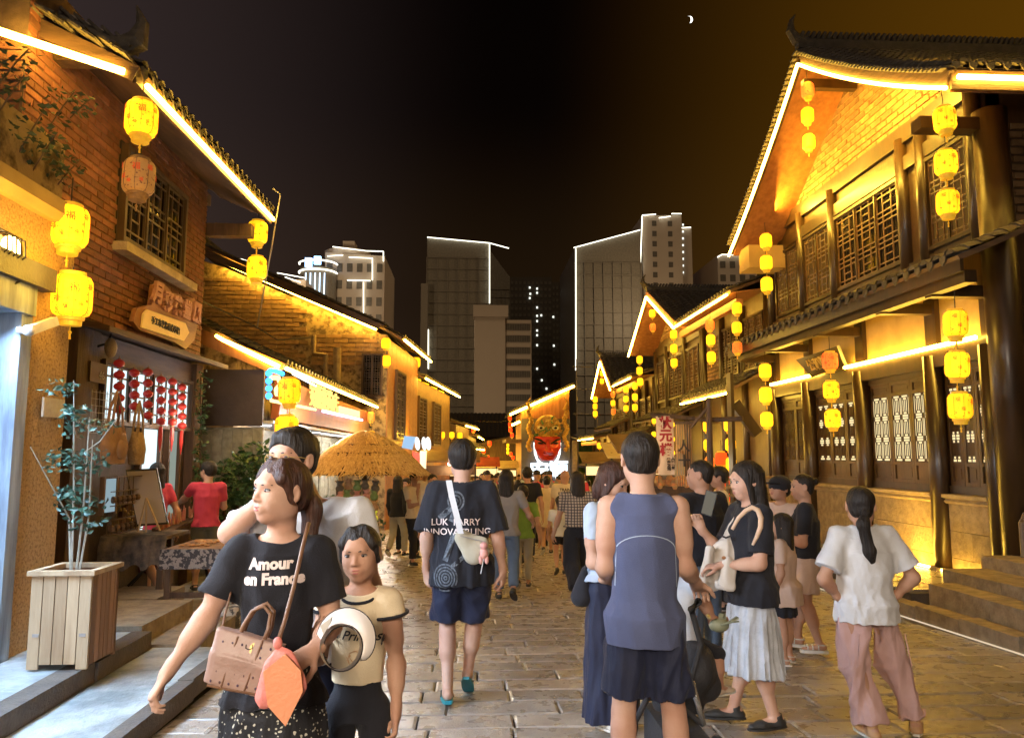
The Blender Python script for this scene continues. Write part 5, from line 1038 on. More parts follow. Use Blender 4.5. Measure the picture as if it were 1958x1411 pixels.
LY = lantmat('lantern_paper_lit', (1, .60, .010), 1.6, (.62, .16, .005)); LO = lantmat('lantern_paper_orange', (1, .22, .03), .75, (.5, .05, .01)); LU = lantmat('lantern_paper_unlit', (.50, .26, .08), .16, (.2, .07, .03)); LR = lantmat('lantern_red_lit', (1, .06, .008), 1.25, (.9, .04, .006))
LCAP = pm('lantern_gilt_collar', (.8, .45, .05), (.6, .3, .03), 30, .6, emit=(1, .55, .02), estr=.35); LCAPU = pm('lantern_plain_collar', (.35, .2, .08), (.25, .13, .05), 30, .7); PRT = pm('printed_red', (.5, .05, .01), (.4, .03, .01), 10, .7, emit=(.75, .05, .005), estr=.5); INK = pm('ink_black', (.03, .02, .02), (.02, .015, .015), 10, .7); CORD = pm('dark_cord', (.03, .022, .018), (.05, .04, .03), 10, .8)
def lantern(d, m, near):
    """origin at the top hook; shade, rings, frame wires, printed characters, tassel"""
    r = d/2; h = d*1.12; n = 24 if near else 12; o = link('lantern', None); z0 = -d*.22
    pr = [(r*.62, z0), (r*.86, z0-h*.05), (r*.98, z0-h*.16), (r, z0-h*.3), (r, z0-h*.7), (r*.98, z0-h*.84), (r*.86, z0-h*.95), (r*.62, z0-h)]
    nn = 8 if near else 8; part('shade', MB().lathe(pr, n), m, o, smooth=not near, world=False); cm = LCAPU if m is LU else LCAP
    part('collar', MB().lathe([(r*.55, z0+d*.10), (r*.64, z0+d*.09), (r*.66, z0-.002), (r*.6, z0-.004)], n), cm, o, world=False); part('collar', MB().lathe([(r*.62, z0-h+.004), (r*.68, z0-h-d*.02), (r*.66, z0-h-d*.09), (r*.56, z0-h-d*.10), (r*.54, z0-h-d*.24), (r*.5, z0-h-d*.25)], n), cm, o, world=False)
    part('hook', MB().tube([(0, 0, 0), (0, 0, z0+d*.08)], d*.012+.002, 5), METAL, o, world=False)
    if near:
        w = MB()
        for k in range(8):
            a = 2*math.pi*k/8+.2; w.tube([(q*math.cos(a)*1.008, q*math.sin(a)*1.008, z) for q, z in pr], d*.008, 4)
        part('frame_wire', w, PRT if m is not LU else WOOD, o, world=False)
        for k, (a, sz, dz) in enumerate(((-1.35, .24, -.35), (-2.2, .2, -.62), (-.5, .2, -.3), (-1.75, .13, -.78), (-2.6, .22, -.25), (.3, .2, -.5), (-1.0, .12, -.72))):
            p = Vector((r*1.012*math.cos(a), r*1.012*math.sin(a), z0+h*dz)); text('printed_character', '福', sz*d*(1 if k % 3 else 1.1), PRT, o, frame(p, (-math.sin(a), math.cos(a), 0), (0, 0, 1)), .0005, .0, world=False)
    part('tassel', MB().tube([(0, 0, z0-h-d*.24), (0, 0, z0-h-d*.38)], .004, 5).ball((0, 0, z0-h-d*.42), d*.05, 6, 4).tube([(0, 0, z0-h-d*.45), (0, 0, z0-h-d*.6)], [.006, .009], 5), cm, o, world=False)
    return o
PROTO = {}
def put_lantern(px, py, w, X=None, Y=None, kind='y', label='', group=None):
    c = at(px, py, X=X, Y=Y); d = w*c.y/1450; near = w > 28; dk = round(d, 2); key = (dk, kind, near); m = dict(y=LY, o=LO, u=LU, r=LR)[kind]
    loc = c+Vector((0, 0, d*(.22+.56))); a = random.uniform(-.5, .5)
    if key not in PROTO: o = PROTO[key] = lantern(dk, m, near); o.location = loc; o.rotation_euler = (0, 0, a); tag(o, label, 'lantern', group)
    else: o = dup(PROTO[key], loc, a, label, group)
    o.rotation_euler.x = random.uniform(-.07, .07); return o, d
POSN = ['topmost', 'middle', 'lowest']
def string(pts, w, desc, X=None, Y=None, kinds=None, group='lantern strings under the eaves', cord=True):
    for i, p in enumerate(pts):
        n = len(pts); pos = {1: 'single', 2: ('upper', 'lower')[i] if n == 2 else '', 3: POSN[i] if n == 3 else ''}.get(n, ['first', 'second', 'third', 'fourth', 'fifth'][i % 5]+' from top'); k = (kinds or 'y'*n)[i]
        adj = {'y': 'glowing yellow', 'o': 'dull orange', 'u': 'unlit brown', 'r': 'glowing red'}[k]
        o, d = put_lantern(p[0], p[1], w if len(p) < 3 else p[2], X, Y, k, '%s %s lantern %s' % (pos, adj, desc), group)
        if i == 0 and cord:
            q = o.location; part('cord', MB().tube([(0, 0, 0), (.0, 0, .18)], .005, 5), CORD, o, world=False)
    if len(pts) > 1 and cord:
        a = at(*pts[0][:2], X=X, Y=Y); b = at(*pts[-1][:2], X=X, Y=Y)
string([(133, 435, 68), (137, 565, 70)], 68, 'of the large pair at the corner of the stucco house', Y=5.75)
string([(271, 230, 60)], 60, 'hanging at the near eave corner of the brick house', X=-2.82); string([(267, 340, 58)], 58, 'with a charm, below the lit one at the brick house', X=-2.82, kinds='u')
string([(493, 445), (491, 513)], 37, 'of the pair at the far eave end of the brick house', Y=10.6)
string([(552, 748, 42)], 42, 'in front of the illuminated shop fascia', Y=10.5); string([(548, 822, 44)], 44, 'below the fascia in front of the pale shutters', Y=10.6)
string([(738, 657), (738, 690)], 17, 'at the corner of the gabled brick house', Y=22)
for i, (x, ya, yb, ka) in enumerate(((772, 681, 712, 'yy'), (796, 693, 722, 'oy'), (814, 730, 755, 'yy'), (830, 740, 764, 'yy'), (844, 747, 768, 'yy'))): string([(x, ya), (x+(0, 1, 0, 0, 0)[i], yb)], (15, 16, 13, 12, 11)[i], 'of the %s pair along the eave of the row houses' % ('first', 'second', 'third', 'fourth', 'fifth')[i], Y=(27, 30, 32, 34, 36)[i])
string([(798, 748)], 13, 'under the second pair of the row houses', Y=29.5)
for i, (x, y_, k) in enumerate(((846, 832, 'y'), (864, 832, 'y'), (879, 833, 'y'), (847, 854, 'y'), (862, 848, 'y'), (905, 822, 'r'), (908, 880, 'y'), (908, 895, 'y'), (925, 862, 'r'), (936, 848, 'r'), (932, 875, 'r'))): string([(x, y_)], 10 if i < 5 else 8, 'over the far left shops, %s' % ('leftmost upper', 'middle upper', 'right upper', 'leftmost lower', 'middle lower', 'small one past the eave end', 'beside the walking man, upper', 'beside the walking man, lower', 'by the distant doorway', 'hung beyond the last eave', 'hung low beyond the last eave')[i], Y=34+i*1.5, kinds=k, cord=False)
string([(975, 800), (975, 812), (976, 822), (979, 832)], 7, 'of the string beside the mask shed', Y=37, kinds='rrrr')
string([(971, 851), (971, 858), (971, 865)], 5, 'of the tiny string before the dark gate house', Y=40); string([(977, 868), (981, 875)], 6, 'of the small red pair beside the mask shed', Y=39, kinds='rr')
string([(1544, 175), (1544, 222), (1547, 273)], 26, 'of the string under the peak of the large right gable', X=5.36, kinds='oyy')
string([(1805, 230), (1809, 312), (1813, 388)], 43, 'of the upper string at the big timber house corner', X=5.2)
string([(1464, 462), (1465, 503), (1466, 545)], 24, 'of the string between the big gable and the wing', X=5.2)
string([(1358, 622), (1359, 650), (1360, 683)], 17, 'of the left string under the wing eave', X=5.2, kinds='oyy'); string([(1409, 590), (1409, 627), (1410, 665)], 19, 'of the right string under the wing eave', X=5.2, kinds='yyo')
string([(1463, 710), (1463, 755), (1466, 803)], 24, 'of the lower string at the far end of the pent roof', X=5.15)
string([(1587, 690), (1589, 746), (1592, 801)], 30, 'of the string below the dark name plaque', X=5.2, kinds='oyy')
string([(1828, 618), (1832, 697), (1836, 776)], 44, 'of the lower string before the near lit windows', X=5.2)
string([(1288, 640), (1288, 667), (1289, 694)], 14, 'of the string right of the second gable', X=5.2); string([(1247, 600), (1248, 626)], 12, 'under the peak of the second gable', X=5.36, kinds='yo')
string([(1223, 688), (1223, 709), (1224, 730)], 12, 'at the far eave end of the second gable', X=5.2); string([(1214, 738), (1214, 759), (1214, 779)], 11, 'of the right string below the low wing', X=5.2); string([(1197, 745), (1197, 763), (1197, 781)], 10, 'of the middle string below the low wing', X=5.2)
string([(1172, 754), (1172, 771), (1173, 787)], 9, 'of the reddish string right of the third gable', X=5.2, kinds='oyo'); string([(1138, 764), (1138, 777), (1138, 791)], 9, 'of the string at the far end of the third gable', X=5.2); string([(1151, 714), (1151, 729)], 8, 'under the peak of the third gable', X=5.36)
string([(1353, 815), (1354, 851), (1357, 884)], 18, 'of the left string above the short-haired man', X=4.9, kinds='yyo'); string([(1394, 813), (1397, 850), (1398, 887)], 20, 'of the right string above the woman with the phone', X=4.95)
string([(1379, 877), (1383, 917), (1386, 955)], 22, 'of the big red string among the yellow ones', X=4.8, kinds='rrr'); 
for i, x in enumerate((1146, 1158, 1172)): string([(x, 852)], 9, 'hung low beside the green netting, %s of three' % ('left', 'middle', 'right')[i], Y=24)
string([(1250, 805), (1250, 830), (1251, 850), (1252, 868)], 8, 'of the slim string left of the white cloth banner', Y=14); string([(1287, 812), (1287, 840), (1287, 866)], 7, 'of the slim string right of the white cloth banner', Y=13.2)
string([(710, 835)], 17, 'half hidden behind the top of the straw parasol', Y=15); string([(709, 797)], 15, 'at the end of the shop fascia', Y=20.5, kinds='o')
# small red lantern strings in the craft shop window
RL = pm('red_silk', (.42, .02, .015), (.32, .015, .012), 12, .5, emit=(.6, .03, .02), estr=.12)
rp = None; cols_ = [(228, 695, 5), (257, 713, 4), (283, 712, 5), (308, 726, 5), (330, 730, 5), (348, 740, 5)]
for i, (x, y0, n_) in enumerate(cols_):
    Yc = 7.9+i*.33; 
    for k in range(n_):
        y_ = y0+k*(22-i*.7); c = at(x, y_, X=-3.42); r_ = .052
        if rp is None:
            rp = link('small_red_lantern', None, loc=c); part('shade', MB().ball((0, 0, 0), (r_, r_, r_*.78), 12, 8), RL, rp, smooth=True, world=False); part('collar', MB().lathe([(.02, .04), (.02, .05)], 8).lathe([(.02, -.05), (.02, -.04)], 8), LCAPU, rp, world=False); part('cord', MB().tube([(0, 0, .05), (0, 0, .075)], .004, 4), LCAPU, rp, world=False); o = rp
        else: o = dup(rp, c)
        tag(o, 'small red ball lantern, %s down the %s string in the craft shop window' % (('first', 'second', 'third', 'fourth', 'fifth')[k], ('first', 'second', 'third', 'fourth', 'fifth', 'sixth')[i]), 'lantern', 'small red lanterns in the craft shop window')
    if i > 2: part('tassel', MB().tube([c+Vector((0, 0, -.06)), c+Vector((0, 0, -.2)), c+Vector((0, 0, -.34))], [.02, .022, .004], 6), RL, o)
# ------------------------------------------------------------------ left foreground props
PW = pm('pine_planks', (.46, .33, .2), (.26, .16, .085), 6, .6, .5, 40, stretch=(1, 1, .1), per=.18); PWD = pm('red_brown_planks', (.28, .15, .09), (.16, .08, .045), 6, .6, .5, 40, stretch=(1, 1, .1), per=.18)
pt = thing('planter_box', 'square wooden planter box of pine boards with a tall thin shrub at the left', 'planter', (-2.82, 5.3, .24)); x0, x1, y0, y1, z0, z1 = -3.0, -2.56, 5.12, 5.50, .25, .76
x0, x1 = at(55, 1180, Y=5.12).x, at(172, 1180, Y=5.12).x; z1 = at(60, 1095, Y=5.12).z; z1 = max(.7, z1)
for i in range(5): w = (x1-x0)/5; part('plank', MB().box(x0+w*i+.003, x0+w*(i+1)-.003, y0, y0+.02, z0+(0 if i in (0, 4) else .03), z1-.02), PW, pt)
for i in range(6): w = (y1-y0-.02)/6; part('plank', MB().box(x1-.02, x1, y0+.022+w*i+.003, y0+.02+w*(i+1)-.003, z0+.02, z1-.02), PWD, pt)
part('rim', MB().box(x0-.02, x1+.02, y0-.02, y0+.03, z1-.018, z1+.012).box(x0-.02, x1+.02, y1-.03, y1+.02, z1-.018, z1+.012).box(x0-.02, x0+.03, y0+.03, y1-.03, z1-.018, z1+.012).box(x1-.03, x1+.02, y0+.03, y1-.03, z1-.018, z1+.012), PW, pt)
part('back_board', MB().box(x0, x0+.02, y0+.03, y1, z0, z1-.02).box(x0, x1, y1-.02, y1, z0, z1-.02), PWD, pt); part('soil', MB().box(x0+.03, x1-.03, y0+.03, y1-.03, z1-.16, z1-.1), pm('soil', (.03, .02, .015), (.02, .014, .01), 20, .9), pt)
for yy in (.55, .3): part('metal_clip', MB().box(x0+.03, x0+.07, y0-.004, y0, z0+.2, z0+.22), GREYM, pt) if yy > .5 else part('metal_clip', MB().box(x1-.06, x1-.02, y0-.004, y0, z0+.2, z0+.22), GREYM, pt)
LEAF = pm('leaf_green', (.06, .13, .05), (.03, .075, .03), 8, .5, spec=.4); LEAFD = pm('leaf_dark', (.05, .07, .03), (.025, .04, .018), 8, .6); LEAFC = pm('leaf_bluegreen', (.045, .10, .065), (.02, .05, .035), 8, .45)
def foliage(parent, name, c, rad, n, s, m, seed=1, flat=1., single=True):
    r = random.Random(seed); mb = MB(); c = Vector(c)
    for i in range(n):
        while True:
            p = Vector((r.uniform(-1, 1), r.uniform(-1, 1), r.uniform(-1, 1)))
            if p.length < 1: break
        p = Vector((p.x*rad[0], p.y*rad[1], p.z*rad[2]))+c; a = Vector((r.uniform(-1, 1), r.uniform(-1, 1), r.uniform(-.6, .5))).normalized(); b = a.orthogonal().normalized(); b = Matrix.Rotation(r.uniform(0, 6), 3, a) @ b; k = s*r.uniform(.7, 1.3); u = a.cross(b)*k*.1
        mb.raw([p, p+a*k*.5+b*k*.28+u, p+a*k, p+a*k*.5-b*k*.28+u], [(0, 1, 2, 3)])
    return stuffp(name, mb, m, parent)
st = MB(); bx, by = (x0+x1)/2-.02, 5.3; brs = []
for dx, dz, q in ((-.04, 1.25, 1), (.02, 1.0, 2), (.05, .85, 3), (-.1, .8, 5)): pts_ = [(bx+dx*.3+.02*q*.2, by, z1-.12), (bx+dx, by+.02*q, z1+dz*.4), (bx+dx*2.2+.03*math.sin(q), by-.03*q, z1+dz)]; st.tube(pts_, [.009, .007, .003], 5); brs += pts_[1:]
st.tube([(bx, by, z1+.75), (bx+.12, by, z1+.84), (bx+.24, by-.03, z1+1.0)], .004, 4); part('stem', st, pm('pale_stem', (.3, .26, .2), (.2, .17, .12), 9, .7), pt)
for i, (dx, dz, rx, rz_, n_) in enumerate(((-.02, .45, .12, .16, 90), (.05, .7, .14, .1, 60), (-.12, .72, .12, .09, 60), (-.05, 1.0, .1, .14, 70), (-.16, 1.2, .1, .08, 45), (.08, .35, .1, .12, 50), (.12, .95, .1, .05, 25))): foliage(pt, 'leaves', (bx+dx, by, z1+dz), (rx, .12, rz_), int(n_*1.1), .052, LEAFC, i)
# vines on the parapet of the stucco house
for i, (px_, py_, r_, n_) in enumerate(((30, 120, .16, 60), (120, 205, .18, 60), (160, 200, .12, 40), (60, 250, .22, 90), (85, 290, .2, 90), (130, 330, .14, 60), (20, 180, .2, 60))):
    c = at(px_, py_, X=-3.15); t = thing('parapet_shrub', ('upper leafy sprig at the left edge of the stucco parapet', 'leafy sprig reaching towards the brick wall on the parapet', 'outermost sprig tip on the parapet', 'dense trailing plant in the middle of the parapet', 'trailing plant hanging over the coping', 'lowest trailing shoots at the parapet end', 'pale leafy shoots just below the gable at the left edge')[i], 'plant', tuple(c+Vector((0, 0, -r_))))
    part('stem', MB().tube([c+Vector((-.1, 0, -r_)), c, c+Vector((.05, .05, r_*.8))], .006, 5), WOOD, t); foliage(t, 'leaves', c, (r_*1.0, r_*1.3, r_*.8), int(n_*.6), .06, LEAFD, 30+i)
# carved shop sign on the brick house
sg = thing('carved_wooden_sign', 'carved irregular wooden shop sign with raised characters on the brick house', 'sign', tuple(at(315, 620, X=-3.45)))
out_ = [(255, 615), (262, 590), (290, 583), (295, 545), (312, 540), (330, 560), (345, 563), (352, 575), (372, 570), (383, 592), (378, 620), (372, 650), (355, 668), (335, 655), (300, 642), (268, 632)]
part('board', MB().prism([at(x, y, X=-3.47) for x, y in out_], (-.05, 0, 0)), pm('carved_red_wood', (.36, .15, .06), (.2, .08, .035), 8, .55, .5, 30, stretch=(1, .2, 1)), sg)
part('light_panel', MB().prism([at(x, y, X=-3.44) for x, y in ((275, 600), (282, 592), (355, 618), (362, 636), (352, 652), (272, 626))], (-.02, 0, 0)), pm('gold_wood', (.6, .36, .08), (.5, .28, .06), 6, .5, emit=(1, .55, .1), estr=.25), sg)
for i, ch in enumerate('月彩花堂风'): c = at(300+i*18.5, 562+i*11+(0, 6, 4, 0, -6)[i], X=-3.46); text('raised_character', ch, (.26, .24, .24, .24, .28)[i], pm('pink_wood', (.52, .26, .19), (.4, .19, .13), 9, .6), sg, frame(c, (0, 1, -.02), (0, 0, 1)), .02, .012, shear=.2)
text('small_lettering', '手工布艺饰品体验馆', .088, INK, sg, frame(at(318, 624, X=-3.43), (0, 1, 0), (0, 0, 1)), .004, .003)
np_ = thing('house_number_plate', 'small metal house number plate reading 46 on the timber post', 'plate', tuple(at(189, 712, X=-3.5))); c = at(189, 712, X=-3.53)
part('plate', MB().box(-3.54, -3.53, c.y-.16, c.y+.16, c.z-.1, c.z+.09), pm('brown_plate', (.16, .1, .07), (.12, .07, .05), 5, .5), np_); text('number', '46', .11, WHITE_R, np_, frame(c+Vector((.006, .05, -.03)), (0, 1, 0), (0, 0, 1)), .001)
ft = thing('bracket_lamp', 'pale carved bracket lamp above the house number on the timber post', 'lamp', tuple(at(212, 665, X=-3.45))); c = at(212, 665, X=-3.45); part('shade', MB().ball(c, (.05, .08, .1), 10, 8), STN, ft, smooth=True); part('bracket', MB().tube([c+Vector((-.12, -.05, .0)), c+Vector((-.02, -.02, .04)), c+Vector((0, 0, .14))], .012, 6), METAL, ft)
# hanging bags and racks
BG = pm('tan_canvas', (.34, .19, .1), (.24, .12, .06), 8, .8, .6, 60); BG2 = pm('woven_straw', (.45, .3, .15), (.3, .18, .08), 30, .85, .9, 50)
def hangbag(c, w, h, m, label, pocket=True):
    t = thing('hanging_bag', label, 'bag', tuple(c+Vector((0, 0, -h/2)))); F = SDF(c-Vector((.16, w/2+.06, h/2+.06)), c+Vector((.16, w/2+.06, h/2+.06)), .012); F.loft([((c.x, c.y, c.z-h/2+.03), .05, w*.42), ((c.x, c.y, c.z), .06, w*.5), ((c.x, c.y, c.z+h/2), .025, w*.44)], .03, p=3)
    b = link('bag_body', sdfmesh('bag', F, .006, 3, 14), m, t); b.location = -t.location
    for s in (-.05, .05): part('handle', MB().tube([c+Vector((s*.4, -w*.26, h/2-.05)), c+Vector((s*.4, -w*.18, h*.9)), c+Vector((0, 0, h*1.35)), c+Vector((s*.4, w*.18, h*.9)), c+Vector((s*.4, w*.26, h/2-.05))], .012, 6), m, t)
    if pocket: part('pocket', MB().ball(c+Vector((.055, .02, -.02)), (.03, w*.2, h*.24), 12, 8), m, t, smooth=True)
    return t
hangbag(at(218, 855, X=-3.1), .42, .36, BG, 'large tan canvas shoulder bag with round hat pocket hanging in the craft shop'); hangbag(at(262, 860, X=-3.15), .26, .34, BG2, 'shaggy straw bag hanging behind the tan canvas bag', False)
wr = MB(); c = at(195, 790, X=-3.3)
for i in range(7): wr.tube([c+Vector((0, -.2+i*.07, -.18)), c+Vector((0, -.2+i*.07, .2))], .003, 4)
for i in range(7): wr.tube([c+Vector((0, -.21, -.18+i*.06)), c+Vector((0, .23, -.18+i*.06))], .003, 4)
solo('wire_grid', wr, GREYM, 'grey wire display grid on the timber front beside the red lanterns', 'rack')
wr = MB(); c = at(240, 960, X=-3.3)
for i in range(8): wr.tube([c+Vector((0, -.35+i*.1, -.28)), c+Vector((0, -.35+i*.1, .25))], .004, 4)
for i in range(5): wr.box(c.x-.03, c.x+.03, c.y-.36, c.y+.36, c.z-.28+i*.13, c.z-.272+i*.13)
for i in range(14): wr.ball(c+Vector((.03, -.32+(i % 7)*.1, -.22+(i//7)*.26)), .035, 6, 4)
solo('trinket_rack', wr, WOOD, 'dim rack of trinkets behind the draped shelf', 'rack')
fr_ = thing('shelf_frame', 'blue-lit display case among the trinkets below the bags', 'display case', tuple(at(255, 960, X=-3.25))); c = at(205, 945, X=-3.3); c2 = at(206, 955, X=-3.28); part('glass', MB().box(-3.3, -3.28, c.y-.1, c.y+.12, c.z-.16, c.z+.14), em('case_glow', (.55, .75, .85), .5), fr_); part('frame', MB().box(-3.31, -3.27, c.y-.13, c.y-.1, c.z-.18, c.z+.16).box(-3.31, -3.27, c.y+.12, c.y+.15, c.z-.18, c.z+.16), WOOD, fr_)
# draped shelf, table, easel board
CLR = pm('grey_burlap', (.16, .13, .11), (.09, .07, .06), 20, .9, .9, 80); tb1 = thing('craft_table', 'long craft table draped in grey patterned cloth under the easel', 'table', (-3.0, 8.4, 0)); ct = at(165, 1030, Y=7.9); cr2 = at(320, 1025, Y=7.9)
part('table_top', MB().box(ct.x, cr2.x, 7.85, 8.5, ct.z-.01, ct.z+.02), WOOD, tb1); F_ = MB(); vs = []
for i in range(31):
    x = ct.x-.02+(cr2.x-ct.x+.04)*i/30; o_ = .015*math.sin(i*1.9)+.01*math.sin(i*.7); vs += [(x, 7.84+o_*.3, ct.z+.03), (x, 7.80+o_, ct.z-.08), (x, 7.80+o_*1.6, ct.z-.27-.03*math.sin(i*.9))]
for i in range(31): x = ct.x-.02+(cr2.x-ct.x+.04)*i/30; vs.append((x, 8.5, ct.z+.03))
fs_ = [(i*3+j, i*3+j+1, i*3+4+j, i*3+3+j) for i in range(30) for j in (0, 1)]+[(93+i, i*3, i*3+3, 94+i) for i in range(30)]
cl = part('tablecloth', F_.raw(vs, fs_), pm('printed_dark_cloth', (.2, .15, .12), (.05, .045, .05), 9, .85, .5, 40, det=8), tb1, smooth=True)
for x in (ct.x+.05, cr2.x-.06): part('leg', MB().box(x-.03, x+.03, 7.9, 7.96, .0, ct.z), WOOD, tb1)
part('brace', MB().tube([at(245, 1120, Y=8.0), at(318, 1045, Y=8.0)], .014, 6), METAL, tb1); part('brace', MB().tube([at(320, 1040, Y=8.2), at(245, 1125, Y=8.2)], .014, 6), METAL, tb1)
sh1 = thing('draped_shelf', 'raised shelf draped with grey cloth left of the easel board', 'shelf', tuple(at(210, 990, Y=8.2))); a_ = at(165, 960, Y=8.2); b_ = at(250, 955, Y=8.2); part('board', MB().box(a_.x, b_.x, 8.0, 8.5, a_.z-.02, a_.z), WOOD, sh1); part('cloth', MB().prism([(a_.x, 7.98, a_.z+.005), (b_.x, 7.98, a_.z+.005), (b_.x, 7.98, a_.z-.05), (b_.x-.1, 7.98, a_.z-.24), (b_.x-.2, 7.98, a_.z-.1), (a_.x, 7.98, a_.z-.18)], (0, -.01, 0)), CLR, sh1)
bx_ = thing('display_tray', 'tilted wooden tray of gold trinkets behind the easel board', 'tray', tuple(at(245, 985, Y=8.1))); part('tray', MB().prism([at(220, 975, Y=8.15), at(250, 960, Y=8.15), at(275, 1005, Y=8.05), at(235, 1018, Y=8.05)], (0, .03, .01)), PWD, bx_); gm = MB(); r = random.Random(2)
for i in range(22): p = at(228+r.random()*38, 972+r.random()*36, Y=8.04); gm.ball(p, (.018, .01, .014), 6, 4)
part('trinket', gm, GILT, bx_)['kind'] = 'stuff'
es = thing('easel_board', 'blank grey sign board with black frame on a small wooden easel', 'board', tuple(at(290, 1020, Y=7.9))); q = [at(240, 898, Y=7.75), at(299, 895, Y=7.95), at(321, 1002, Y=7.85), at(262, 1006, Y=7.65)]
part('frame', MB().prism(q, (0, .03, 0)), METAL, es); c_ = sum(q, Vector())/4; part('panel', MB().prism([c_+(v-c_)*.93+Vector((0, -.006, 0)) for v in q], (0, .01, 0)), pm('grey_board', (.30, .26, .28), (.26, .22, .24), 1, .5), es)
for a_, b_ in (((280, 952), (264, 1016)), ((280, 952), (306, 1014)), ((280, 952), (279, 1018))): part('easel_leg', MB().bar(at(*a_, Y=7.6), at(*b_, Y=7.55), .016, .012), PW, es)
tb2 = thing('display_table', 'low table covered in patterned cloth with orange trinkets beside the pink shirt woman', 'table', tuple(at(380, 1100, Z=0))); a_, b_ = at(318, 1052, Y=7.6), at(440, 1040, Y=7.6); zt = a_.z+.02
part('table_top', MB().box(a_.x, b_.x, 7.5, 8.4, zt-.03, zt), PWD, tb2)
part('cloth_skirt', MB().box(a_.x-.01, b_.x, 7.47, 7.495, zt-.18, zt+.004), pm('woven_geometric_cloth', (.28, .24, .22), (.05, .045, .05), 26, .85, .6, 60, det=2, contrast=(.48, .52)), tb2)
for x in (a_.x+.05, b_.x-.1): part('leg', MB().box(x-.025, x+.025, 7.52, 7.57, -.05, zt-.03), WOOD, tb2)
part('stretcher', MB().box(a_.x+.05, b_.x-.1, 7.53, 7.56, .25, .30), WOOD, tb2); gm = MB()
for i in range(34): p = at(340+r.random()*55, 1038+r.random()*10, Y=7.7); p.z = zt+.012; gm.ball(p+Vector((0, r.uniform(0, .5), 0)), (.03, .03, .012), 6, 4)
o = solo('orange_trinkets', gm, pm('amber_trinket', (.6, .25, .06), (.45, .3, .2), 20, .4), 'scatter of orange and white trinkets on the low display table', 'trinkets', kind=None); o['kind'] = 'stuff'
dp = thing('side_table', 'long slanting display shelf with trinkets running back beside the pink shirt woman', 'table', (-3.3, 9, 0)); part('table_top', MB().prism([at(322, 1025, Y=8.3), at(370, 995, Y=9.6), at(330, 995, Y=9.6), at(290, 1015, Y=8.3)], (0, 0, .03)), WOOD, dp); part('leg', MB().bar(at(325, 1030, Y=8.35), at(325, 1115, Y=8.35), .05, .05), WOOD, dp); gm = MB()
for i in range(50): t_ = r.random(); p = at(300+t_*62+r.random()*8, 1018-t_*26, Y=8.3+t_*1.3)+Vector((0, 0, .03)); gm.tube([p, p+Vector((r.uniform(-.02, .02), 0, r.uniform(.03, .16)))], [.02, .008], 5)
stuffp('trinket', gm, pm('mixed_trinket', (.45, .28, .15), (.5, .12, .1), 30, .5), dp)
# painted drum stool
ds = at(432, 1200, Z=0); solo('painted_drum', MB().lathe([(.12, 0), (.135, .03), (.135, .16), (.12, .19)], 20, (ds.x, ds.y, 0)), pm('painted_drum_skin', (.42, .36, .3), (.05, .045, .04), 14, .6, contrast=(.48, .53)), 'small painted drum standing on the paving by the display table', 'drum', smooth=False)
ch = thing('low_chair', 'small dark bamboo chair beside the painted drum', 'chair', tuple(at(432, 1150, Z=.0))); q = at(432, 1160, Z=0); m = MB()
for dx in (-.1, .1):
    for dy in (-.1, .12): part('leg', MB().tube([q+Vector((dx, dy, 0)), q+Vector((dx*.9, dy*.9, .32))], .014, 6), WOOD, ch)
part('seat', MB().box(q.x-.13, q.x+.13, q.y-.13, q.y+.15, .32, .35), WOODH, ch); part('backrest', MB().tube([q+Vector((.1, .12, .3)), q+Vector((.14, .14, .5)), q+Vector((-.06, .14, .5)), q+Vector((-.1, .12, .3))], .014, 6), WOOD, ch)
# bushes behind the pink shirt woman
for i, (px_, py_, r_, n_, Y_) in enumerate(((455, 925, .42, 420, 10.6), (490, 890, .34, 260, 10.9), (430, 960, .3, 200, 10.5), (640, 1000, .5, 260, 12.5), (700, 1010, .35, 160, 13))):
    c = at(px_, py_, Y=Y_); t = thing('potted_bush', ('dense bush behind the pink shirt woman', 'tall leafy shoots before the pale door', 'low dark bush beside the display table', 'potted shrub under the straw parasol', 'small potted shrub right of the toy rack')[i], 'plant', (c.x, c.y, G(c.y))); part('pot', MB().lathe([(.16, G(Y_)), (.22, G(Y_)+.3), (.2, G(Y_)+.3)], 12, (c.x, c.y, 0)), METAL, t); part('stem', MB().tube([(c.x, c.y, G(Y_)+.2), c], .02, 5), WOOD, t); foliage(t, 'leaves', c, (r_, r_*.8, r_), n_, .1, LEAF, 50+i)
vn = thing('climbing_vine', 'leafy vine climbing the far timber post of the brick house', 'vine', (-3.5, 10.1, 0)); part('stem', MB().tube([(-3.5, 10.0, .6), (-3.48, 10.05, 1.6), (-3.5, 10.0, 2.6)], .01, 5), WOOD, vn)
for k in range(6): foliage(vn, 'leaves', (-3.48, 10.02, .9+k*.32), (.08, .12, .2), 45, .07, LEAF, 80+k)
# ------------------------------------------------------------------ straw parasol and toy rack
STRAW = pm('dry_straw', (.66, .46, .22), (.40, .24, .09), 30, .8, .8, 60, stretch=(1, 1, .3)); STRD = pm('straw_binding', (.12, .06, .025), (.08, .04, .02), 20, .8); YU = 12.6
ap_ = at(700, 830, Y=YU); er = (at(809, 900, Y=YU).x-at(575, 900, Y=YU).x)/2; zE = at(700, 905, Y=YU).z; us = thing('straw_parasol', 'round thatched straw parasol over the toy stall', 'parasol', (ap_.x, YU, G(YU))); cx_ = ap_.x
part('pole', MB().tube([(cx_, YU, G(YU)), (cx_, YU, ap_.z-.05)], .03, 8), WOOD, us)
hz = lambda t: ap_.z-(ap_.z-zE)*(t**1.55)-.0; part('canopy', MB().lathe([(er*t, hz(t)-.03) for t in (0.02, .15, .3, .45, .6, .75, .9, .98)], 40, (cx_, YU, 0), close=False), STRD, us); r = random.Random(5)
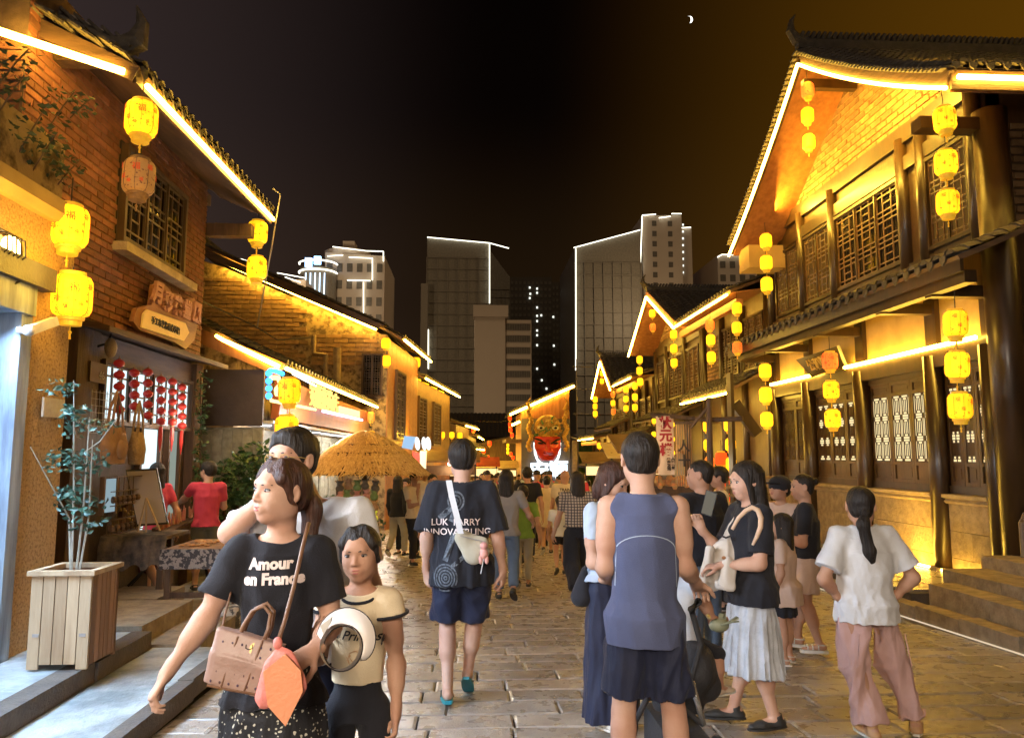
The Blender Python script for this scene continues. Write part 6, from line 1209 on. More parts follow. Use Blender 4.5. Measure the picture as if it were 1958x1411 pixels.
for ly, (t0, t1) in enumerate(((.72, 1.06), (.5, .84), (.28, .62), (.02, .4))):
    m = MB(); nS = (560, 480, 380, 260)[ly]
    for i in range(nS):
        a = r.uniform(0, 2*math.pi); ts = t0+r.uniform(0, .06); te = t1+r.uniform(-.06, .05); pts = []
        for k in range(4):
            t = ts+(te-ts)*k/3; aa = a+r.uniform(-.03, .03)*k; pts.append((cx_+er*t*math.cos(aa), YU+er*t*math.sin(aa), hz(min(t, 1.0))-max(0, t-1)*.6+.02+.02*ly*0+r.uniform(-.012, .02)+(.012 if k < 2 else 0)))
        m.tube(pts, [.016, .017, .013, .004], 3, False)
    stuffp('thatch_layer', m, STRAW, us)
    if ly < 3: part('binding', MB().tube([(cx_+er*t1*.8*math.cos(a), YU+er*t1*.8*math.sin(a), hz(t1*.8)+.035+.008*math.sin(a*9)) for a in [2*math.pi*i/36 for i in range(37)]], .011, 5), STRD, us)
tr = thing('toy_rack', 'rack of hanging plush toys and yellow sweet bags under the straw parasol', 'rack', (at(680, 1000, Y=12).x, 12, G(12))); r = random.Random(6)
for x in (645, 720): part('post', MB().tube([at(x, 930, Y=12), (at(x, 930, Y=12).x, 12, G(12))], .018, 6), WOOD, tr)
for y_ in (920, 960, 1000): part('rail', MB().tube([at(640, y_, Y=12), at(725, y_-2, Y=12)], .01, 5), PW, tr)
TOY = [pm('toy_pink', (.6, .3, .25), (.5, .22, .2), 10, .8), pm('toy_tan', (.45, .3, .18), (.35, .2, .12), 10, .8), pm('toy_green', (.2, .3, .12), (.14, .22, .08), 10, .8), pm('toy_grey', (.15, .13, .12), (.1, .09, .08), 10, .8), pm('sweet_yellow', (.8, .75, .05), (.6, .6, .05), 10, .6, emit=(.9, 1, .1), estr=.3)]
for k in range(20):
    px_, py_ = 648+(k % 5)*17+r.uniform(-3, 3), (932, 950, 968, 990)[k//5]+r.uniform(-3, 3); c = at(px_, py_, Y=11.95); yl = k//5 == 3; part('plush_toy', MB().ball(c, (.065, .05, .06), 10, 6).ball(c+Vector((.0, 0, .07)), .042, 8, 6).ball(c+Vector((-.04, 0, .1)), .018, 6, 4).ball(c+Vector((.04, 0, .1)), .018, 6, 4), TOY[4 if yl or k == 13 else r.randrange(4)], tr, smooth=True)
# round blue-white fans and light boxes beyond the parasol
fb = thing('light_box_display', 'cluster of blue-white glowing display boards above the walkers at left centre', 'display', tuple(at(810, 900, Y=19)))
part('board', MB().prism([at(x, y, Y=19) for x, y in ((773, 833), (795, 835), (788, 860), (768, 856))], (0, .05, 0)), em('board_blue', (.45, .7, 1), .9), fb)
for dx in (0, 13, 21): part('fan', MB().prism([at(798+dx+5*math.sin(a)+math.cos(a)*-1, 848-math.cos(a)*13, Y=18.9) for a in [i*math.pi/6 for i in range(12)]], (0, .04, 0)), em('fan_white', (.95, 1, 1), 1.6), fb)
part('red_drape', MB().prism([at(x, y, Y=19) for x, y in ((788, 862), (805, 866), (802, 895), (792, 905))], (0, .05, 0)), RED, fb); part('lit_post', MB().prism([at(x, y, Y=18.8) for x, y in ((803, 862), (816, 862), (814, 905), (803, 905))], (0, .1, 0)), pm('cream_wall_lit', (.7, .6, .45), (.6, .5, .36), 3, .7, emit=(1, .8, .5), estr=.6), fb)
# stalls along the far street (both sides)
def stall(label, px_, Y_, w, c1, glow, side=1):
    x = at(px_, 900, Y=Y_).x; t = thing('market_stall', label, 'stall', (x, Y_, G(Y_))); z = G(Y_)
    for dx in (-w/2, w/2): part('post', MB().tube([(x+dx, Y_, z), (x+dx, Y_, z+2.1)], .03, 6), METAL, t)
    part('counter', MB().box(x-w/2, x+w/2, Y_, Y_+.6, z, z+.9), c1, t); part('awning', MB().prism([(x-w/2-.15, Y_-.3, z+2.0), (x-w/2-.15, Y_+.8, z+2.35), (x-w/2-.15, Y_+.8, z+2.3), (x-w/2-.15, Y_-.3, z+1.95)], (w+.3, 0, 0)), c1, t)
    part('lamp', MB().ball((x, Y_, z+1.9), .07, 8, 6), glow, t); part('signboard', MB().box(x-w/2, x+w/2, Y_-.05, Y_-.02, z+1.55, z+1.85), glow if side > 1 else c1, t); plight('stall_or_banner_light', (x, Y_-.3, z+1.75), 14, (1, .8, .5), .1); return t
CLS = [pm('stall_red', (.4, .05, .03), (.3, .04, .02), 4, .7), pm('stall_brown', (.18, .1, .05), (.12, .06, .03), 4, .7), pm('stall_cream', (.5, .4, .25), (.4, .3, .18), 4, .7)]
BW = em('stall_bulb', (1, .9, .65), 7); SW = em('stall_sign', (1, .7, .3), 1.6)
for a_ in (('snack stall with bright bulb behind the walking man', 860, 24, 1.6, CLS[1], BW, 1), ('red stall under the far left eaves', 905, 33, 2., CLS[0], SW, 2), ('cream stall beside the mask shed corner', 950, 40, 2., CLS[2], SW, 2), ('bright stall left of the white cloth banner', 1215, 19, 1.2, CLS[2], SW, 2), ('brown stall counter behind the cloth banners', 1238, 15, 1.0, CLS[1], BW, 1), ('brown stall near the green netting', 1165, 26, 1.6, CLS[1], SW, 2)): stall(*a_)
# cloth banners on the right
CLW = pm('banner_cloth', (.68, .50, .36), (.60, .43, .3), 3, .8, .2, 60); cr_ = pm('banner_red', (.35, .02, .03), (.28, .015, .02), 9, .8)
bn = thing('cloth_banner', 'white hanging cloth banner with three red characters 状元楼', 'banner', tuple(at(1285, 905, Y=9.6))); tl, tr_, bl_, br_ = (at(x, y, Y=9.6) for x, y in ((1254, 796), (1288, 795), (1259, 908), (1290, 908)))
vs = []
for j in range(13):
    for i in range(7): u, v = i/6, j/12; p = tl.lerp(tr_, u).lerp(bl_.lerp(br_, u), v); vs.append(p+Vector((0, .015*math.sin(u*7+v*3), 0)))
part('cloth', MB().raw(vs, [(j*7+i, j*7+i+1, j*7+i+8, j*7+i+7) for j in range(12) for i in range(6)]), CLW, bn, smooth=True)
for i, c_ in enumerate('状元楼'): text('red_character', c_, .165, cr_, bn, frame(at((1272, 1273, 1274)[i], (810, 834, 861)[i], Y=9.56), (1, 0, 0), (0, 0, 1)), .004, .006)
for i, (s_, x) in enumerate((('教育咨询', 1279), ('人间第一堂', 1287))): text('black_character', '\n'.join(s_), .052 if i == 0 else .042, INK, bn, frame(at(x, 888 if i == 0 else 885, Y=9.56), (1, 0, 0), (0, 0, 1)), .002, .002, lines=.72)
fg_ = MB(); 
for i in range(14): p = bl_.lerp(br_, i/13); fg_.tube([p, p+Vector((0, 0, -.1))], .004, 4)
part('fringe', fg_, WOOD, bn); part('rod', MB().tube([at(1245, 797, Y=9.62), at(1300, 797, Y=9.62)], .012, 6), WOOD, bn)
bn2 = thing('timber_slat_banner', 'brown curtain banner with a vertical painted emblem right of the white banner', 'banner', tuple(at(1307, 925, Y=9.2)))
for k in range(7): a_, b_ = at(1293+k*4.6, 811, Y=9.2), at(1296.8+k*4.6, 930, Y=9.2); part('slat', MB().box(a_.x, b_.x, 9.2-.01*(k % 2), 9.22, b_.z, a_.z), pm('brown_slat', (.36, .2, .1), (.26, .14, .07), 6, .7, stretch=(1, 1, .1), per=.15), bn2)
text('painted_emblem', '人\n十', .15, INK, bn2, frame(at(1308, 868, Y=9.16), (1, 0, 0), (0, 0, 1)), .003, .004, lines=1.2); part('rod', MB().box(at(1290, 806, Y=9.2).x, at(1328, 806, Y=9.2).x, 9.18, 9.22, at(1290, 811, Y=9.2).z, at(1290, 806, Y=9.2).z), WOOD, bn2)
po = thing('timber_pole_rig', 'rough timber pole and beam carrying banners and lantern strings on the right', 'pole', (at(1352, 900, Y=9).x, 9, G(9))); part('pole', MB().tube([(at(1353, 760, Y=9).x, 9, G(9)), at(1355, 760, Y=9)], [.05, .035], 8), WOOD, po); part('beam', MB().tube([at(1246, 791, Y=9.9), at(1352, 803, Y=9.1), at(1420, 800, Y=8.8)], .03, 7), WOOD, po); part('brace', MB().tube([at(1320, 818, Y=9.1), at(1352, 780, Y=9)], .02, 6), WOOD, po)
po = thing('timber_post', 'dark timber post with diagonal braces before the far shop entrance', 'post', (at(1428, 900, Y=12).x, 12, G(12))); part('post', MB().box(at(1398, 900, Y=12).x, at(1404, 900, Y=12).x, 11.9, 12.1, G(12), 2.9), LAC, po); part('brace', MB().bar(at(1404, 770, Y=12), at(1448, 830, Y=12), .12, .16), LAC, po)
rl = thing('bamboo_railing', 'bamboo railing behind the woman holding a phone', 'railing', tuple(at(1440, 1000, Y=9.6)))
for k in range(5): part('rail', MB().tube([at(1388, 916+k*16, Y=9.6), at(1482, 912+k*16, Y=9.8)], .018, 6), PW, rl)
for x in (1390, 1425, 1460): part('post', MB().tube([at(x, 910, Y=9.65), (at(x, 910, Y=9.65).x, 9.65, 0.0)], .022, 6), PW, rl)
of = thing('flower_counter', 'counter heaped with orange goods under the cloth banners', 'counter', (at(1270, 930, Y=10.5).x, 10.5, G(10.5))); a_, b_ = at(1245, 930, Y=10.5), at(1330, 930, Y=10.5); part('counter', MB().box(a_.x, b_.x, 10.5, 11, G(10.5), a_.z), WOOD, of); gm = MB(); r = random.Random(9)
for i in range(90): gm.ball((r.uniform(a_.x, b_.x), r.uniform(10.5, 10.9), a_.z+r.uniform(0, .1)), r.uniform(.03, .06), 6, 4)
stuffp('orange_goods', gm, pm('orange_goods', (.7, .25, .08), (.5, .35, .15), 20, .6), of)
# overhead wires
for lab, pts in (('thin cable sagging from the brick house eave to the low shop', [at(522, 360, Y=10.5), at(536, 372, Y=10.6), at(520, 470, Y=11), at(492, 625, Y=12)]), ('cable running from the brick house corner over the low shop roof', [at(385, 575, Y=10.3), at(490, 625, Y=12), at(530, 650, Y=15), at(600, 645, Y=21)]), ('pale conduit rising over the near roof corner', [at(70, 0, Y=6.6), at(215, 68, Y=6.6)]), ('long wire crossing the street near the gate', [at(905, 805, Y=45), at(960, 806, Y=45), at(1000, 795, Y=44)]), ('white wire from the stone pier to the low lanterns', [at(1090, 835, Y=37), at(1145, 852, Y=26)]), ('dark cable looping along the row house fronts', [at(690, 815, Y=21), at(745, 820, Y=24), at(820, 822, Y=34)])): solo('cable', MB().tube(pts, .012 if pts[0].y < 20 else .02, 5), GREYM if 'pale' in lab or 'thin' in lab or 'white' in lab else CORD, lab, 'cable')
solo('conduit_post', MB().tube([at(15, 0, Y=6.6), at(16, 22, Y=6.6)], .02, 6), GREYM, 'short pale conduit post at the top left roof edge', 'post')
# small point lights: shops, lantern strings, and one added for the banner
plight('shop_light', (-2.2, 12.5, 1.9), 200, (.95, .95, 1), .2)
for x_, y_, z_, p_ in ((4.8, 8.6, 3.2, 35), (4.8, 12.3, 2.2, 45), (4.6, 16.5, 2.2, 60), (4.6, 22, 1.8, 80), (4.3, 29, 1.4, 90), (-1.6, 25, 2.2, 70), (-.4, 33, 1.6, 80), (1, 45, 1, 90), (4.75, 8.2, 5.2, 35), (4.8, 20, 4, 60), (4.8, 15, 4.2, 40)): plight('lantern_glow', (x_, y_, z_), p_, AMB, .2)
plight('shop_light', (-2.2, 18.5, 1.7), 240, (1, .92, .8), .2); plight('stall_or_banner_light', tuple(at(1268, 840, Y=9.0)), 9, (1, .75, .4), .06); plight('craft_shop_light', (-3.2, 8.9, 1.9), 16, (1, .82, .6), .1)  # the light at the banner is added to brighten its cloth
# ------------------------------------------------------------------ people
def pos(px, Y): p = at(px, 870, Y=Y); return (p.x, Y, G(Y))
BLK = cloth('black_jersey', (.022, .022, .028), (.015, .015, .02)); WHT = cloth('white_jersey', (.66, .66, .68), (.58, .58, .6)); NAVY = cloth('navy_nylon', (.022, .026, .055), (.014, .017, .038), rough=.5); SLATE = cloth('slate_blue_knit', (.095, .11, .20), (.075, .088, .165)); PNK = cloth('dusty_pink_cotton', (.52, .33, .30), (.44, .27, .25)); CRM = cloth('cream_jersey', (.70, .58, .40), (.62, .5, .33)); LBL = cloth('pale_blue_jersey', (.42, .50, .62), (.36, .43, .55)); JEAN = cloth('blue_denim', (.13, .18, .26), (.08, .11, .17)); KHK = cloth('khaki_cotton', (.16, .15, .11), (.11, .10, .075)); HPK = cloth('hot_pink_jersey', (.62, .07, .12), (.5, .05, .09)); MRN = cloth('maroon_cloth', (.10, .02, .03), (.06, .012, .02)); BEI = cloth('beige_canvas', (.42, .38, .29), (.34, .3, .22)); PALE = cloth('pale_pink_cotton', (.62, .46, .38), (.54, .39, .32)); GRN_ = cloth('lime_green_jersey', (.22, .34, .06), (.16, .26, .04)); GRY = cloth('grey_jersey', (.28, .25, .24), (.22, .2, .19)); SHR = cloth('sheer_grey_skirt', (.46, .48, .52), (.36, .37, .40), sc=14)
def floral():
    m = pm('floral_black_skirt', (.015, .015, .018), (.01, .01, .013), 5, .8, .3, 120); t = m.node_tree; b = t.nodes['Principled BSDF']; tc = N(t, 'ShaderNodeTexCoord'); v = N(t, 'ShaderNodeTexVoronoi', ins={2: 62.}); nz = N(t, 'ShaderNodeTexNoise', ins={2: 30.}); t.links.new(tc.outputs['Object'], nz.inputs[0])
    mx = N(t, 'ShaderNodeVectorMath', operation='MULTIPLY_ADD'); t.links.new(nz.outputs['Color'], mx.inputs[0]); mx.inputs[1].default_value = (.03, .03, .03); t.links.new(tc.outputs['Object'], mx.inputs[2]); t.links.new(mx.outputs[0], v.inputs[0]); r = ramp(t, [(.22, (.55, .53, .45)), (.30, (.014, .014, .018))], 'LINEAR'); t.links.new(v.outputs['Distance'], r.inputs[0]); t.links.new(r.outputs[0], b.inputs['Base Color']); return m
FLO = floral()
def plaid():
    m = pm('plaid_shirt', (.3, .25, .2), None, 5, .85); t = m.node_tree; b = t.nodes['Principled BSDF']; tc = N(t, 'ShaderNodeTexCoord'); w1 = N(t, 'ShaderNodeTexWave', bands_direction='X', ins={1: 9.}); w2 = N(t, 'ShaderNodeTexWave', bands_direction='Z', ins={1: 9.}); t.links.new(tc.outputs['Object'], w1.inputs[0]); t.links.new(tc.outputs['Object'], w2.inputs[0])
    a = N(t, 'ShaderNodeMath', operation='MINIMUM'); t.links.new(w1.outputs['Fac'], a.inputs[0]); t.links.new(w2.outputs['Fac'], a.inputs[1]); r = ramp(t, [(.12, (.035, .03, .035)), (.25, (.36, .29, .23))], 'LINEAR'); t.links.new(a.outputs[0], r.inputs[0]); t.links.new(r.outputs[0], b.inputs['Base Color']); return m
PLD = plaid(); PRW = pm('print_pale', (.72, .62, .58), (.68, .55, .52), 10, .7); PRG = pm('print_grey', (.20, .21, .23), (.1, .1, .11), 60, .8)
PI = math.pi
# 1 woman in front
L1 = pos(540, 2.72); H1 = 1.575
J = skel(H1, .98, elR=(.222, .03, 1.06), wrR=(.325, .09, .895), hdR=(.42, .2, -.8), hnR=(-.8, -.3, -.1), elL=(-.185, -.01, 1.02), wrL=(-.15, .19, .975), hdL=(.45, .75, -.15), hnL=(.3, -.3, -.9), shR=(.132, 0, 1.265), shL=(-.132, 0, 1.265))
wo1 = person('woman in a black Amour en France T-shirt and flecked skirt looking to the left', L1, PI+.05, H1, J, .84, .93, .0045, dict(mat=BLK, hem=.49, sleeve=.70, off=.018, fold=.012, sr=1.2, neck=.074, nd=.012), dict(kind='skirt', hem=.16, flare=2.1, top=.6, mat=FLO, name='skirt', np=11, pa=.06, fold=.01), 'pulled', HAIRB, SK3, 'sandal', PW, yaw=-.78, pitch=.06, roll=-.03, tail=[((.062, .035, .055), (.074, .0, -.03), .018, .014), ((-.062, .035, .055), (-.074, .0, -.03), .018, .014), ((.03, .03, .10), (.065, .05, .045), .02, .014), ((-.03, .03, .10), (-.065, .05, .045), .02, .014), ((0, -.10, .02), (-.01, -.135, -.06), .03, .045), ((-.01, -.135, -.06), (-.03, -.12, -.20), .045, .035), ((-.03, -.12, -.2), (-.03, -.11, -.3), .035, .012)], hands={'+': .5, '-': .75}, seed=11, gaze=(.0035, .001), hg=1.06)
shirt_print(wo1, 'Amour', .05, PRW, 1.235, .012, bold=.0024, roty=.03); shirt_print(wo1, 'en France', .05, PRW, 1.187, .0, bold=.0024, roty=.03)
# shoulder strap, monogram tote, pink pouch (held by strap: things of their own)
LTH = pm('brown_leather', (.20, .10, .055), (.15, .075, .04), 8, .45, .3, 60); MONO = pm('printed_taupe_leather', (.36, .235, .19), (.30, .19, .155), 4, .42, .2, 70)
tb = thing('tote_bag', 'taupe printed tote bag with brown handles on the hip of the front woman', 'bag', tuple(at(468, 1310, Y=2.420))); q = [at(x, y, Y=2.440) for x, y in ((402, 1302), (500, 1320), (535, 1222), (428, 1205))]
c_ = sum(q, Vector())/4; F = SDF(c_-Vector((.18, .1, .16)), c_+Vector((.18, .12, .16)), .005); bx2 = (q[1]+q[0])/2; tx = (q[2]+q[3])/2; ax = (q[2]-q[3]).normalized()
F.loft([(bx2, .093, .05), (bx2.lerp(tx, .5), .10, .045), (tx, .108, .022)], .01, tuple(ax), (0, 1, 0), p=5); bd = link('bag_body', sdfmesh('bag', F, .0025, 5, 18), MONO, tb); bd.location = -Vector(tb.location)
ff = lambda u, v, o=-.052: q[0].lerp(q[1], u).lerp(q[3].lerp(q[2], u), v)+Vector((0, o+.028*v, 0))
for u in (.3, .74): part('trim', MB().tube([ff(u, .02), ff(u, .5), ff(u, .98)], .0035, 6), LTH, tb)
part('base_trim', MB().tube([ff(.04, .03), ff(.5, .02), ff(.96, .03)], .004, 6), LTH, tb)
for dz in (0, .04): part('handle', MB().tube([ff(.3, .9, -.03+dz), ff(.3, 1.15, -.025+dz), ff(.36, 1.42, -.02+dz), ff(.52, 1.55, -.02+dz), ff(.68, 1.42, -.02+dz), ff(.74, 1.15, -.025+dz), ff(.74, .9, -.03+dz)], .0065, 8), LTH, tb, smooth=True)
e = part('metal_badge', MB().prism([ff(.5, .72, -.05), ff(.62, .72, -.05), ff(.62, .9, -.046), ff(.5, .9, -.046)], (0, -.004, 0)), GILT, tb)
cb = MB(); c0_ = ff(.56, .82, -.058)
for s in (-1, 1): cb.tube([c0_+Vector((0, 0, -.006)), c0_+Vector((s*.010, 0, -.002)), c0_+Vector((s*.009, 0, .009))], .0014, 5)
part('crest', cb, INK, e); dm = MB(); r = random.Random(3)
for i in range(6):
    for j in range(5):
        u, v = .08+.17*i+.05*(j % 2), .12+.18*j
        if abs(u-.56) < .1 and v > .65: continue
        p = ff(u, v, -.0535); dm.ball(p, (.0034, .0016, .0045), 4, 4)
part('printed_motif', dm, pm('motif_navy', (.05, .05, .12), (.12, .05, .03), 90, .5), tb)['kind'] = 'stuff'
part('strap', MB().tube([at(590, 1000, Y=2.600), at(580, 1040, Y=2.530), at(562, 1120, Y=2.500), at(545, 1185, Y=2.460), at(532, 1225, Y=2.420)], .0072, 8), LTH, tb, smooth=True); part('strap', MB().tube([at(470, 1040, Y=2.820), at(445, 1120, Y=2.700), at(430, 1175, Y=2.500), at(422, 1215, Y=2.450)], .004, 6), LTH, tb)
pb = thing('pink_pouch', 'salmon pink folded cloth pouch tied to the tote bag strap', 'pouch', tuple(at(535, 1385, Y=2.320))); PKP = pm('salmon_pink_cloth', (.72, .24, .20), (.62, .18, .16), 5, .6, .3, 80); PKO = pm('orange_pink_cloth', (.78, .32, .16), (.7, .26, .13), 5, .6, .3, 80)
zz0 = [at(x, y, Y=2.340) for x, y in ((530, 1228), (548, 1240), (577, 1285), (578, 1320), (545, 1389), (515, 1345), (484, 1340), (508, 1275), (520, 1250))]
F = SDF(Vector((min(p.x for p in zz0), 2.25, min(p.z for p in zz0)))-Vector((.04, .02, .04)), Vector((max(p.x for p in zz0), 2.44, max(p.z for p in zz0)))+Vector((.04, .02, .04)), .004)
for a_, b_, ra_, rb_ in (((532, 1232), (540, 1262), .012, .03), ((540, 1265), (555, 1310), .045, .05), ((530, 1280), (510, 1330), .035, .035), ((555, 1310), (545, 1372), .045, .012), ((510, 1328), (494, 1334), .03, .016)): F.cone(at(*a_, Y=2.340), at(*b_, Y=2.340), ra_, rb_, .015, (0, 1, 0), .45)
F.comb((slice(None),)*3, np.abs(F.ax[1]-2.34)[None, :, None].astype(np.float32)*.0+F.F*0+.2, .001); b_ = link('pouch_body', sdfmesh('pouch', F, .007, 8, 24), PKP, pb); b_.location = -Vector(pb.location); part('flap', MB().prism([at(x, y, Y=2.312) for x, y in ((503, 1284), (545, 1250), (575, 1282), (579, 1322), (546, 1388), (512, 1350))], (0, .006, 0)), PKO, pb); part('knot', MB().ball(at(531, 1229, Y=2.340), (.014, .012, .018)), PKP, pb, smooth=True)
nk = solo('folded_napkin', MB().prism([at(x, y, Y=2.480) for x, y in ((612, 1196), (634, 1180), (632, 1190), (618, 1215))], (0, .02, 0)), WHITE_R, 'folded white tissue in the left hand of the front woman', 'tissue')
# 2 girl
L2 = pos(694, 2.95); H2 = 1.315
J = skel(H2, .92, shR=(.108, 0, 1.055), shL=(-.108, 0, 1.055), elR=(.145, .03, .86), wrR=(.115, .16, .955), hdR=(-.35, .35, .7), hnR=(-.2, .9, -.2), elL=(-.14, -.01, .83), wrL=(-.150, .05, .665), hdL=(.02, .22, -.95), hnL=(.9, .2, 0))
gi = person('girl in a cream T-shirt with black trim and black leggings facing the camera', L2, PI-.05, H2, J, .84, .9, .0045, dict(mat=CRM, hem=.585, sleeve=.22, off=.017, sr=1.35, fold=.007, neck=.078, nd=.016), dict(kind='pants', len=1.85, mat=BLK, off=.006, top=.62, fold=.003, name='leggings'), 'pulled', HAIR, SK2, 'sneaker', yaw=-.05, pitch=-.03, roll=.05, tail=[((.062, .035, .055), (.074, .0, -.03), .018, .014), ((-.062, .035, .055), (-.074, .0, -.03), .018, .014), ((.03, .03, .10), (.065, .05, .045), .02, .014), ((-.03, .03, .10), (-.065, .05, .045), .02, .014), ((.0, -.10, .0), (.055, -.10, -.10), .035, .022), ((.055, -.10, -.10), (.06, -.07, -.17), .022, .01)], hands={'+': .5, '-': .45}, seed=21, hg=1.15, gaze=(.001, 0))
shirt_print(gi, 'nn Princess', .047, INK, .945, 0, bold=.0008, shear=.35, roty=-.08)
fx = MB(); r = random.Random(1)
for i in range(7): a = i*.9; fx.prism([(math.cos(a)*.012+.02*math.cos(i), math.sin(a)*.012+.012*math.sin(i*2), 0), (math.cos(a+.8)*.02, math.sin(a+.8)*.02, 0), (math.cos(a+1.6)*.03, math.sin(a+1.6)*.03-.01, 0)], (0, 0, .0004))
shirt_print(gi, fx, 1, pm('print_orange', (.55, .28, .12), (.6, .45, .3), 60, .8), .875, 0, name='printed_motif')
n_ = J['neck']; cm = MB().tube([(n_[0]+.062*math.cos(a), n_[1]+.03+.052*math.sin(a), n_[2]-.022-.018*math.sin(a)) for a in [i*2*PI/24 for i in range(25)]], .006, 8); part('collar_trim', cm, BLK, gi, smooth=True, world=False)
for s, k in ((1, '+'), (-1, '-')):
    sh, el = Vector(J['sh'+k]), Vector(J['el'+k]); e = sh.lerp(el, .22); d = (el-sh).normalized(); u = d.orthogonal().normalized(); w_ = d.cross(u); part('sleeve_trim', MB().tube([e+(u*math.cos(a)+w_*math.sin(a))*.066 for a in [i*2*PI/20 for i in range(21)]], .006, 6), BLK, gi, smooth=True, world=False)
vz = thing('sun_visor', 'white sun visor with dark rim held in front of the girl', 'visor', tuple(at(660, 1280, Y=2.45))); VW = pm('visor_white', (.72, .66, .62), (.66, .6, .56), 4, .45); c0_ = at(655, 1238, Y=2.55); th_ = .35
Rv = Matrix.Rotation(-.35, 3, 'Y') @ Matrix.Rotation(1.15, 3, 'X'); vs = []; nU = 28
for j in range(6):
    v = j/5
    for i in range(nU+1):
        a = -.15*PI+1.3*PI*i/nU; rr_ = .062+.058*v*max(0, math.sin((a+.15*PI)/1.3))**.6; vs.append(c0_+Rv @ Vector((rr_*math.cos(a-.4), rr_*math.sin(a-.4)*1.1, -.035*v*v+.012*v)))
part('brim', MB().raw(vs, [(j*(nU+1)+i, j*(nU+1)+i+1, (j+1)*(nU+1)+i+1, (j+1)*(nU+1)+i) for j in range(5) for i in range(nU)]), VW, vz, smooth=True); part('rim', MB().tube(vs[5*(nU+1):], .0022, 6), INK, vz); bd_ = []
for j in range(2): bd_ += [c0_+Rv @ Vector((.064*math.cos(a), .07*math.sin(a), .0+.035*j)) for a in [i*2*PI/32 for i in range(32)]]
part('head_band', MB().raw(bd_, [(i, (i+1) % 32, 32+(i+1) % 32, 32+i) for i in range(32)]), VW, vz, smooth=True); part('band_edge', MB().tube(bd_[:32]+bd_[:1], .004, 6), INK, vz)
# 3 man with glasses behind
L3 = pos(600, 3.2); H3 = 1.68
J = skel(H3, 1.02, head=(.085, .03, 1.578), neck=(.01, -.0, 1.405), elR=(.29, .17, 1.30), wrR=(.13, .27, 1.45), hdR=(-.5, .3, .6), hnR=(-.4, -.8, 0), shR=(.185, .02, 1.36))
m3 = person('man with glasses and white T-shirt standing behind the front woman', L3, PI+.1, H3, J, 1.02, 1.0, .006, dict(mat=WHT, hem=.47, sleeve=.72, off=.03, fold=.014, sr=1.15), dict(kind='shorts', len=.8, mat=NAVY), 'short', HAIR, SK3, 'sneaker', yaw=-.5, pitch=.04, seed=31, hg=1.07)
hc = J['head']; Rh = rot(-.5, .04); P_ = lambda x, y, z: Vector(hc+Rh @ (np.array((x, y, z))*1.06)); gl_ = thing('eyeglasses', 'thin metal framed glasses on the man behind the front woman', 'glasses', (0, 0, 0)); gl_.parent = None
Mw = Matrix.Translation(L3) @ Matrix.Rotation(PI+.1, 4, 'Z'); gm = MB()
for s in (-1, 1):
    gm.tube([Mw @ P_(s*.033+.021*math.cos(a), .098-.008*abs(math.cos(a)), .0+.0165*math.sin(a)) for a in [i*PI/8 for i in range(17)]], .0013, 5); gm.tube([Mw @ P_(s*.053, .088, .006), Mw @ P_(s*.074, .06, .008), Mw @ P_(s*.079, 0, .004)], .0016, 5)
gm.tube([Mw @ P_(-.012, .1, .003), Mw @ P_(0, .104, .006), Mw @ P_(.012, .1, .003)], .0013, 5); gl_.location = Mw @ P_(0, .1, 0); part('frame', gm, GILT, gl_)
# 4 walking man, black T-shirt
L4 = pos(884, 5.35); H4 = 1.72
J = skel(H4, 1.04, elL=(-.24, -.04, 1.09), wrL=(-.245, .04, .84), hdL=(.08, .15, -1), hnL=(.8, .5, 0), elR=(.245, -.04, 1.09), wrR=(.285, .0, .84), hdR=(0, .12, -1), hnR=(-.8, .4, 0), knL=(-.095, .08, .49), anL=(-.085, -.13, .085), knR=(.09, .12, .485), anR=(.045, .06, .14), tdR=(.1, 1, -.7), tdL=(-.1, 1, -.05), hipL=(-.1, 0, .87), hipR=(.1, 0, .87), shL=(-.172, 0, 1.385), shR=(.172, 0, 1.385))
m4 = person('man in a loose black printed T-shirt and navy shorts walking away in flip-flops', L4, 0, H4, J, 1.02, 1.04, .006, dict(mat=BLK, hem=.435, sleeve=.95, off=.042, sr=1.3, fold=.018, flare=1.02, mid=True, freq=7), dict(kind='shorts', len=.93, mat=NAVY, off=.032, w=1.12, fold=.012), 'short', HAIR, SK3, 'flipflop', pm('teal_rubber', (.02, .25, .3), (.02, .2, .25), 5, .5), yaw=0, face=False, seed=41, hg=1.1, hands={'+': .5, '-': .45})
shirt_print(m4, 'LUK  FARRY', .062, PRW, 1.185, -.04, front=False, bold=.0006); shirt_print(m4, 'INNOVATRLING', .062, PRW, 1.12, -.03, front=False, bold=.0006)
def rings(cx, cz, r0, n):
    m = MB()
    for k in range(n):
        ra, rb = r0*(k+.3)/n, r0*(k+.85)/n; vs = [(cx+q*math.cos(a), cz+q*1.15*math.sin(a), 0) for a in [i*PI/12 for i in range(24)] for q in (ra, rb)]; m.raw(vs, [(2*i, (2*i+2) % 48, (2*i+3) % 48, 2*i+1) for i in range(24)])
    return m
gx = rings(.085, -.27, .085, 5); gx2 = rings(-.0+.02, .235, .062, 3)
for (a_, b_, w_) in (((.09, -.16), (.03, .02), .018), ((.05, .1), (.02, .18), .02), ((.13, .12), (.04, .2), .02), ((-.05, -.12), (.05, -.2), .014)):
    a_, b_ = Vector((*a_, 0)), Vector((*b_, 0)); n1 = (b_-a_).normalized().cross(Vector((0, 0, 1)))*w_; gx.raw([a_+n1, a_-n1, b_-n1, b_+n1], [(0, 1, 2, 3)])
gx.raw(gx2.v, gx2.f); gx.v = [(-v[0]-.0, v[1], v[2]) for v in gx.v]
shirt_print(m4, gx, 1, pm('print_dim_grey', (.12, .135, .16), (.04, .045, .055), 50, .8, contrast=(.4, .6)), 1.09, -.02, front=False, name='printed_graphic')
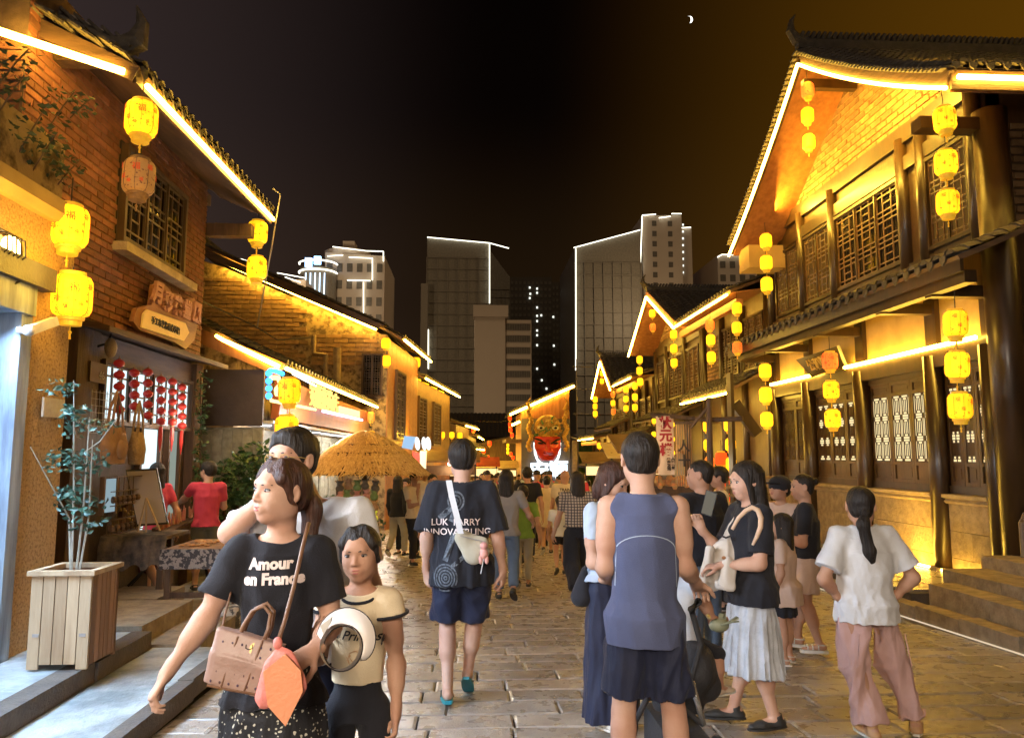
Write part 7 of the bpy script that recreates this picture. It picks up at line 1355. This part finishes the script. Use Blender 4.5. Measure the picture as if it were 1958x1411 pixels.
sb = thing('sling_bag', 'pale beige sling bag with a small toy charm on the back of the walking man', 'bag', tuple(at(905, 1075, Y=5.15))); c_ = at(903, 1043, Y=5.15); F = SDF(c_-Vector((.17, .1, .18)), c_+Vector((.17, .1, .18)), .008); F.cone(c_+Vector((-.07, 0, .05)), c_+Vector((.01, 0, -.06)), .05, .065, .02, (0, 1, 0), .6); F.cone(c_+Vector((.01, 0, -.05)), c_+Vector((.07, 0, -.04)), .065, .05, .02, (0, 1, 0), .6); F.cone(c_+Vector((-.06, 0, .06)), c_+Vector((.07, 0, .02)), .045, .04, .02, (0, 1, 0), .6)
b_ = link('bag_body', sdfmesh('bag', F, .005, 4, 14), BEI, sb); b_.location = -Vector(sb.location); part('strap', MB().raw([*(p+Vector((dx, 0, 0)) for p in (at(858, 918, Y=5.13), at(864, 950, Y=5.12), at(873, 985, Y=5.1), at(881, 1020, Y=5.1)) for dx in (-.02, .02))], [(0, 1, 3, 2), (2, 3, 5, 4), (4, 5, 7, 6)]), WHT, sb); part('zip', MB().tube([c_+Vector((-.08, -.045, .07)), c_+Vector((.08, -.04, .03))], .004, 5), GREYM, sb)
ty = thing('toy_charm', 'small pink and white toy charm hanging from the sling bag', 'charm', tuple(at(925, 1095, Y=5.12))); c_ = at(925, 1058, Y=5.1); part('toy_body', MB().ball(c_, (.028, .025, .035)).ball(c_+Vector((0, 0, .05)), .026).ball(c_+Vector((-.02, 0, -.04)), (.014, .014, .03)).ball(c_+Vector((.02, 0, -.04)), (.014, .014, .03)), TOY[0], ty, smooth=True); part('ribbon', MB().tube([c_+Vector((0, 0, -.03)), c_+Vector((-.02, 0, -.13))], .004, 4), WHT, ty)
# 5 tank-top man with stroller
L5 = pos(1228, 3.4); H5 = 1.69
J = skel(H5, 1.04, elR=(.178, .0, 1.11), wrR=(.26, .2, 1.0), hdR=(.25, .7, -.35), hnR=(0, -.3, -1), elL=(-.175, -.02, 1.11), wrL=(-.15, .2, 1.02), hdL=(.6, .6, 0), hnL=(0, -.2, -1), knL=(-.10, .02, .48), knR=(.12, .03, .475), anL=(-.115, -.02, .08), anR=(.14, .0, .08), shL=(-.15, 0, 1.365), shR=(.15, 0, 1.365), hipL=(-.07, 0, .86), hipR=(.07, 0, .86), head=(-.01, .015, 1.578))
m5 = person('man in a slate blue sleeveless top and navy shorts seen from behind', L5, -.12, H5, J, .86, .96, .005, dict(mat=SLATE, hem=.46, sleeve=0, off=.028, fold=.010, flare=.98, mid=True, freq=6, name='tank_top'), dict(kind='shorts', len=.80, mat=NAVY, off=.022, w=1.25, fold=.014), 'crop', HAIR, SK3, 'sneaker', yaw=.1, face=False, seed=51, hg=1.02, hands={'+': .3})
sm_ = MB(); arc = [(.12*math.sin(a)*1.0, .11*math.cos(a)-.0) for a in [(-1+i/12)*PI/2*1.0+(0) for i in range(25)]]; vs = []
for x, z in [(-.135, -.16)]+[(-.13*math.cos(PI*i/16), .0+.065*math.sin(PI*i/16)) for i in range(17)]+[(.135, -.16)]: vs += [(x, z, 0), (x*.975, z-.003, 0)]
sm_.raw(vs, [(2*i, 2*i+2, 2*i+3, 2*i+1) for i in range(len(vs)//2-1)]); shirt_print(m5, sm_, 1, LBL, 1.19, 0, front=False, child='tank_top', name='back_seam', off=.003)
# stroller
stl = thing('stroller', 'black folding stroller with silver struts in front of the sleeveless man', 'stroller', (at(1300, 1300, Y=3.75).x, 3.75, 0)); SV = pm('brushed_aluminium', (.6, .6, .6), (.5, .5, .5), 10, .25, metal=.8); BN = pm('black_nylon', (.02, .02, .024), (.03, .03, .035), 8, .7, .5, 60)
w = lambda x, y, Y: at(x, y, Y=Y)
for Y_ in (3.55, 3.95):
    part('strut', MB().tube([w(1322, 1300, Y_), w(1345, 1385, Y_)], .014, 8), SV, stl, smooth=True); part('frame_tube', MB().tube([w(1240, 1330, Y_), w(1215, 1378, Y_), w(1212, 1405, Y_)], .014, 8), BN, stl); part('frame_tube', MB().tube([w(1322, 1165, Y_), w(1340, 1230, Y_), w(1322, 1300, Y_)], .014, 8), BN, stl); part('frame_tube', MB().tube([w(1345, 1385, Y_), w(1275, 1330, Y_), w(1240, 1335, Y_)], .012, 8), BN, stl)
for (x, y_, Y_, r_) in ((1372, 1378, 3.5, .085), (1372, 1366, 4.0, .085), (1215, 1400, 3.5, .075), (1352, 1411, 3.35, .07)):
    c_ = at(x, y_, Y=Y_); c_.z = r_; wh = part('wheel', MB().lathe([(r_*.6, -.018), (r_*.93, -.02), (r_, -.012), (r_, .012), (r_*.93, .02), (r_*.6, .018)], 24, c_, Matrix.Rotation(PI/2, 3, 'Y')), RUB, stl, smooth=True); part('hub', MB().lathe([(.02, -.022), (r_*.62, -.012), (r_*.62, .012), (.02, .022)], 20, c_, Matrix.Rotation(PI/2, 3, 'Y')), GREYM, wh)
F = SDF(w(1265, 1390, 3.4)-Vector((.1, .1, .05)), w(1350, 1220, 4.1)+Vector((.1, .1, .1)), .012); F.cone(w(1290, 1345, 3.75), w(1310, 1345, 3.75), .10, .10, .04); F.cone(w(1285, 1300, 3.75), w(1322, 1280, 3.75), .13, .12, .05); F.cone(w(1325, 1270, 3.8), w(1350, 1310, 3.8), .12, .08, .04); b_ = link('seat', sdfmesh('seat', F, .008, 2, 9), BN, stl); b_.location = -Vector(stl.location)
part('basket', MB().box(w(1268, 1390, 3.6).x, w(1345, 1390, 3.6).x, 3.5, 4.0, .16, .34), BN, stl); part('handle', MB().tube([w(1322, 1165, 3.5), w(1335, 1150, 3.4), w(1335, 1150, 4.0), w(1322, 1165, 3.95)], .018, 8), BN, stl, smooth=True)
Jb = skel(.95, 1.1, knR=(.09, .2, .40), knL=(-.09, .2, .40), anR=(.09, .22, .22), anL=(-.09, .22, .22), elR=(.13, .12, .57), wrR=(.12, .22, .56), elL=(-.13, .12, .57), wrL=(-.12, .22, .56))
lb = at(1302, 1180, Y=3.9); baby = person('toddler with dark hair and white top sitting in the stroller', (lb.x, 3.95, .18+.0), -.9, .95, Jb, 1.1, 1.05, .008, dict(mat=WHT, hem=.5, sleeve=.6, off=.012), dict(kind='pants', len=1.6, mat=BLK, off=.01), 'short', HAIR, SK, 'sneaker', pm('cream_shoe', (.6, .5, .4), (.5, .4, .3), 5, .6), face=False, seed=7, hg=1.3)
fl = thing('toy_plane', 'small grey and gold toy plane on the stroller bar', 'toy', tuple(at(1378, 1200, Y=3.7))); c_ = at(1375, 1195, Y=3.65); part('toy_body', MB().ball(c_, (.05, .03, .032)), pm('toy_sage', (.26, .28, .2), (.2, .22, .15), 5, .5), fl, smooth=True); part('wing', MB().prism([c_+Vector((-.01, -.02, 0)), c_+Vector((.04, -.09, .03)), c_+Vector((.07, -.08, .03)), c_+Vector((.04, 0, .01))], (0, 0, .008)).prism([c_+Vector((.0, .02, 0)), c_+Vector((.03, .09, .03)), c_+Vector((.06, .08, .03)), c_+Vector((.04, 0, .01))], (0, 0, .008)).prism([c_+Vector((.03, 0, .0)), c_+Vector((.09, -.02, .03)), c_+Vector((.09, .02, .03))], (0, 0, .008)), MATS['toy_sage'], fl); part('propeller', MB().ball(c_+Vector((-.05, 0, .04)), (.008, .03, .012)), GILT, fl)
# 6 woman in long navy skirt
L6 = pos(1158, 4.75); H6 = 1.575
J = skel(H6, .95, lean=.02, elR=(.2, .03, .98), wrR=(.1, .22, 1.02), hdR=(-.4, .6, .35), elL=(-.2, .02, .99), wrL=(-.06, .22, 1.03), hdL=(.5, .6, .3), head=(0, .06, 1.455))
person('woman in a pale blue top and long navy skirt looking down at her phone', L6, -2.35, H6, J, .96, 1.0, .006, dict(mat=LBL, hem=.545, sleeve=.55, off=.018, fold=.011), dict(kind='skirt', hem=.03, flare=1.45, top=.60, mat=NAVY, np=9, pa=.06, name='long_skirt'), 'bob', HAIRB, SK3, 'sneaker', WHITE_R, yaw=.1, pitch=-.42, seed=61, hg=1.08, hands={'+': .7, '-': .7})
bl6 = at(1112, 1120, Y=4.7); sb = thing('black_shoulder_bag', 'black shoulder bag at the side of the woman in the long navy skirt', 'bag', tuple(bl6)); F = SDF(bl6-Vector((.12, .12, .2)), bl6+Vector((.12, .12, .2)), .01); F.cone(bl6+Vector((.02, 0, .1)), bl6+Vector((0, 0, -.06)), .02, .07, .02); b_ = link('bag_body', sdfmesh('bag', F, .004, 4, 14), BLK, sb); b_.location = -Vector(sb.location); part('strap', MB().tube([bl6+Vector((.02, -.03, .1)), at(1130, 1040, Y=4.62)], .008, 6), BLK, sb)
# 7 woman with phone
L7 = pos(1428, 4.65); H7 = 1.56
J = skel(H7, .97, elR=(.22, .10, .99), wrR=(.18, .245, 1.16), hdR=(-.1, .35, .9), hnR=(-.9, .3, .1), elL=(-.21, .03, .985), wrL=(-.12, .235, .965), hdL=(.3, .9, -.1), hnL=(.2, 0, -1), knR=(.09, .0, .44), knL=(-.09, .02, .44), anR=(.10, .10, .08), anL=(-.08, -.08, .08))
m7 = person('woman in a black T-shirt and sheer grey skirt holding up a phone', L7, 1.62, H7, J, .99, 1.1, .0055, dict(mat=BLK, hem=.465, sleeve=.8, off=.03, sr=1.15, fold=.013, mid=True), dict(kind='skirt', hem=.205, flare=1.5, top=.6, mat=SHR, np=15, pa=.07, name='skirt', fold=.012), 'longbangs', HAIR, SK3, 'loafer', RUB, yaw=.12, pitch=-.12, seed=71, hg=1.1, hands={'+': .8, '-': .5}, gaze=(0, -.003))
c_ = at(1356, 962, Y=4.8); ph = thing('phone', 'smartphone with bright screen held up by the woman in the sheer skirt', 'phone', tuple(c_)); F_ = frame(c_, (.75, -.6, -.28), (-.15, .1, 1)); part('case', MBxf(MB().box(-.037, .037, -.077, .077, -.004, .004), F_), pm('phone_black', (.02, .02, .022), (.03, .03, .03), 8, .25), ph); part('screen', MBxf(MB().box(-.033, .033, -.072, .072, .0042, .005), F_), em('phone_screen', (.42, .38, .30), .4), ph)
c_ = at(1385, 1060, Y=4.58); bp_ = thing('white_backpack', 'white backpack carried on the front of the woman with the phone', 'backpack', tuple(at(1385, 1130, Y=4.5))); WB = cloth('white_canvas', (.62, .56, .5), (.54, .48, .42)); F = SDF(c_-Vector((.3, .2, .26)), c_+Vector((.3, .25, .32)), .008); a_ = lambda x, y, Y=4.5: at(x, y, Y=Y)
F.cone(a_(1416, 985, 4.68), a_(1395, 1050, 4.66), .035, .085, .03, (0, 1, 0), .8); F.cone(a_(1390, 1060, 4.66), a_(1362, 1108, 4.64), .10, .07, .03, (0, 1, 0), .75); F.cone(a_(1394, 1080, 4.5), a_(1390, 1112, 4.5), .05, .055, .012, (0, 1, 0), .6); F.cone(a_(1358, 1050, 4.6), a_(1348, 1105, 4.6), .03, .045, .03); F.cone(a_(1375, 1118, 4.55), a_(1400, 1122, 4.5), .03, .03, .01); b_ = link('bag_body', sdfmesh('bag', F, .011, 4, 22), WB, bp_); b_.location = -Vector(bp_.location)
part('strap', MB().tube([a_(1400, 1012, 4.4), a_(1412, 990, 4.39), a_(1426, 976, 4.37), a_(1438, 970, 4.36), a_(1449, 975, 4.35), a_(1455, 990, 4.34), a_(1454, 1008, 4.34), a_(1447, 1026, 4.34), a_(1439, 1042, 4.35)], [.010, .012, .014, .015, .016, .016, .015, .012, .008], 8), cloth('peach_strap', (.66, .46, .32)), bp_, smooth=True); part('drawcord', MB().tube([a_(1372, 1020, 4.6), a_(1388, 1028, 4.56), a_(1398, 1024, 4.55)], .006, 5).tube([a_(1384, 1125, 4.5), a_(1392, 1138, 4.48), a_(1396, 1148, 4.5)], .004, 5), INK, bp_); part('badge', MB().ball(a_(1384, 1066, 4.46), (.014, .006, .010)), ORW, bp_, smooth=True)
# 8 short-haired man, black T-shirt, jeans
L8 = pos(1338, 6.0); J = skel(1.60, 1.04, elL=(-.25, -.02, 1.0), wrL=(-.25, .03, .78))
person('short-haired man in a black T-shirt and jeans with his face turned left', L8, .45, 1.60, J, 1.04, 1.12, .008, dict(mat=BLK, hem=.5, sleeve=.8, off=.035, sr=1.15, fold=.012, mid=True), dict(kind='pants', len=1.9, mat=JEAN, off=.018), 'buzz', HAIR, SK2, 'sneaker', yaw=.75, seed=81, hg=1.08)
# 9-10 group on the right
L9 = pos(1489, 6.9); J = skel(1.47, .92, elR=(.2, .05, .95), wrR=(.15, .2, 1.0)); p9 = person('youth in a dark cap and pale hooded top looking up to the left', L9, 2.2, 1.47, J, .92, .95, .008, dict(mat=PALE, hem=.5, sleeve=1.5, off=.03), dict(kind='shorts', len=.8, mat=PALE), 'short', HAIR, SK2, 'sneaker', yaw=-.2, pitch=.2, seed=91, hg=1.12)
hc = Vector(J['head']); part('cap', MB().ball(hc+Vector((0, -.01, .04)), (.10, .115, .085), 16, 10).bar(hc+Vector((0, .08, .05)), hc+Vector((0, .17, .06)), .12, .012), BLK, p9, smooth=True, world=False); cm = Matrix.Translation(L9) @ Matrix.Rotation(2.2, 4, 'Z')
L10 = pos(1533, 6.55); J = skel(1.49, .98, elL=(-.2, .02, .93), wrL=(-.12, .2, .98), knR=(.08, .06, .42), anR=(.08, .1, .08), anL=(-.08, -.08, .08)); person('woman with a hair bun, black T-shirt and pale shorts seen from behind left', L10, 1.15, 1.49, J, 1.0, 1.15, .007, dict(mat=BLK, hem=.535, sleeve=.75, off=.025, mid=True, sr=1.1), dict(kind='shorts', len=.75, mat=PALE, off=.03, w=1.2), 'bun', HAIR, SK2, 'platform', WHITE_R, yaw=.3, face=True, seed=101, hg=1.1)
L = pos(1490, 6.1); J = skel(1.17, .95, arms='down'); person('small girl with very long black hair, pink top and black skirt', L, .9, 1.17, J, .95, 1.05, .008, dict(mat=PALE, hem=.40, sleeve=.7, off=.035, flare=1.1, mid=True), dict(kind='skirt', hem=.33, flare=1.25, mat=BLK, name='skirt'), 'long', HAIR, SK2, 'sandal', WHITE_R, seed=111, hg=1.2, face=False, yaw=.2, tail=[((0, -.05, -.1), (0, -.08, -.38), .09, .05)])
# 11 girl with ponytail and pink cargo trousers
L11 = pos(1642, 4.45); H11 = 1.41
J = skel(H11, 1.0, elR=(.275, -.04, .90), wrR=(.17, .0, .78), hdR=(-.75, .25, -.35), hnR=(-.3, .4, -.8), elL=(-.275, -.05, .90), wrL=(-.165, .0, .78), hdL=(.75, .3, -.3), hnL=(.3, .4, -.8), shR=(.145, 0, 1.135), shL=(-.145, 0, 1.135), knR=(.17, .04, .40), anR=(.25, -.02, .075), knL=(-.09, .0, .40), anL=(-.04, -.06, .07), hipR=(.085, 0, .71), hipL=(-.085, 0, .71), tdR=(.5, .8, 0), tdL=(-.1, 1, 0), head=(.0, .01, 1.31))
g11 = person('girl in a white T-shirt and baggy pink cargo trousers standing with hands on hips', L11, .02, H11, J, 1.04, 1.12, .005, dict(mat=WHT, hem=.455, sleeve=.78, off=.032, sr=1.3, fold=.013, flare=.96, mid=True), dict(kind='pants', len=1.93, mat=PNK, off=.03, w=1.22, cuff=1.05, fold=.024, freq=6), 'pulled', HAIR, SK2, 'sneaker', pm('tan_shoe', (.5, .3, .15), (.4, .22, .1), 5, .6), yaw=-.45, face=True, seed=112, hg=1.17, tail=[((.02, -.115, -.04), (.0, -.15, -.10), .025, .034), ((.0, -.15, -.10), (.03, -.135, -.26), .036, .034), ((.03, -.135, -.26), (.035, -.12, -.31), .034, .028)])
for s, x in ((1, .155), (-1, -.115)): part('seam', MB().tube([(x, -.118, .60), (x*1.08, -.125, .50), (x*1.2, -.118, .42)], .003, 5), PNK, g11, world=False)
# mid-ground walkers
def walker(label, px_, Y_, H_, rz, top, bottom, hair='short', yaw=0, h=.012, hm=None, sk=None, face=False, fat=1., b=1., shoes='sneaker', walk=.5, seed=1, group=None, hg=1.08, **ov):
    return person(label, pos(px_, Y_), rz, H_, skel(H_, b, walk=walk, **ov), b, fat, h, top, bottom, hair, hm or HAIR, sk or SK2, shoes, yaw=yaw, face=face, seed=seed, group=group, hg=hg)
T = lambda m, **k: dict(dict(mat=m, hem=.5, sleeve=.65, off=.022), **k)
Bt = lambda kd, m, **k: dict(dict(kind=kd, mat=m), **k)
p = person('woman in a hot pink T-shirt and khaki shorts reaching across the craft table', (at(398, 900, Y=9.3).x, 9.3, 0), .35, 1.5, skel(1.5, .96, elL=(-.24, .12, 1.08), wrL=(-.3, .28, 1.02), elR=(.2, .1, .97), wrR=(.15, .28, 1.0)), .98, 1.02, .009, T(HPK, fold=.012), Bt('shorts', KHK, len=.45), 'short', HAIR, SK3, 'sneaker', yaw=.7, seed=5, hg=1.08)
person('dark long-haired woman in a maroon skirt half hidden behind the easel board', (at(300, 900, Y=8.9).x, 8.9, 0), 1.1, 1.5, skel(1.5, .95, walk=.6), .95, 1., .011, T(HPK), Bt('skirt', MRN, hem=.2, flare=1.4), 'long', HAIR, SK3, 'loafer', seed=6, face=False)
walker('woman in a black jacket and white trousers on the left of the street', 762, 14.6, 1.50, -.4, T(BLK, sleeve=1.9), Bt('pants', BEI, len=1.9), 'long', seed=3); walker('man in a cream T-shirt and black trousers carrying a child', 794, 13.4, 1.58, -2.4, T(CRM), Bt('pants', BLK, len=1.9), face=True, seed=4, walk=.3, elR=(.2, .12, 1.0), wrR=(.1, .25, 1.05))
lc = pos(812, 13.1); person('small child in yellow held on the arm of the man in cream', (lc[0], 13.1, lc[2]+.72), -2.6, .85, skel(.85, 1.), 1., 1., .012, T(CRM), Bt('shorts', PALE), 'short', HAIR, SK2, None, face=False, hg=1.35)
walker('woman in pale shorts leaning with one arm hanging down', 828, 12.4, 1.52, -2.7, T(CRM), Bt('shorts', PALE, len=.5), 'pulled', face=True, seed=7, elR=(.22, .12, .9), wrR=(.3, .2, .65)); walker('young man with dark hair between the left walkers', 812, 14.8, 1.62, 2.9, T(GRY), Bt('pants', JEAN, len=1.9), face=True, seed=8)
walker('boy with a wary look at the left edge of the walkers', 778, 15.2, 1.45, 2.8, T(WHT), Bt('pants', BLK, len=1.9), face=True, seed=9)
walker('woman in a grey T-shirt and jeans with her hand on a boy', 968, 9.4, 1.56, -.1, T(GRY, sleeve=.6), Bt('pants', JEAN, len=1.85), 'long', seed=12, h=.009, walk=-.4, elR=(.28, .05, 1.02), wrR=(.32, .2, .93)); walker('boy in a lime green T-shirt and beige trousers walking away', 1000, 10.3, 1.36, 0, T(GRN_), Bt('pants', BEI, len=1.85), seed=13, h=.009, walk=.6)
walker('man in a black T-shirt beyond the green shirted boy', 1008, 13.4, 1.64, .1, T(BLK), Bt('pants', NAVY, len=1.9), seed=14); walker('woman in a cream smock dress walking away in the middle', 1045, 14.8, 1.50, 0, T(CRM, hem=.36, sleeve=.9, off=.05, flare=1.25, mid=True, sr=1.4), Bt('shorts', CRM, len=.3), 'bun', sk=SK3, seed=15)
b21 = walker('broad man with shaved head and printed cream T-shirt', 1080, 14.2, 1.6, .05, T(CRM, off=.05), Bt('shorts', KHK), hair=None, seed=16, fat=1.1); shirt_print(b21, 'TRAINE\nENDINGS', .07, INK, 1.22, 0, front=False, bold=.002)
walker('woman in a plaid blouse and wide black trousers stepping forward', 1103, 9.6, 1.54, .15, T(PLD, hem=.56, off=.03), Bt('pants', BLK, len=1.95, w=1.35, off=.03), 'long', seed=17, h=.009, walk=.8, hm=HAIR); walker('small boy in a white T-shirt and black shorts by the plaid woman', 1070, 11.8, 1.17, 0, T(WHT, off=.03), Bt('shorts', BLK), seed=18, hg=1.2)
walker('stall keeper in a pale yellow shirt behind the red lanterns', 1374, 8.6, 1.58, 1.4, T(CRM), Bt('pants', BLK, len=1.9), face=True, seed=19, walk=0, elL=(-.2, .2, 1.05), wrL=(-.1, .35, 1.08))
# far crowd: one mass of small figures towards the gate
def crowd(n, seed):
    r = random.Random(seed); base = []
    for k in range(4):
        H_ = 1.6; Jk = skel(H_, 1., walk=(.5, -.5, .2, .7)[k]); F = SDF((-.35, -.4, -.02), (.35, .4, 1.85), .03); head_sdf(F, Jk['head'], rot(), 1.02, detail=False); F.cone(Jk['neck']+(0, 0, -.02), Jk['head'], .055, .05, .03); F.loft([(Jk['pel'], .16, .11), (Jk['chest'], .17, .12), (Jk['neck'], .08, .07)], .03)
        for q in '+-':
            F.cone(Jk['sh'+q], Jk['el'+q], .055, .045, .03); F.cone(Jk['el'+q], Jk['wr'+q], .04, .035, .03); F.cone(Jk['hip'+q], Jk['kn'+q], .09, .065, .04); F.cone(Jk['kn'+q], Jk['an'+q], .06, .045, .03); F.cone(Jk['an'+q], Jk['an'+q]+(0, .1, -.03), .04, .03, .02)
        V, Q = F.extract(); base.append((relax(V, Q), Q))
    mats = [SK2, HAIR, BLK, WHT, CRM, GRY, NAVY, HPK, KHK, LBL, JEAN]; VV, QQ, MI = [], [], []; nv = 0
    for i in range(n):
        V, Q = base[r.randrange(4)]; y_ = r.uniform(16, 58); x0 = at(r.uniform(915, 1125) if y_ < 40 else r.uniform(905, 985), 900, Y=y_).x; s_ = r.uniform(.88, 1.05); a = r.choice((0, 0, 0, PI))+r.uniform(-.5, .5); c, s = math.cos(a), math.sin(a)
        P_ = np.stack([V[:, 0]*c-V[:, 1]*s, V[:, 0]*s+V[:, 1]*c, V[:, 2]], 1)*s_+np.array((x0, y_, G(y_))); fc = V[Q].mean(1); m_ = np.zeros(len(Q), int); tp = r.choice((2, 2, 3, 3, 4, 5, 7, 9)); bt_ = r.choice((2, 6, 8, 10, 2))
        m_[(fc[:, 2] < 1.36)] = tp; m_[fc[:, 2] < .86] = bt_; m_[(fc[:, 2] < .45) & (i % 2 == 0)] = 0; m_[(np.abs(fc[:, 0]) > .2) & (fc[:, 2] < 1.12)] = 0; m_[(fc[:, 2] > 1.50) & (fc[:, 1] < .06)] = 1; m_[fc[:, 2] > 1.57] = 1
        VV.append(P_); QQ.append(Q+nv); MI.append(m_); nv += len(V)
    me = npmesh('crowd', np.concatenate(VV), np.concatenate(QQ)); me.materials.clear()
    for m in mats: me.materials.append(m)
    me.polygons.foreach_set('material_index', np.concatenate(MI).astype(np.int32)); o = link('distant_crowd', me); tag(o, 'dense distant crowd of walkers filling the street towards the gate', 'crowd', kind='stuff')
crowd(95, 4)
